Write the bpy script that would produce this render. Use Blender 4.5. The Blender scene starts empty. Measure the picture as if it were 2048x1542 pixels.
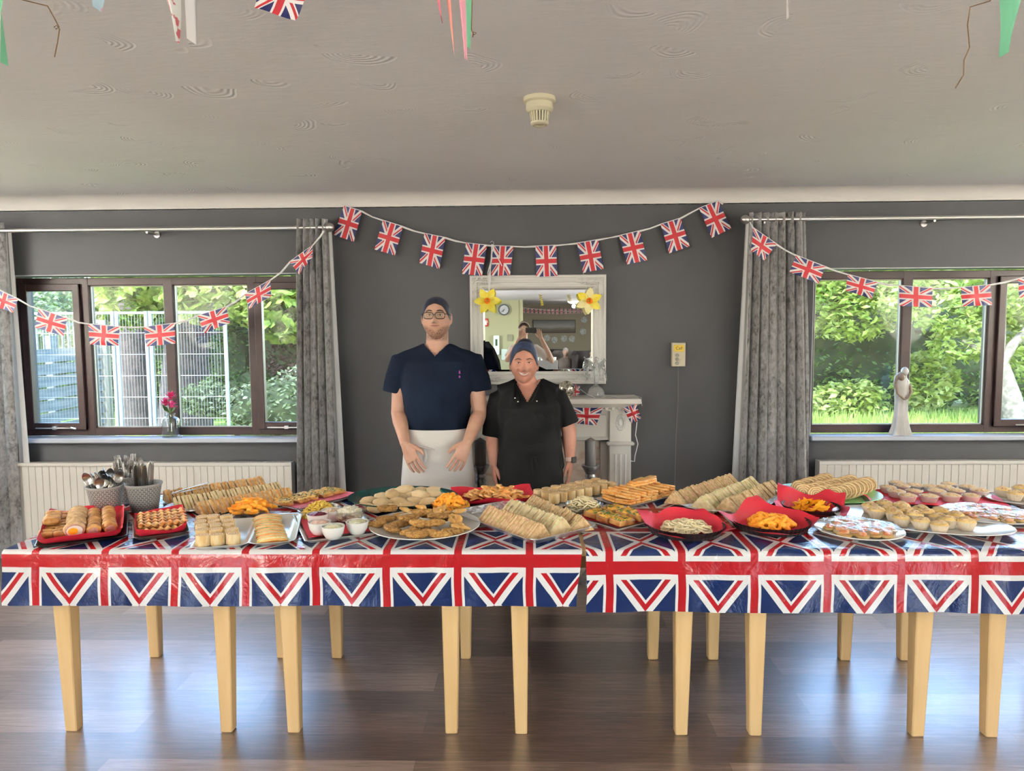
import bpy, bmesh, math, random
from mathutils import Vector, Matrix, Euler, noise
R = math.radians; PI = math.pi
rnd = random.Random(7)
S = bpy.context.scene; COL = S.collection
# ---------------------------------------------------------------- camera
F = 1450.0; IW, IH = 2048, 1542
cam = bpy.data.cameras.new('camera'); cam.sensor_width = 36; cam.lens = F/IW*36; cam.clip_start = .02
camo = bpy.data.objects.new('camera', cam); COL.objects.link(camo)
CAM = Vector((0, 0, 1.6))
RM = Matrix.Rotation(R(1.36), 3, 'Z') @ Matrix.Rotation(R(90-4.70), 3, 'X') @ Matrix.Rotation(R(-.40), 3, 'Z')
camo.matrix_world = Matrix.Translation(CAM) @ RM.to_4x4(); S.camera = camo
def P(px, py, Y=None, Z=None):
    d = RM @ Vector(((px-IW/2)/F, -(py-IH/2)/F, -1))
    t = (Y-CAM.y)/d.y if Y is not None else (Z-CAM.z)/d.z
    return CAM + d*t
# ---------------------------------------------------------------- world, sun, lamps, exposure
S.view_settings.view_transform = 'Standard'; S.view_settings.look = 'None'
S.view_settings.gamma = 1; S.view_settings.use_curve_mapping = False
S.view_settings.exposure = 0.25
W = bpy.data.worlds.new('sky'); S.world = W; W.use_nodes = True
bg = W.node_tree.nodes['Background']
_s = W.node_tree.nodes.new('ShaderNodeTexSky'); _s.sky_type = 'NISHITA'; _s.sun_disc = False
_s.sun_elevation = R(42); _s.sun_rotation = R(200); _s.air_density = 1.0; _s.dust_density = .3
W.node_tree.links.new(_s.outputs[0], bg.inputs[0]); bg.inputs[1].default_value = 2.5
sun = bpy.data.lights.new('sun', 'SUN'); sun.energy = 5; sun.angle = R(2); sun.color = (1, .94, .80)
so = bpy.data.objects.new('sun', sun); COL.objects.link(so); so.rotation_euler = (R(40), R(-18), R(-12))
def area(name, loc, rot, sx, sy, e, col, portal=False, shape='RECTANGLE', spread=180):
    l = bpy.data.lights.new(name, 'AREA'); l.shape = shape; l.size = sx; l.size_y = sy; l.energy = e; l.color = col; l.spread = R(spread)
    if portal: l.cycles.is_portal = True
    o = bpy.data.objects.new(name, l); COL.objects.link(o); o.location = loc; o.rotation_euler = rot
    return o
# back windows as portals of the sky
area('window_portal', (-2.53, 5.3, 1.39), (R(-90), 0, 0), 2.1, 1.15, 1, (1, 1, 1), True)
area('window_portal', (3.2, 5.3, 1.39), (R(-90), 0, 0), 2.5, 1.15, 1, (1, 1, 1), True)
# fill lamps added in unseen side-wall windows behind the photographer
area('side_fill_light', (-4.6, -5.5, 1.45), (0, R(-90), 0), 1.9, 3.2, 290, (.96, .98, 1))
area('side_fill_light', (5.2, -5.5, 1.45), (0, R(90), 0), 1.9, 3.2, 290, (.98, .99, 1))
CEIL = 2.5
LAMPS = [(-1.7, -.9), (1.9, -.9), (-3.0, -6.0), (1.25, -10.3)]  # last one shows in the mirror; the others are unseen, added for fill
for x, y in LAMPS:
    l = bpy.data.lights.new('ceiling_lamp_light', 'POINT'); l.energy = 12 if y > -3 else 9; l.color = (1, .95, .88); l.shadow_soft_size = .05
    o = bpy.data.objects.new('ceiling_lamp_light', l); COL.objects.link(o); o.location = (x, y, CEIL-.175)
UPL = [(-4.27, .6), (-4.27, 3.3), (4.87, .6), (4.87, 3.3), (-4.27, -2.6), (4.87, -2.6)]  # unseen uplighters on the side walls, added to brighten the ceiling
for x, y in UPL:
    area('added_uplight', (x+(.12 if x < 0 else -.12), y, 1.36), (R(180), R(-34 if x < 0 else 34), 0), .14, .22, 390 if y > -1 else 50, (1, .985, .985), spread=125)
# ---------------------------------------------------------------- materials
class E:
    """tiny expression wrapper over Math nodes"""
    def __init__(s, nt, k): s.nt = nt; s.k = k
    def op(s, o, *a):
        n = s.nt.nodes.new('ShaderNodeMath'); n.operation = o
        for i, q in enumerate((s,)+a):
            if isinstance(q, E): s.nt.links.new(q.k, n.inputs[i])
            else: n.inputs[i].default_value = q
        return E(s.nt, n.outputs[0])
    def __add__(s, b): return s.op('ADD', b)
    def __radd__(s, b): return s.op('ADD', b)
    def __sub__(s, b): return s.op('SUBTRACT', b)
    def __mul__(s, b): return s.op('MULTIPLY', b)
    def __rmul__(s, b): return s.op('MULTIPLY', b)
    def __truediv__(s, b): return s.op('DIVIDE', b)
    def __lt__(s, b): return s.op('LESS_THAN', b)
    def __gt__(s, b): return s.op('GREATER_THAN', b)
    def abs(s): return s.op('ABSOLUTE')
    def max(s, b): return s.op('MAXIMUM', b)
    def min(s, b): return s.op('MINIMUM', b)
def xyz(nt, sock):
    n = nt.nodes.new('ShaderNodeSeparateXYZ'); nt.links.new(sock, n.inputs[0])
    return [E(nt, n.outputs[i]) for i in range(3)]
def c4(c): return (c[0], c[1], c[2], 1)
def mixc(nt, f, a, b):
    n = nt.nodes.new('ShaderNodeMix'); n.data_type = 'RGBA'
    for i, q in ((0, f), (6, a), (7, b)):
        if isinstance(q, E): q = q.k
        if isinstance(q, (int, float)): n.inputs[i].default_value = q
        elif isinstance(q, tuple): n.inputs[i].default_value = c4(q)
        else: nt.links.new(q, n.inputs[i])
    return n.outputs[2]
def tc(nt, which='Object', scale=None, rot=None):
    t = nt.nodes.new('ShaderNodeTexCoord'); o = t.outputs[which]
    if scale is not None:
        m = nt.nodes.new('ShaderNodeMapping'); m.inputs['Scale'].default_value = scale if isinstance(scale, tuple) else (scale,)*3
        if rot: m.inputs['Rotation'].default_value = rot
        nt.links.new(o, m.inputs[0]); o = m.outputs[0]
    return o
def noi(nt, vec, scale, detail=3, rough=.5, dist=0):
    n = nt.nodes.new('ShaderNodeTexNoise'); n.inputs['Scale'].default_value = scale; n.inputs['Detail'].default_value = detail
    n.inputs['Roughness'].default_value = rough; n.inputs['Distortion'].default_value = dist
    nt.links.new(vec, n.inputs['Vector']); return n.outputs[0]
def ramp(nt, fac, stops):
    n = nt.nodes.new('ShaderNodeValToRGB'); e = n.color_ramp.elements
    while len(e) < len(stops): e.new(.5)
    for q, (p, c) in zip(e, stops): q.position = p; q.color = c4(c)
    nt.links.new(fac.k if isinstance(fac, E) else fac, n.inputs[0]); return n.outputs[0]
MATS = {}
def new(name):
    m = bpy.data.materials.new(name); m.use_nodes = True; MATS[name] = m
    return m, m.node_tree, m.node_tree.nodes['Principled BSDF']
def bump(nt, b, h, strength=.3, dist=.01, after=None):
    n = nt.nodes.new('ShaderNodeBump'); n.inputs['Strength'].default_value = strength; n.inputs['Distance'].default_value = dist
    nt.links.new(h.k if isinstance(h, E) else h, n.inputs['Height'])
    if after: nt.links.new(after, n.inputs['Normal'])
    nt.links.new(n.outputs[0], b.inputs['Normal']); return n.outputs[0]
def mat(name, col, rough=.5, metal=0, spec=.5, col2=None, ns=8, lo=.4, hi=.6, bs=0, bscale=None, bdist=.004, sss=0, coat=0, rv=0, stretch=None, trans=0, sheen=0, det=3, alpha=1):
    """plain principled with optional two-colour noise, bump and per-object value variation"""
    if name in MATS: return MATS[name]
    m, nt, b = new(name)
    b.inputs['Base Color'].default_value = c4(col); b.inputs['Roughness'].default_value = rough; b.inputs['Metallic'].default_value = metal
    b.inputs['Specular IOR Level'].default_value = spec; b.inputs['Coat Weight'].default_value = coat
    b.inputs['Transmission Weight'].default_value = trans; b.inputs['Sheen Weight'].default_value = sheen; b.inputs['Alpha'].default_value = alpha
    if sss: b.inputs['Subsurface Weight'].default_value = sss; b.inputs['Subsurface Scale'].default_value = .01; b.inputs['Subsurface Radius'].default_value = (1, .4, .25)
    o = tc(nt, 'Object', stretch if stretch else 1.0)
    ob = nt.nodes.new('ShaderNodeObjectInfo')
    v = nt.nodes.new('ShaderNodeVectorMath'); v.operation = 'MULTIPLY_ADD'; v.inputs[1].default_value = (1, 1, 1)
    nt.links.new(o, v.inputs[0])
    cb = nt.nodes.new('ShaderNodeCombineXYZ'); nt.links.new((E(nt, ob.outputs['Random'])*37.).k, cb.inputs[0]); nt.links.new(cb.outputs[0], v.inputs[2])
    o = v.outputs[0]
    out = None
    if col2:
        out = ramp(nt, noi(nt, o, ns, det), [(lo, col), (hi, col2)])
    if rv:
        h = nt.nodes.new('ShaderNodeHueSaturation'); nt.links.new((E(nt, ob.outputs['Random'])*(2*rv)+(1-rv)).k, h.inputs['Value'])
        if out: nt.links.new(out, h.inputs['Color'])
        else: h.inputs['Color'].default_value = c4(col)
        out = h.outputs[0]
    if out: nt.links.new(out, b.inputs['Base Color'])
    if bs: bump(nt, b, noi(nt, o, bscale or ns*3, 4), bs, bdist)
    return m
# ---------------------------------------------------------------- mesh builder
class MB:
    def __init__(s): s.v = []; s.f = []; s.m = []; s.uv = {}
    def add(s, vs, fs, mi=0, uvs=None, M=None):
        k = len(s.v)
        for i, p in enumerate(vs):
            p = Vector(p)
            s.v.append(M @ p if M is not None else p)
            if uvs: s.uv[k+i] = uvs[i]
        for f in fs: s.f.append([k+i for i in f]); s.m.append(mi)
        return s
    def box(s, x0, x1, y0, y1, z0, z1, mi=0, M=None):
        return s.add([(x, y, z) for z in (z0, z1) for y in (y0, y1) for x in (x0, x1)],
                     [(0, 2, 3, 1), (4, 5, 7, 6), (0, 1, 5, 4), (2, 6, 7, 3), (0, 4, 6, 2), (1, 3, 7, 5)], mi, M=M)
    def bbox(s, x0, x1, y0, y1, z0, z1, r=.004, mi=0, M=None):
        """box with chamfered edges in x and y and z (three nested rings)"""
        def ring(d, z): return [(x0+d, y0+r, z), (x0+r, y0+d, z), (x1-r, y0+d, z), (x1-d, y0+r, z), (x1-d, y1-r, z), (x1-r, y1-d, z), (x0+r, y1-d, z), (x0+d, y1-r, z)] 
        rings = [ring(r*.9, z0), ring(0, z0+r), ring(0, z1-r), ring(r*.9, z1)]
        return s.rings(rings, mi, M=M)
    def rings(s, rings, mi=0, closed=True, cap=True, M=None, cyc=False):
        n = len(rings[0]); vs = [p for r in rings for p in r]; fs = []
        m = len(rings)
        for i in range(m if cyc else m-1):
            for j in range(n if closed else n-1):
                a = i*n+j; b = i*n+(j+1) % n; c = ((i+1) % m)*n+(j+1) % n; d = ((i+1) % m)*n+j
                fs.append((a, b, c, d))
        if cap and closed and not cyc:
            fs.append(tuple(reversed(range(n)))); fs.append(tuple(range((m-1)*n, m*n)))
        return s.add(vs, fs, mi, M=M)
    def lathe(s, prof, n=24, c=(0, 0, 0), sx=1, sy=1, mi=0, M=None, flute=0, nf=0, cap=True):
        rs = []
        for r, z in prof:
            rs.append([(c[0]+sx*r*(1+(flute*math.cos(nf*2*PI*j/n) if nf else 0))*math.cos(2*PI*j/n), c[1]+sy*r*(1+(flute*math.cos(nf*2*PI*j/n) if nf else 0))*math.sin(2*PI*j/n), c[2]+z) for j in range(n)])
        return s.rings(rs, mi, M=M, cap=cap)
    def tube(s, pts, rad, n=8, mi=0, M=None, flat=1.0, up=None, cap=True):
        pts = [Vector(p) for p in pts]; rs = []
        if not hasattr(rad, '__len__'): rad = [rad]*len(pts)
        prev = None
        for i, p in enumerate(pts):
            t = (pts[min(i+1, len(pts)-1)]-pts[max(i-1, 0)]).normalized()
            if prev is None:
                u = Vector(up) if up else (Vector((0, 0, 1)) if abs(t.z) < .9 else Vector((0, 1, 0)))
            else: u = prev
            a = t.cross(u).normalized(); u = a.cross(t).normalized(); prev = u
            rs.append([p+(a*math.cos(2*PI*j/n)+u*flat*math.sin(2*PI*j/n))*rad[i] for j in range(n)])
        return s.rings(rs, mi, M=M, cap=cap)
    def grid(s, nu, nv, fn, mi=0, uv=None, M=None, flip=False):
        vs = []; us = []
        for j in range(nv+1):
            for i in range(nu+1):
                vs.append(fn(i/nu, j/nv)); us.append(uv(i/nu, j/nv) if uv else (i/nu, j/nv))
        w = nu+1; fs = []
        for j in range(nv):
            for i in range(nu):
                q = (j*w+i, j*w+i+1, (j+1)*w+i+1, (j+1)*w+i); fs.append(q[::-1] if flip else q)
        return s.add(vs, fs, mi, us, M)
    def blob(s, c, r, nu=12, nv=8, amp=0, fr=1, seed=0, mi=0, M=None, pw=1):
        rs = []; c = Vector(c)
        for i in range(nv+1):
            th = PI*i/nv; ring = []
            th = min(max(th, .03), PI-.03)
            for j in range(nu):
                ph = 2*PI*j/nu
                d = Vector((math.sin(th)*math.cos(ph), math.sin(th)*math.sin(ph), -math.cos(th)))
                if pw != 1: d = Vector([math.copysign(abs(q)**pw, q) for q in d])
                k = 1+amp*noise.noise(d*fr+Vector((seed*7.3, seed*1.7, 0))) if amp else 1
                ring.append(c+Vector((d.x*r[0], d.y*r[1], d.z*r[2]))*k)
            rs.append(ring)
        return s.rings(rs, mi, M=M)
    def prism(s, pts, h0, h1, mi=0, M=None, axis='z'):
        n = len(pts)
        def q(p, h): return (p[0], p[1], h) if axis == 'z' else ((p[0], h, p[1]) if axis == 'y' else (h, p[0], p[1]))
        return s.rings([[q(p, h0) for p in pts], [q(p, h1) for p in pts]], mi, M=M)
    def build(s, name, mats, parent=None, smooth=True, loc=None, rot=None, ang=40, fix=True):
        me = bpy.data.meshes.new(name)
        me.from_pydata([tuple(p) for p in s.v], [], s.f)
        if not isinstance(mats, (list, tuple)): mats = [mats]
        for m in mats: me.materials.append(m)
        me.polygons.foreach_set('material_index', s.m)
        if s.uv:
            u = me.uv_layers.new(name='UVMap')
            for l in me.loops:
                if l.vertex_index in s.uv: u.data[l.index].uv = s.uv[l.vertex_index]
        if fix:
            bm = bmesh.new(); bm.from_mesh(me); bmesh.ops.recalc_face_normals(bm, faces=bm.faces); bm.to_mesh(me); bm.free()
        if smooth: me.shade_smooth(); me.set_sharp_from_angle(angle=R(ang))
        me.update()
        o = bpy.data.objects.new(name, me); COL.objects.link(o)
        if parent: o.parent = parent
        if loc is not None: o.location = loc
        if rot is not None: o.rotation_euler = rot
        return o
def tag(o, label, cat, group=None, kind=None):
    o['label'] = label; o['category'] = cat
    if group: o['group'] = group
    if kind: o['kind'] = kind
    return o
def thing(name, label, cat, loc=(0, 0, 0), rot=(0, 0, 0), group=None):
    o = bpy.data.objects.new(name, None); COL.objects.link(o); o.location = loc; o.rotation_euler = rot
    o.empty_display_size = .05
    return tag(o, label, cat, group)
def struct(o): o['kind'] = 'structure'; return o
KIDS = {}
def kids(o):
    return [c for c in bpy.data.objects if c.parent == o]
def dup(root, loc, rot, label=None, group=None, scale=None, ks=None):
    r = root.copy(); COL.objects.link(r); r.location = loc; r.rotation_euler = rot
    if scale: r.scale = scale if isinstance(scale, tuple) else (scale,)*3
    if label: r['label'] = label
    if group: r['group'] = group
    if root.name not in KIDS: KIDS[root.name] = [(c, kids(c)) for c in kids(root)]
    for c0, gs in KIDS[root.name]:
        c = c0.copy(); COL.objects.link(c); c.parent = r
        for g0 in gs: g = g0.copy(); COL.objects.link(g); g.parent = c
    return r
ORD = 'first second third fourth fifth sixth seventh eighth ninth tenth eleventh twelfth thirteenth fourteenth fifteenth sixteenth seventeenth eighteenth nineteenth twentieth'.split()
def nth(i, n, a='left', b='right'):
    if i == 0: return 'at the %s end' % a
    if i == n-1: return 'at the %s end' % b
    if i < n/2: return '%s from the %s' % (ORD[i], a)
    return '%s from the %s' % (ORD[n-1-i], b)
class Proto:
    """first use moves the built thing itself, later uses copy it"""
    def __init__(s, o): s.o = o; s.used = False
    def put(s, loc, rot, label, group, scale=None):
        if not s.used:
            s.used = True; kk = kids(s.o); KIDS[s.o.name] = [(c, kids(c)) for c in kk]
            s.o.location = loc; s.o.rotation_euler = rot; s.o['label'] = label; s.o['group'] = group
            if scale: s.o.scale = scale if isinstance(scale, tuple) else (scale,)*3
            return s.o
        return dup(s.o, loc, rot, label, group, scale if scale else (1, 1, 1))
# ================================================================ ROOM
def m_floor():
    m, nt, b = new('vinyl_plank_floor')
    v = tc(nt, 'Object')
    br = nt.nodes.new('ShaderNodeTexBrick'); nt.links.new(v, br.inputs[0])
    br.offset = .37; br.offset_frequency = 2
    br.inputs['Scale'].default_value = 1; br.inputs['Brick Width'].default_value = 1.15; br.inputs['Row Height'].default_value = .17
    br.inputs['Mortar Size'].default_value = .0012; br.inputs['Mortar Smooth'].default_value = .3
    br.inputs['Color1'].default_value = (.0, .0, .0, 1); br.inputs['Color2'].default_value = (1, 1, 1, 1); br.inputs['Mortar'].default_value = (.4, .4, .4, 1)
    g = tc(nt, 'Object', (1.4, 26, 1)); n1 = noi(nt, g, 3.2, 8, .65, .5)
    g2 = tc(nt, 'Object', (5, 120, 1)); n2 = noi(nt, g2, 2, 4, .6)
    f = E(nt, n1)*.55+E(nt, n2)*.22+E(nt, br.outputs[0])*.23
    c = ramp(nt, f, [(.36, (.070, .043, .034)), (.5, (.165, .107, .085)), (.64, (.33, .235, .195))])
    c = mixc(nt, E(nt, br.outputs['Fac'])*.6, c, (.03, .02, .016))
    nt.links.new(c, b.inputs['Base Color'])
    b.inputs['Specular IOR Level'].default_value = .9; b.inputs['IOR'].default_value = 1.7; b.inputs['Coat Weight'].default_value = 1; b.inputs['Coat IOR'].default_value = 1.65; b.inputs['Coat Roughness'].default_value = .27
    nt.links.new((E(nt, n2)*.12+.34).k, b.inputs['Roughness'])
    n3 = noi(nt, tc(nt, 'Object', (1, 1.6, 1)), 55, 3, .6)
    bump(nt, b, E(nt, n3)*.8+E(nt, n2)*.35-E(nt, br.outputs['Fac'])*.4, .22, .004)
    return m
def m_ceiling():
    m, nt, b = new('swirled_plaster')
    o = tc(nt, 'Object', (1, 1.0, 1))
    wn = nt.nodes.new('ShaderNodeVectorMath'); wn.operation = 'ADD'; nt.links.new(o, wn.inputs[0])
    n = nt.nodes.new('ShaderNodeTexNoise'); n.inputs['Scale'].default_value = 2; nt.links.new(o, n.inputs['Vector'])
    sc = nt.nodes.new('ShaderNodeVectorMath'); sc.operation = 'SCALE'; sc.inputs['Scale'].default_value = .25; nt.links.new(n.outputs['Color'], sc.inputs[0])
    nt.links.new(sc.outputs[0], wn.inputs[1])
    vo = nt.nodes.new('ShaderNodeTexVoronoi'); vo.inputs['Scale'].default_value = 3.4; nt.links.new(wn.outputs[0], vo.inputs['Vector'])
    d = E(nt, vo.outputs['Distance'])
    cx = E(nt, vo.outputs['Color'])
    sb = nt.nodes.new('ShaderNodeVectorMath'); sb.operation = 'SUBTRACT'; nt.links.new(wn.outputs[0], sb.inputs[0]); nt.links.new(vo.outputs['Position'], sb.inputs[1])
    q = xyz(nt, sb.outputs[0]); cc = xyz(nt, vo.outputs['Color'])
    side = (q[0]*(cc[0]-.5)+q[1]*(cc[1]-.35))
    h = ((d*110.).op('SINE')*.5+.5)*(side > .006)*(d < .36)
    # only part of each swirl shows, fading where the trowel left the plaster
    msk = ramp(nt, noi(nt, o, 3.1, 2), [(.38, (0, 0, 0)), (.58, (1, 1, 1))])
    hh = h*E(nt, msk)
    n2 = noi(nt, tc(nt, 'Object', (1, 3, 1)), 9, 5, .6)
    n3 = noi(nt, tc(nt, 'Object'), 1.1, 3)
    c = ramp(nt, n3, [(.35, (.74, .73, .735)), (.65, (.79, .78, .785))])
    nt.links.new(c, b.inputs['Base Color']); b.inputs['Roughness'].default_value = .75; b.inputs['Specular IOR Level'].default_value = .25
    bump(nt, b, hh*.9+E(nt, n2)*.5, .55, .008)
    return m
M_WALL = mat('dark_grey_emulsion', (.060, .061, .066), .7, spec=.25, col2=(.066, .067, .072), ns=1.5, bs=.08, bscale=220, bdist=.002)
M_CREAM = mat('cream_wall_paint', (.70, .67, .56), .7, spec=.2, bs=.05, bscale=200)
M_MUSH = mat('mushroom_wall_paint', (.30, .26, .20), .7, spec=.2)
M_WHITE = mat('white_gloss_paint', (.72, .70, .68), .35)
M_COVE = mat('cove_white_paint', (.70, .67, .64), .6)
M_BROWN = mat('mahogany_window_frame', (.020, .009, .009), .45, spec=.3, col2=(.030, .013, .013), ns=3, stretch=(1, 1, 8), lo=.3, hi=.7)
M_REVEAL = mat('pale_reveal_paint', (.48, .50, .52), .6)
M_SILLW = mat('window_sill_paint', (.50, .53, .60), .35)
XL, XR, YB, YR = -4.35, 4.95, 5.0, -13.0
fl = MB().box(XL-.2, XR+.2, YR-.2, YB+.3, -.1, 0).build('floor', m_floor(), smooth=False); struct(fl)
ce = MB().grid(4, 8, lambda u, v: (XL-.2+(XR-XL+.4)*u, YR-.2+(YB-YR+.5)*v, CEIL)).build('ceiling', m_ceiling(), smooth=False, fix=False)
mm = MB().box(XL-.2, XR+.2, YR-.2, YB+.3, CEIL, CEIL+.12).build('ceiling', MATS['swirled_plaster'], smooth=False)
bpy.data.objects.remove(ce); struct(mm); mm.name = 'ceiling'
def wall_y(name, y0, y1, x0, x1, holes, m, m2=None, z0=0, z1=CEIL):
    b = MB(); xs = x0
    for (hx0, hx1, hz0, hz1) in holes:
        b.box(xs, hx0, y0, y1, z0, z1); b.box(hx0, hx1, y0, y1, z0, hz0); b.box(hx0, hx1, y0, y1, hz1, z1); xs = hx1
    b.box(xs, x1, y0, y1, z0, z1)
    return struct(b.build(name, m, smooth=False))
def wall_x(name, xx0, xx1, y0, y1, holes, m):
    b = MB(); ys = y0
    for (h0, h1, hz0, hz1) in holes:
        b.box(xx0, xx1, ys, h0, 0, CEIL); b.box(xx0, xx1, h0, h1, 0, hz0); b.box(xx0, xx1, h0, h1, hz1, CEIL); ys = h1
    b.box(xx0, xx1, ys, y1, 0, CEIL)
    return struct(b.build(name, m, smooth=False))
WZ0, WZ1 = .80, 1.975
LW = (-3.64, -1.46); RW = (1.93, 4.45)
wall_y('wall_back', YB, YB+.28, XL-.2, XR+.2, [(LW[0], LW[1], WZ0, WZ1), (RW[0], RW[1], WZ0, WZ1)], M_WALL)
wall_x('wall_left', XL-.2, XL, YR-.2, YB, [(-7.1, -3.9, .5, 2.4)], M_CREAM)
wall_x('wall_right', XR, XR+.2, YR-.2, YB, [(-7.1, -3.9, .5, 2.4)], M_CREAM)
wall_y('wall_rear', YR-.2, YR, XL-.2, XR+.2, [], M_MUSH)
# cream partition seen in the mirror
struct(MB().box(XL, -.24, -10.2, -10, 0, CEIL).box(-.24, -.16, -10.24, -9.97, 0, CEIL).build('wall_partition', mat('cream_partition_paint', (.36, .36, .22), .7), smooth=False))
# cove
prof = [(0, -.09)] + [(.10-.10*math.cos(t*PI/2)+.0, -.085+.085*math.sin(t*PI/2)) for t in [i/6 for i in range(7)]]
def cove(name, a, b_, nrm):
    b = MB(); rs = []
    for p in (a, b_):
        rs.append([(p[0]+nrm[0]*q[0], p[1]+nrm[1]*q[0], CEIL+q[1]-.0) for q in prof]+[(p[0], p[1], CEIL)])
    b.rings(rs); return struct(b.build(name, M_COVE))
cove('trim_1', (XL, YB), (XR, YB), (0, -1)); cove('trim_2', (XL, YR), (XL, YB), (1, 0)); cove('trim_3', (XR, YR), (XR, YB), (-1, 0))
struct(MB().box(XL, XR, YB-.018, YB, 0, .12).build('baseboard_back', M_WHITE))
# glass with faint reflection, see-through for light as real panes are
def m_glass(name, tint=(1, 1, 1), base=.0):
    m, nt, b = new(name); nt.nodes.remove(b)
    t = nt.nodes.new('ShaderNodeBsdfTransparent'); t.inputs[0].default_value = c4(tint)
    g = nt.nodes.new('ShaderNodeBsdfGlossy'); g.inputs['Roughness'].default_value = .02
    fr = nt.nodes.new('ShaderNodeLayerWeight'); fr.inputs[0].default_value = .5   # facing term, the same for both sides of a thin pane
    fq = E(nt, fr.outputs['Facing']).op('POWER', 5.)*.9+.035
    mx = nt.nodes.new('ShaderNodeMixShader'); nt.links.new((fq*1.2+base).k, mx.inputs[0])
    nt.links.new(t.outputs[0], mx.inputs[1]); nt.links.new(g.outputs[0], mx.inputs[2]); nt.links.new(mx.outputs[0], nt.nodes['Material Output'].inputs[0])
    return m
M_GLASS = m_glass('window_glass', (.97, .99, .98))
M_STEEL = mat('brushed_steel', (.62, .60, .58), .28, metal=1)
M_CHROME = mat('chrome', (.8, .8, .8), .12, metal=1)
M_BLACK = mat('black_plastic', (.02, .02, .02), .4)
YW = YB+.13
def window(name, x0, x1, mull, case):
    """brown timber window: outer frame, mullions, opening casements, glass"""
    z0, z1 = WZ0+.035, WZ1-.015; b = MB(); w = .055
    b.bbox(x0, x1, YW-.03, YW+.04, z0, z0+w); b.bbox(x0, x1, YW-.03, YW+.04, z1-w, z1)
    b.bbox(x0, x0+w, YW-.031, YW+.04, z0, z1); b.bbox(x1-w, x1, YW-.031, YW+.04, z0, z1)
    for mx in mull: b.bbox(mx-.034, mx+.034, YW-.032, YW+.04, z0, z1)
    fr = b.build(name, M_BROWN, ang=30); struct(fr)
    edges = [x0+w]+[q for mx in mull for q in (mx-.034, mx+.034)]+[x1-w]
    for i in range(0, len(edges), 2):
        a, c = edges[i], edges[i+1]
        if i//2 in case:
            k = .05; q = MB(); za, zc = z0+w-.012, z1-w+.012; a2, c2 = a-.012, c+.012
            q.bbox(a2, c2, YW-.055, YW-.005, za, za+k).bbox(a2, c2, YW-.055, YW-.005, zc-k, zc).bbox(a2, a2+k, YW-.056, YW-.004, za, zc).bbox(c2-k, c2, YW-.056, YW-.004, za, zc)
            q.build('casement', M_BROWN, fr, ang=30)
            h = MB(); cx = (a+c)/2
            h.bbox(cx-.14, cx+.14, YW-.085, YW-.075, za+.012, za+.022, .003).bbox(cx-.02, cx+.01, YW-.08, YW-.05, za+.005, za+.03, .003).tube([(cx+.12, YW-.08, za+.02), (cx+.16, YW-.085, za+.012)], .007)
            h.build('window_stay', M_STEEL, fr)
            MB().box(a2+k-.005, c2-k+.005, YW-.034, YW-.028, za+k-.005, zc-k+.005).build('pane', M_GLASS, fr, smooth=False)
        else:
            MB().box(a-.003, c+.003, YW+.002, YW+.008, z0+w-.003, z1-w+.003).build('pane', M_GLASS, fr, smooth=False)
            # thin pale sealing bead round the fixed pane
            q = MB(); t = .008
            for (xa, xb, zz0, zz1) in ((a, c, z0+w, z0+w+t), (a, c, z1-w-t, z1-w), (a, a+t, z0+w, z1-w), (c-t, c, z0+w, z1-w)): q.box(xa, xb, YW-.012, YW+.001, zz0, zz1)
            q.build('glazing_bead', mat('pale_glazing_bead', (.35, .33, .27), .5), fr, smooth=False)
    return fr
def X5(px, Y=YW): return P(px, 700, Y=Y).x
window('window_1', LW[0], LW[1], [X5(179), X5(345), X5(511)], (0, 3))
window('window_2', RW[0], RW[1], [X5(1807), X5(1978), X5(2150)], (2,))
for i, w_ in enumerate((LW, RW)):
    struct(MB().bbox(w_[0]+.0, w_[1]-.0, YB-.04, YW-.03, WZ0, WZ0+.032, .006).build('trim_%d' % (4+i), M_SILLW))
    struct(MB().box(w_[0], w_[0]+.006, YB+.001, YW-.03, WZ0+.03, WZ1).box(w_[1]-.006, w_[1], YB+.001, YW-.03, WZ0+.03, WZ1).box(w_[0], w_[1], YB+.001, YW-.03, WZ1-.006, WZ1).build('trim_%d' % (6+i), M_REVEAL, smooth=False))
# unseen side windows, added to house the fill lamps behind the photographer
for i, xw in enumerate((XL-.1, XR+.1)):
    b = MB()
    for yy in (-7.07, -6.0, -4.95, -3.93): b.box(xw-.04, xw+.04, yy-.035, yy+.035, .5, 2.4)
    b.box(xw-.04, xw+.04, -7.1, -3.9, .5, .56).box(xw-.04, xw+.04, -7.1, -3.9, 2.34, 2.4)
    struct(b.build('window_%d' % (3+i), M_BROWN, smooth=False))
# ceiling lamps: the one over the armchairs, and three unseen ones added for light
for i, (x, y) in enumerate(LAMPS):
    t = thing('ceiling_lamp', 'round flush ceiling lamp with white glass bowl, %s' % ['left one just behind the photographer', 'right one just behind the photographer', 'in the middle of the far lounge', 'over the far armchairs'][i], 'ceiling lamp', (x, y, CEIL), group='round ceiling lamps')
    MB().lathe([(0.001, 0), (.19, 0), (.19, -.03), (.175, -.035), (.001, -.035)], 32).build('lamp_base', M_WHITE, t)
    me, nt, bb = (new('lit_lamp_glass') if 'lit_lamp_glass' not in MATS else (None, None, None))
    if me:
        bb.inputs['Base Color'].default_value = (1, .95, .85, 1); bb.inputs['Emission Color'].default_value = (1, .88, .7, 1); bb.inputs['Emission Strength'].default_value = 2.2
    MB().lathe([(0.175, -.034), (.17, -.06), (.13, -.09), (.06, -.108), (.001, -.112)], 32, cap=False).build('lamp_bowl', MATS['lit_lamp_glass'], t)
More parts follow.
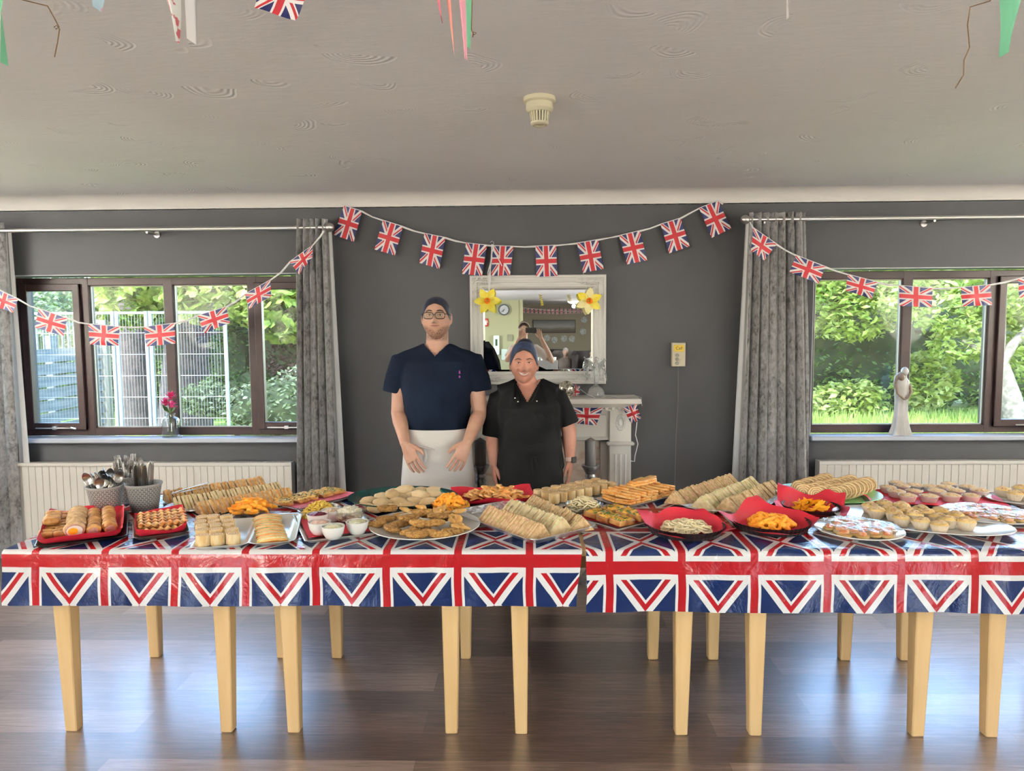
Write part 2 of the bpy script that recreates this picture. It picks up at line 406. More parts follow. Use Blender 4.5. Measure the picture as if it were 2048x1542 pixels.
# unseen wall uplighters, added to carry the ceiling fill
for i, (x, y) in enumerate(UPL):
    sg = 1 if x < 0 else -1; w = XL if x < 0 else XR
    t = thing('added_uplighter', 'plaster bowl uplighter on the %s wall, %s' % (('left', 'right')[x > 0], ('behind the photographer', 'beside the photographer', 'near the window wall')[(y > -1)+(y > 2)]), 'wall lamp', (w, y, 1.22), group='wall uplighters')
    b = MB(); rs = []
    for r, z in ((.02, 0), (.07, .02), (.12, .07), (.15, .115), (.145, .115), (.115, .072), (.06, .03), (.02, .02)):
        rs.append([(sg*(.004+r*1.25*math.sin(PI*j/12)), r*math.cos(PI*j/12), z) for j in range(13)])
    b.rings(rs, closed=False, cap=False); b.build('bowl', M_WHITE, t)
# radiators
M_RAD = mat('radiator_enamel', (.76, .73, .68), .35)
def radiator(x0, x1, label):
    t = thing('radiator', label, 'radiator', (x0, YB-.075, 0)); L = x1-x0; b = MB()
    n = int(L/.048)
    b.box(0, L, -.0325, -.02, .12, .66)
    for i in range(n):
        a = L*i/n; c = L*(i+1)/n
        b.rings([[(a+.001, -.03, z), (a+.0035, -.0375, z), (c-.0035, -.0375, z), (c-.001, -.03, z)] for z in (.135, .15, .635, .65)])
    b.build('front_panel', M_RAD, t, ang=30)
    g = MB()
    for i in range(int(L/.018)): g.box(i*.018, i*.018+.010, -.04, .03, .664, .672)
    g.box(0, L, -.046, -.034, .655, .675).box(0, L, .02, .03, .655, .672)
    g.build('top_grille', M_RAD, t, smooth=False)
    MB().box(-.006, .004, -.047, .03, .12, .676).build('side_panel', M_RAD, t, smooth=False)
    MB().box(L-.004, L+.006, -.047, .03, .12, .676).build('side_panel', M_RAD, t, smooth=False)
    v = MB().lathe([(.012, 0), (.012, .08), (.02, .085), (.02, .14), (.014, .15)], 12, c=(L+.03, -.01, .06)).tube([(L+.03, -.01, 0), (L+.03, -.01, .08)], .008)
    v.build('valve', M_WHITE, t)
radiator(P(43, 950, Y=4.95).x, P(588, 950, Y=4.95).x, 'long white ribbed radiator under the left window')
radiator(P(1632, 950, Y=4.95).x, 4.3, 'long cream ribbed radiator under the right window')
# ================================================================ GARDEN
M_GRASS = mat('lawn_grass', (.17, .25, .04), .8, col2=(.28, .34, .08), ns=4, bs=.5, bscale=60, bdist=.02, spec=.2)
gr = MB().grid(8, 8, lambda u, v: (-26+52*u, YB+.3+40*v, -.02)).build('lawn', M_GRASS, smooth=False, fix=False); struct(gr); gr.name = 'ground'
def tuft(n, seed, x0, x1, y0, y1):
    r = random.Random(seed); b = MB()
    for i in range(n):
        x = r.uniform(x0, x1); y = r.uniform(y0, y1); h = r.uniform(.08, .22); a = r.uniform(0, PI); w = .012; dx = math.cos(a)*w; dy = math.sin(a)*w; lx = r.uniform(-.06, .06); ly = r.uniform(-.06, .06)
        b.add([(x-dx, y-dy, -.02), (x+dx, y+dy, -.02), (x+lx, y+ly, h)], [(0, 1, 2)])
    return b
tag(tuft(9000, 3, -4, 12, 10.2, 12.6).build('long_grass', M_GRASS, smooth=False, fix=False), 'long pale green grass growing at the foot of the garden hedge', 'grass', kind='stuff')
def m_leaf(name, a, b_, c):
    a, b_, c = [tuple(q*.55 for q in w) for w in (a, b_, c)]
    m, nt, b = new(name)
    o = tc(nt, 'Object'); f = noi(nt, o, 2.3, 2); f2 = noi(nt, o, 17, 1)
    col = ramp(nt, E(nt, f)*.55+E(nt, f2)*.45, [(.38, a), (.5, b_), (.62, c)])
    nt.links.new(col, b.inputs['Base Color']); b.inputs['Roughness'].default_value = .5
    # thin leaves let some light through
    tr = nt.nodes.new('ShaderNodeBsdfTranslucent'); nt.links.new(col, tr.inputs[0])
    mx = nt.nodes.new('ShaderNodeMixShader'); mx.inputs[0].default_value = .35
    nt.links.new(b.outputs[0], mx.inputs[1]); nt.links.new(tr.outputs[0], mx.inputs[2]); nt.links.new(mx.outputs[0], nt.nodes['Material Output'].inputs[0])
    return m
L_BR = m_leaf('bright_leaf', (.22, .36, .04), (.45, .58, .09), (.75, .82, .30))
L_MD = m_leaf('hedge_leaf', (.05, .13, .02), (.14, .27, .04), (.32, .46, .10))
L_DK = m_leaf('ivy_leaf', (.03, .08, .015), (.08, .17, .03), (.20, .32, .08))
L_PL = m_leaf('pale_blossom_leaf', (.16, .24, .08), (.32, .40, .18), (.62, .64, .45))
L_RD = m_leaf('copper_leaf', (.10, .05, .05), (.22, .11, .11), (.38, .24, .22))
M_BARK = mat('pale_bark', (.24, .205, .155), .85, col2=(.12, .10, .075), ns=12, bs=.6, bscale=25, bdist=.02)
M_DBARK = mat('dark_bark', (.045, .034, .032), .9, col2=(.08, .058, .054), ns=9, bs=.7, bscale=22, bdist=.02)
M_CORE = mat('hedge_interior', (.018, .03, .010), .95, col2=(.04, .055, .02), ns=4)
def leaves(blobs, n, size, seed, lobed=False):
    """leaf blades scattered through ellipsoids; each leaf is a small folded blade"""
    r = random.Random(seed); b = MB(); vol = [bl[3]*bl[4]*bl[5] for bl in blobs]; tot = sum(v**.67 for v in vol)
    for bl, v in zip(blobs, vol):
        for i in range(int(n*(v**.67)/tot)):
            th = math.acos(r.uniform(-1, 1)); ph = r.uniform(0, 2*PI); k = r.uniform(.72, 1.03)
            c = Vector((bl[0]+bl[3]*k*math.sin(th)*math.cos(ph), bl[1]+bl[4]*k*math.sin(th)*math.sin(ph), bl[2]+bl[5]*k*math.cos(th)))
            if c.z < 0: continue
            M = Euler((r.uniform(-1.0, 1.0), r.uniform(-1.0, 1.0), r.uniform(0, 6.28))).to_matrix()
            s = size*r.uniform(.6, 1.25)
            if lobed: pts = [(0, -.5, 0), (.28, -.34, .04), (.6, -.12, 0), (.3, .1, .05), (.36, .42, 0), (.0, .62, -.05), (-.36, .42, 0), (-.3, .1, .05), (-.6, -.12, 0), (-.28, -.34, .04)]
            else: pts = [(0, -.5, 0), (.26, 0, .07), (0, .55, 0), (-.26, 0, .07)]
            pts = [c+M @ (Vector(q)*s) for q in pts]
            if lobed: b.add(pts+[c], [(j, (j+1) % 10, 10) for j in range(10)])
            else: b.add(pts, [(0, 1, 2), (0, 2, 3)])
    return b
def bush(name, label, cat, blobs, n, size, m, seed, core=True, trunk=None, lobed=False, group=None, bark=None):
    cx = sum(q[0] for q in blobs)/len(blobs); cy = sum(q[1] for q in blobs)/len(blobs)
    t = thing(name, label, cat, (cx, cy, 0), group=group)
    bl = [(q[0]-cx, q[1]-cy)+tuple(q[2:]) for q in blobs]
    leaves(bl, n, size, seed, lobed).build('foliage', m, t, smooth=False, fix=False)
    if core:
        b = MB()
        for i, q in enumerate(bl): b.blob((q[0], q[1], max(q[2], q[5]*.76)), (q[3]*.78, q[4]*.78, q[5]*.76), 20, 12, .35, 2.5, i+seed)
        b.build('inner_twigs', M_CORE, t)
    if trunk:
        b = MB()
        for pts, rad in trunk: b.tube([(p[0]-cx, p[1]-cy, p[2]) for p in pts], rad, 12)
        b.build('trunk', bark or M_DBARK, t)
    return t
def G(px, py, Y): return P(px, py, Y=Y)
def bl(px, py, Y, rx, ry, rz): p = G(px, py, Y); return (p.x, p.y, p.z, rx, ry, rz)
# right garden
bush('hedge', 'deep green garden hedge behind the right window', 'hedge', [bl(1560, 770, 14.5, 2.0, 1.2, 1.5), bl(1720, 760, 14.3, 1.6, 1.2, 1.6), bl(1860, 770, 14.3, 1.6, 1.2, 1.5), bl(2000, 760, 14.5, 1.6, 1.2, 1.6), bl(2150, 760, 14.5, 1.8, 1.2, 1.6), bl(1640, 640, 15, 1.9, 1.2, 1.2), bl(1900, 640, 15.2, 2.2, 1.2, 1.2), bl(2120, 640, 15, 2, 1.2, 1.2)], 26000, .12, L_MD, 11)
bush('tree', 'bright yellow-green sunlit tree leaning over the hedge behind the right window', 'tree', [bl(1580, 600, 12.5, 1.3, .8, .55), bl(1700, 610, 12.3, 1.0, .8, .62), bl(1760, 560, 12.3, 1.2, .8, .5), bl(1700, 545, 12.5, 1.6, .8, .5), bl(1880, 550, 12.5, 1.4, .8, .45)], 9500, .14, L_BR, 12, core=False, trunk=[([G(1570, 900, 13), G(1580, 760, 13), G(1600, 660, 12.8), G(1680, 600, 12.5)], [.12, .1, .07, .04])])
tp = [G(2034, 870, 11.0), G(2022, 800, 11.0), G(2000, 730, 11.1), G(1996, 690, 11.1), G(2002, 640, 11.2), G(2010, 560, 11.3)]
bush('tree', 'white-trunked forked tree standing on the lawn behind the right window', 'tree', [bl(1900, 600, 11.2, 1.0, .7, .5), bl(2000, 580, 11.3, .9, .8, .5), bl(2080, 590, 11.3, 1.0, .8, .6), bl(1930, 690, 11.5, .55, .5, .28), bl(2090, 690, 11.2, .6, .6, .6)], 5200, .13, L_BR, 13, core=False, bark=M_BARK,
     trunk=[(tp, [.17, .15, .12, .10, .07, .04]), ([G(2000, 728, 11.05), G(2025, 690, 11.0), G(2062, 650, 11.0), G(2100, 600, 11)], [.09, .07, .06, .03]), ([G(2000, 735, 11.1), G(1960, 700, 11.3), G(1925, 680, 11.4)], [.06, .05, .03])])
bush('shrub', 'fresh green lobed-leaf shrub in front of the hedge, right window', 'shrub', [bl(1850, 760, 12.6, .55, .4, .5), bl(1700, 800, 12.8, .7, .4, .35)], 1500, .16, L_BR, 15, core=False)
# left garden
bush('tree', 'dark-trunked sycamore with big bright leaves behind the left window', 'tree', [bl(440, 590, 9.6, .75, .5, .42), bl(580, 600, 9.6, .8, .6, .55), bl(330, 560, 9.8, .8, .5, .32), bl(520, 540, 9.7, 1.2, .6, .35), bl(660, 600, 9.8, .8, .6, .6), bl(250, 600, 10.1, .6, .45, .4)], 3400, .17, L_BR, 21, core=False, lobed=True,
     trunk=[([G(370, 900, 11.2), G(375, 760, 11.2), G(385, 640, 11.2), G(420, 520, 11)], [.42, .38, .36, .3]), ([G(280, 880, 11.5), G(270, 740, 11.5), G(262, 600, 11.4)], [.30, .28, .25])])
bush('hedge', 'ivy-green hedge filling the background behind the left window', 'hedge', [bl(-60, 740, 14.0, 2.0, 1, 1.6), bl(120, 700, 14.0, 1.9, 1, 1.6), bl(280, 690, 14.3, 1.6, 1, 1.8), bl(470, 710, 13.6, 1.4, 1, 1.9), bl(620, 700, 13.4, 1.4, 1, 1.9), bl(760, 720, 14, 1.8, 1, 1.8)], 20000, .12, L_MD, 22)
bush('shrub', 'white-blossomed shrub behind the slatted fence, left window', 'shrub', [bl(90, 610, 11.6, 1.0, .6, .55), bl(200, 690, 12.0, .6, .5, .5), bl(-20, 640, 11.6, 1, .6, .6)], 4200, .10, L_PL, 23, core=False)
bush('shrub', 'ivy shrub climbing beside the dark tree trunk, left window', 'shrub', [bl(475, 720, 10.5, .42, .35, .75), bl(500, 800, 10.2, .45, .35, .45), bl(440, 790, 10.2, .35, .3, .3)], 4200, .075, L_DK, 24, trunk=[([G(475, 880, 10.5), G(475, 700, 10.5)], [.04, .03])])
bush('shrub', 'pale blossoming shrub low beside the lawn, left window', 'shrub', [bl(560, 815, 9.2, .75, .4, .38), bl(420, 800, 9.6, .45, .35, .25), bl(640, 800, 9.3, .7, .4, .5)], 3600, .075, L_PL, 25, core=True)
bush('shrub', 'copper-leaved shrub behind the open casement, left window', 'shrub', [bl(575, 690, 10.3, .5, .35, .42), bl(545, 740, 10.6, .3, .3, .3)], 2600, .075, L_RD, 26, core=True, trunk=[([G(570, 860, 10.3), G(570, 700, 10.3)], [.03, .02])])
# slatted timber fence
M_FENCE = mat('weathered_fence_board', (.24, .24, .23), .8, col2=(.15, .165, .17), ns=2, stretch=(1, 1, 12), bs=.3, bscale=9)
M_PALE = mat('pale_timber_post', (.26, .235, .18), .8)
t = thing('garden_fence', 'weathered grey horizontal-board garden fence behind the left window', 'fence', (0, 0, 0))
fa = G(-120, 860, 6.9); fb = G(210, 860, 9.7)
fd = Vector((fb.x-fa.x, fb.y-fa.y, 0)); fL = fd.length; fang = math.atan2(fd.y, fd.x)
t.location = (fa.x, fa.y, 0); t.rotation_euler = (0, 0, fang)
for i in range(9):
    z = .02+i*.148
    MB().rings([[(0, -.012, z), (fL, -.012, z), (fL, .0, z), (0, .0, z)], [(0, .012, z+.125), (fL, .012, z+.125), (fL, .024, z+.125), (0, .024, z+.125)]]).build('board', M_FENCE, t, smooth=False)
for i in range(4):
    x = fL*i/3
    MB().bbox(x-.045, x+.045, .03, .12, 0, 1.52).build('post', M_PALE if i == 3 else M_FENCE, t)
q = MB()
for i in range(int(fL/.12)): q.box(i*.12, i*.12+.02, .03, .045, 1.33, 1.68)
q.box(0, fL, .02, .05, 1.32, 1.36).box(0, fL, .02, .05, 1.64, 1.68); q.build('trellis', M_FENCE, t, smooth=False)
MB().bbox(fL+.02, fL+.14, -.06, .06, 0, 1.72).build('end_post', M_PALE, t)
# temporary wire mesh fence
M_GALV = mat('galvanised_wire', (.30, .32, .34), .5, metal=.3)
def mesh_panel(xa, xb, label):
    t = thing('mesh_fence_panel', label, 'fence panel', (xa, 8.35, 0), group='wire mesh fence panels'); L = xb-xa; b = MB(); H = 1.80
    b.tube([(0, 0, 0), (0, 0, H)], .022, 10).tube([(L, 0, 0), (L, 0, H)], .022, 10).tube([(0, 0, H-.02), (L, 0, H-.02)], .016, 8).tube([(0, 0, .1), (L, 0, .1)], .016, 8)
    b.build('panel_frame', M_GALV, t); g = MB()
    for i in range(1, int(L/.035)): x = i*.035; g.box(x-.0009, x+.0009, -.001, .001, .1, H-.02)
    for z in (.3, .55, .8, 1.05, 1.3, 1.55): g.box(0, L, -.0035, .0035, z-.003, z+.003)
    g.build('wire_mesh', M_GALV, t, smooth=False)
xs = [G(-160, 700, 8.35).x, G(30, 700, 8.35).x, G(233, 700, 8.35).x+.0, G(300, 700, 8.35).x, G(452, 700, 8.35).x]
mesh_panel(xs[0], xs[1]-.03, 'galvanised wire mesh fence panel at the far left, behind the curtain')
mesh_panel(xs[1], xs[2]-.03, 'galvanised wire mesh fence panel in front of the timber boards')
mesh_panel(xs[2]+.02, xs[3]-.03, 'narrow galvanised wire mesh fence panel beside the pale post')
mesh_panel(xs[3]+.02, xs[4], 'galvanised wire mesh fence panel in front of the dark tree trunk')
# ================================================================ TABLES AND CLOTHS
ZT = .75; ZC = .754
M_BEECH = mat('beech_wood', (.60, .39, .17), .42, col2=(.68, .46, .22), ns=2.5, stretch=(9, 9, 1), lo=.3, hi=.7)
ylf = P(900, 1462, Z=0).y; ylb = P(931, 1314, Z=0).y
yf = P(900, 1099, Z=ZC).y; yb = yf+.93
def table(xc, label):
    t = thing('dining_table', label, 'table', (xc, 0, 0), group='square beech tables pushed together')
    MB().bbox(-.448, .448, yf+.006, yb-.006, ZT-.025, ZT, .004).build('tabletop', M_BEECH, t)
    a = MB()
    for x0, x1, y0, y1 in ((-.30, .30, yf+.10, yf+.12), (-.30, .30, yb-.14, yb-.12), (-.33, -.31, yf+.12, yb-.12), (.31, .33, yf+.12, yb-.12)): a.box(x0, x1, y0, y1, ZT-.10, ZT-.026)
    a.build('apron_rail', M_BEECH, t, smooth=False)
    for sx in (-1, 1):
        for yy in (ylf, ylb):
            sy = -1 if yy == ylf else 1; b = MB(); rs = []
            for z, w in ((.0, .020), (.004, .0235), (.56, .034), (.724, .035)):
                k = .004; x = sx*.313+sx*(w-.0235)*.35; y = yy+sy*(w-.0235)*.0
                rs.append([(x-w, y-w+k, z), (x-w+k, y-w, z), (x+w-k, y-w, z), (x+w, y-w+k, z), (x+w, y+w-k, z), (x+w-k, y+w, z), (x-w+k, y+w, z), (x-w, y+w-k, z)])
            b.rings(rs).build('leg', M_BEECH, t)
tx = [-1.520, -.626, .275, 1.188, 2.095]
for i, x in enumerate(tx):
    table(x, 'square beech dining table with tapered legs, ' + ['leftmost of the row of five', 'second from the left in the row', 'middle of the row of five', 'fourth from the left in the row', 'rightmost of the row, cut by the photo edge'][i])
def flag_mat(name, cols=((.005, .012, .10), (.74, .72, .70), (.50, .012, .020)), rough=.6, W=25., ox=.0, oy=.0, metal=0, sheen=0):
    """Union flag from UV 0..1 (u along the long side)"""
    m, nt, b = new(name); u = xyz(nt, tc(nt, 'UV'))
    x = (u[0]-.5+ox)*(2*W); y = (u[1]-.5+oy)*30.; L = math.hypot(15, W)
    sg = x.op('SIGN'); d1 = (x*15.-y*W)/L; d2 = (x*15.+y*W)/L
    same = (x*y) > 0.
    wh = (d1.abs() < 3.).max(d2.abs() < 3.)
    a = d1*sg; r1 = (a > -2.)*(a < 0.)*same
    c = d2*sg; r2 = (c > 0.)*(c < 2.)*((x*y) < 0.)
    cw = (x.abs() < 5.).max(y.abs() < 5.); cr = (x.abs() < 3.).max(y.abs() < 3.)
    col = mixc(nt, wh, cols[0], cols[1]); col = mixc(nt, r1.max(r2), col, cols[2]); col = mixc(nt, cw, col, cols[1]); col = mixc(nt, cr, col, cols[2])
    nt.links.new(col, b.inputs['Base Color']); b.inputs['Roughness'].default_value = rough
    return m
def m_cloth():
    m, nt, b = new('union_flag_plastic'); u = xyz(nt, tc(nt, 'UV'))
    p = .271; T = .36
    s = ((u[0]/p).op('FRACT')-.5).abs()*(-1.)+.5   # 0 at the cross, .5 between
    s = s*p
    t = (((u[1]/T)+.5).op('FRACT')-.5).abs()*T
    q = t-s*1.4
    blue, white, red = (.004, .016, .078), (.66, .65, .64), (.34, .006, .011)
    wd = (q > -.0554)*(q < .028); rd = (q > -.040)*(q < -.0096)
    cw = (s < .0245).max(t < .048); cr = (s < .0145).max(t < .0265)
    col = mixc(nt, wd, blue, white); col = mixc(nt, rd, col, red); col = mixc(nt, cw, col, white); col = mixc(nt, cr, col, red)
    nt.links.new(col, b.inputs['Base Color']); b.inputs['Roughness'].default_value = .19; b.inputs['Specular IOR Level'].default_value = .42
    n = noi(nt, tc(nt, 'Object', (1.0, 2.2, .8)), 5.5, 5, .6, .8)
    n2 = noi(nt, tc(nt, 'Object', (1, 1, 1)), 22, 3, .55, 1.2)
    # fold creases from the packet, every .3 m or so
    cx = ((xyz(nt, tc(nt))[0]/.34).op('FRACT')-.5).abs(); cr2 = (cx*-1.+.5) < .004
    bump(nt, b, E(nt, n)*1.0+E(nt, n2)*.30+cr2*.10, .42, .012)
    return m
M_CLOTH = m_cloth()
def cloth(name, x0, x1, pxbot, pxcross, label, z0, seed, lean=0, vf=.027, cut=0):
    yfr = yf-.004; drop = ZC-P((pxcross), pxbot, Y=yfr-.008).z; dback = .20
    prof = []  # (y, z, v)
    def seg(y, z, v): prof.append((y, z, v))
    n = 10
    for i in range(n+1):
        f = 1-i/n; seg(yfr-.010-.010*f, ZC-.014-(drop-.014)*f, -vf+drop*f)
    seg(yfr-.006, ZC-.005, -vf-.009); seg(yfr+.004, ZC, -vf-.019)
    m = 22
    for i in range(1, m+1): y = yfr+.004+(yb-.0-yfr-.0)*i/m; seg(y, ZC, -vf-.015-(y-yfr)*(1.08-vf-.015)/.93)
    yy = prof[-1][0]; vv = prof[-1][2]
    seg(yy+.010, ZC-.006, vv-.012)
    for i in range(1, 6): seg(yy+.012, ZC-.01-dback*i/5, vv-.012-dback*i/5)
    xc = P(pxcross, 1112, Y=yfr).x; nx = 150; vs = []; us = []
    for (y, z, v) in prof:
        for i in range(nx+1):
            x = x0+(x1-x0)*i/nx; dz = ZC-z
            if dz > .012:
                w = noise.noise(Vector((x*2.6, seed, 0)))*.020*min(1, dz/.15)+noise.noise(Vector((x*9, seed+4, dz*6)))*.010*min(1, dz/.1)
                e = min(x-x0, x1-x)
                y2 = y-(abs(w) if y < 3.2 else -abs(w)); xx = x+ (.004*noise.noise(Vector((z*9, seed, x))) if e > .01 else .005*noise.noise(Vector((z*9, seed, 0))))
                xx -= cut*max(0, 1-(x1-x)/.12)*dz/drop
                zz = z+noise.noise(Vector((x*3, seed+8, 0)))*.006*(dz/drop)
                vs.append((xx+lean*dz, y2, zz))
            else: vs.append((x, y, z))
            us.append(((x-xc)/ .271*.271, v))
    b = MB(); w = nx+1; fs = [(j*w+i, j*w+i+1, (j+1)*w+i+1, (j+1)*w+i) for j in range(len(prof)-1) for i in range(nx)]
    b.add(vs, fs, 0, us); o = b.build(name, M_CLOTH, ang=60, fix=False)
    return tag(o, label, 'tablecloth')
cA0, cA1 = P(8, 1100, Y=yf).x, P(1164, 1100, Y=yf).x
cloth('tablecloth', cA0, cA1, 1209, 633, 'shiny union flag plastic tablecloth over the left half of the tables', ZC, 3, cut=.024)
cloth('tablecloth', P(1172, 1100, Y=yf).x, 2.56, 1222, 1507, 'shiny union flag plastic tablecloth over the right half of the tables', ZC, 9, vf=.0545)
# ================================================================ FOOD
ZP = ZC+.002
def T(px, py, z=ZP): return P(px, py, Z=z)
def lerp(a, b, t): return a+(b-a)*t
def ang(a, b): return math.atan2(b.y-a.y, b.x-a.x)
M_PLATE = mat('white_glazed_china', (.74, .73, .69), .14, spec=.6)
M_GREENP = mat('green_serving_tray', (.004, .055, .050), .22, spec=.6)
M_LGREEN = mat('lime_green_plate', (.30, .62, .25), .3)
M_TRAY = mat('dark_baking_tray', (.030, .026, .026), .28, metal=.3)
M_FLUTE = mat('black_flan_tin', (.014, .014, .016), .38)
M_FOIL = mat('kitchen_foil', (.86, .86, .87), .30, metal=.85, bs=1, bscale=38, bdist=.03)
M_NAP = mat('red_paper_napkin', (.54, .012, .032), .62, bs=.2, bscale=45)
M_PNAP = mat('pink_paper_napkin', (.75, .18, .25), .65, bs=.2, bscale=40)
M_CLEARB = m_glass('clear_plastic_bowl', (.93, .94, .94), .04)
def m_film():
    m = m_glass('cling_film', (.99, .99, .99), .02); nt = m.node_tree
    [n for n in nt.nodes if n.type == 'MATH' and n.operation == 'MULTIPLY'][0].inputs[1].default_value = .6; g = [n for n in nt.nodes if n.type == 'BSDF_GLOSSY'][0]; g.inputs['Roughness'].default_value = .16
    bn = nt.nodes.new('ShaderNodeBump'); bn.inputs['Strength'].default_value = .7; bn.inputs['Distance'].default_value = .008
    n = noi(nt, tc(nt, 'Object', (1, .35, 1)), 22, 3, .6, 2.0); nt.links.new(n, bn.inputs['Height']); nt.links.new(bn.outputs[0], g.inputs['Normal'])
    return m
M_FILM = m_film()
M_BRBREAD = mat('granary_bread', (.50, .31, .145), .85, col2=(.66, .46, .25), ns=60, bs=.5, bscale=140, rv=.08)
M_WHBREAD = mat('white_bread', (.76, .62, .38), .85, col2=(.64, .47, .25), ns=30, bs=.4, bscale=120, rv=.06)
M_CHEESE = mat('orange_cheese_filling', (.80, .28, .03), .6, col2=(.88, .48, .10), ns=90, bs=.8, bscale=160, bdist=.006, rv=.1)
M_EGG = mat('lettuce_and_egg_filling', (.80, .74, .46), .6, col2=(.45, .56, .14), ns=60, lo=.5, hi=.68, bs=.6, bscale=100, bdist=.006)
M_TUNA = mat('dark_pickle_filling', (.16, .07, .03), .5, col2=(.55, .52, .2), ns=50, bs=.6, bscale=90)
M_HAM = mat('ham_and_salad_filling', (.72, .36, .27), .5, col2=(.42, .48, .15), ns=45, bs=.4, bscale=90)
M_PASTRY = mat('golden_pastry', (.38, .155, .035), .45, col2=(.60, .32, .10), ns=25, bs=.5, bscale=60, rv=.12)
M_FLAKE = mat('cheese_twist_pastry', (.58, .20, .035), .45, col2=(.78, .48, .18), ns=30, bs=.7, bscale=70, rv=.1)
M_TOAST = mat('orange_toasted_bake', (.72, .27, .04), .55, col2=(.82, .50, .18), ns=28, lo=.35, hi=.6, bs=.7, bscale=60, rv=.1)
M_MEAT = mat('pink_sausage_meat', (.42, .22, .17), .55, col2=(.52, .32, .25), ns=80, bs=.3)
M_EWHITE = mat('egg_white', (.82, .80, .70), .35, sss=.1)
M_YOLK = mat('egg_yolk', (.90, .42, .02), .5)
M_CRUMB = mat('brown_breadcrumb', (.30, .135, .028), .8, col2=(.48, .26, .07), ns=90, bs=1, bscale=130, bdist=.012, rv=.15)
M_BATTER = mat('golden_batter', (.62, .32, .08), .7, col2=(.74, .46, .16), ns=30, bs=.6, bscale=70, rv=.1)
M_PITTA = mat('pale_pitta_bread', (.62, .42, .20), .75, col2=(.76, .58, .34), ns=14, bs=.3, bscale=60, rv=.08)
M_PUFF = mat('orange_corn_snack', (.90, .30, .01), .75, col2=(.95, .45, .04), ns=40, bs=.5, bscale=90, rv=.1)
M_TORT = mat('orange_tortilla_chip', (.95, .42, .01), .6, rv=.08, bs=.3, bscale=60)
M_NOOD = mat('yellow_bombay_snack', (.70, .46, .07), .7, col2=(.82, .58, .12), ns=60, rv=.15)
M_WHEEL = mat('pale_potato_snack', (.80, .66, .38), .65, col2=(.86, .76, .52), ns=30, rv=.06)
M_CASE = mat('paper_bun_case', (.68, .56, .42), .75, rv=.05)
M_SPONGE = mat('golden_sponge_cake', (.72, .46, .14), .8, col2=(.80, .58, .24), ns=40, bs=.5, bscale=80, rv=.1)
M_TOPP = mat('crumble_topping', (.80, .58, .32), .85, col2=(.62, .30, .12), ns=60, lo=.5, hi=.7, bs=1, bscale=110, bdist=.012)
M_WFOIL = mat('white_pie_case', (.74, .68, .62), .5)
M_GREENV = mat('green_salad_leaf', (.30, .42, .08), .6, col2=(.62, .68, .28), ns=20)
M_BEET = mat('beetroot', (.16, .006, .02), .3)
M_SLAW = mat('coleslaw', (.78, .62, .42), .5, col2=(.85, .38, .12), ns=60, lo=.5, hi=.62, bs=1, bscale=90, bdist=.012)
M_PINKD = mat('pink_prawn_dip', (.80, .48, .36), .45, col2=(.85, .62, .50), ns=60, bs=.8, bscale=80, bdist=.01)
M_POT = mat('potato_salad', (.80, .72, .38), .45, col2=(.86, .82, .62), ns=50, bs=1, bscale=60, bdist=.012)
M_SAUCE = mat('dark_barbecue_sauce', (.10, .03, .012), .2)
M_CREAMS = mat('creamy_white_dip', (.80, .78, .70), .35)
def m_spiral(name, a, b_, k=130., rv=.06):
    m, nt, b = new(name); q = xyz(nt, tc(nt)); 
    r = (q[0]*q[0]+q[1]*q[1]).op('SQRT'); an = q[1].op('ARCTAN2', q[0])/(2*PI)
    f = ((r*k)+an+E(nt, noi(nt, tc(nt), 60, 2))*.5).op('FRACT')
    line = (f < .30)*(r < .9)
    nz = noi(nt, tc(nt), 90, 3)
    c1 = ramp(nt, nz, [(.4, a), (.6, tuple(min(1, w*1.15) for w in a))])
    c = mixc(nt, line, c1, b_)
    nt.links.new(c, b.inputs['Base Color']); b.inputs['Roughness'].default_value = .75
    bump(nt, b, E(nt, nz)+f*.5, .5, .004)
    return m
M_WRAP = m_spiral('tortilla_wrap_spiral', (.72, .52, .27), (.26, .11, .04), 120.)
M_WRAPSIDE = mat('grilled_tortilla_side', (.62, .40, .16), .75, col2=(.72, .56, .32), ns=50, stretch=(1, 1, .3), bs=.5, bscale=60, rv=.08)
M_ROLLSP = m_spiral('pinwheel_slice_spiral', (.74, .55, .29), (.42, .22, .09), 95.)
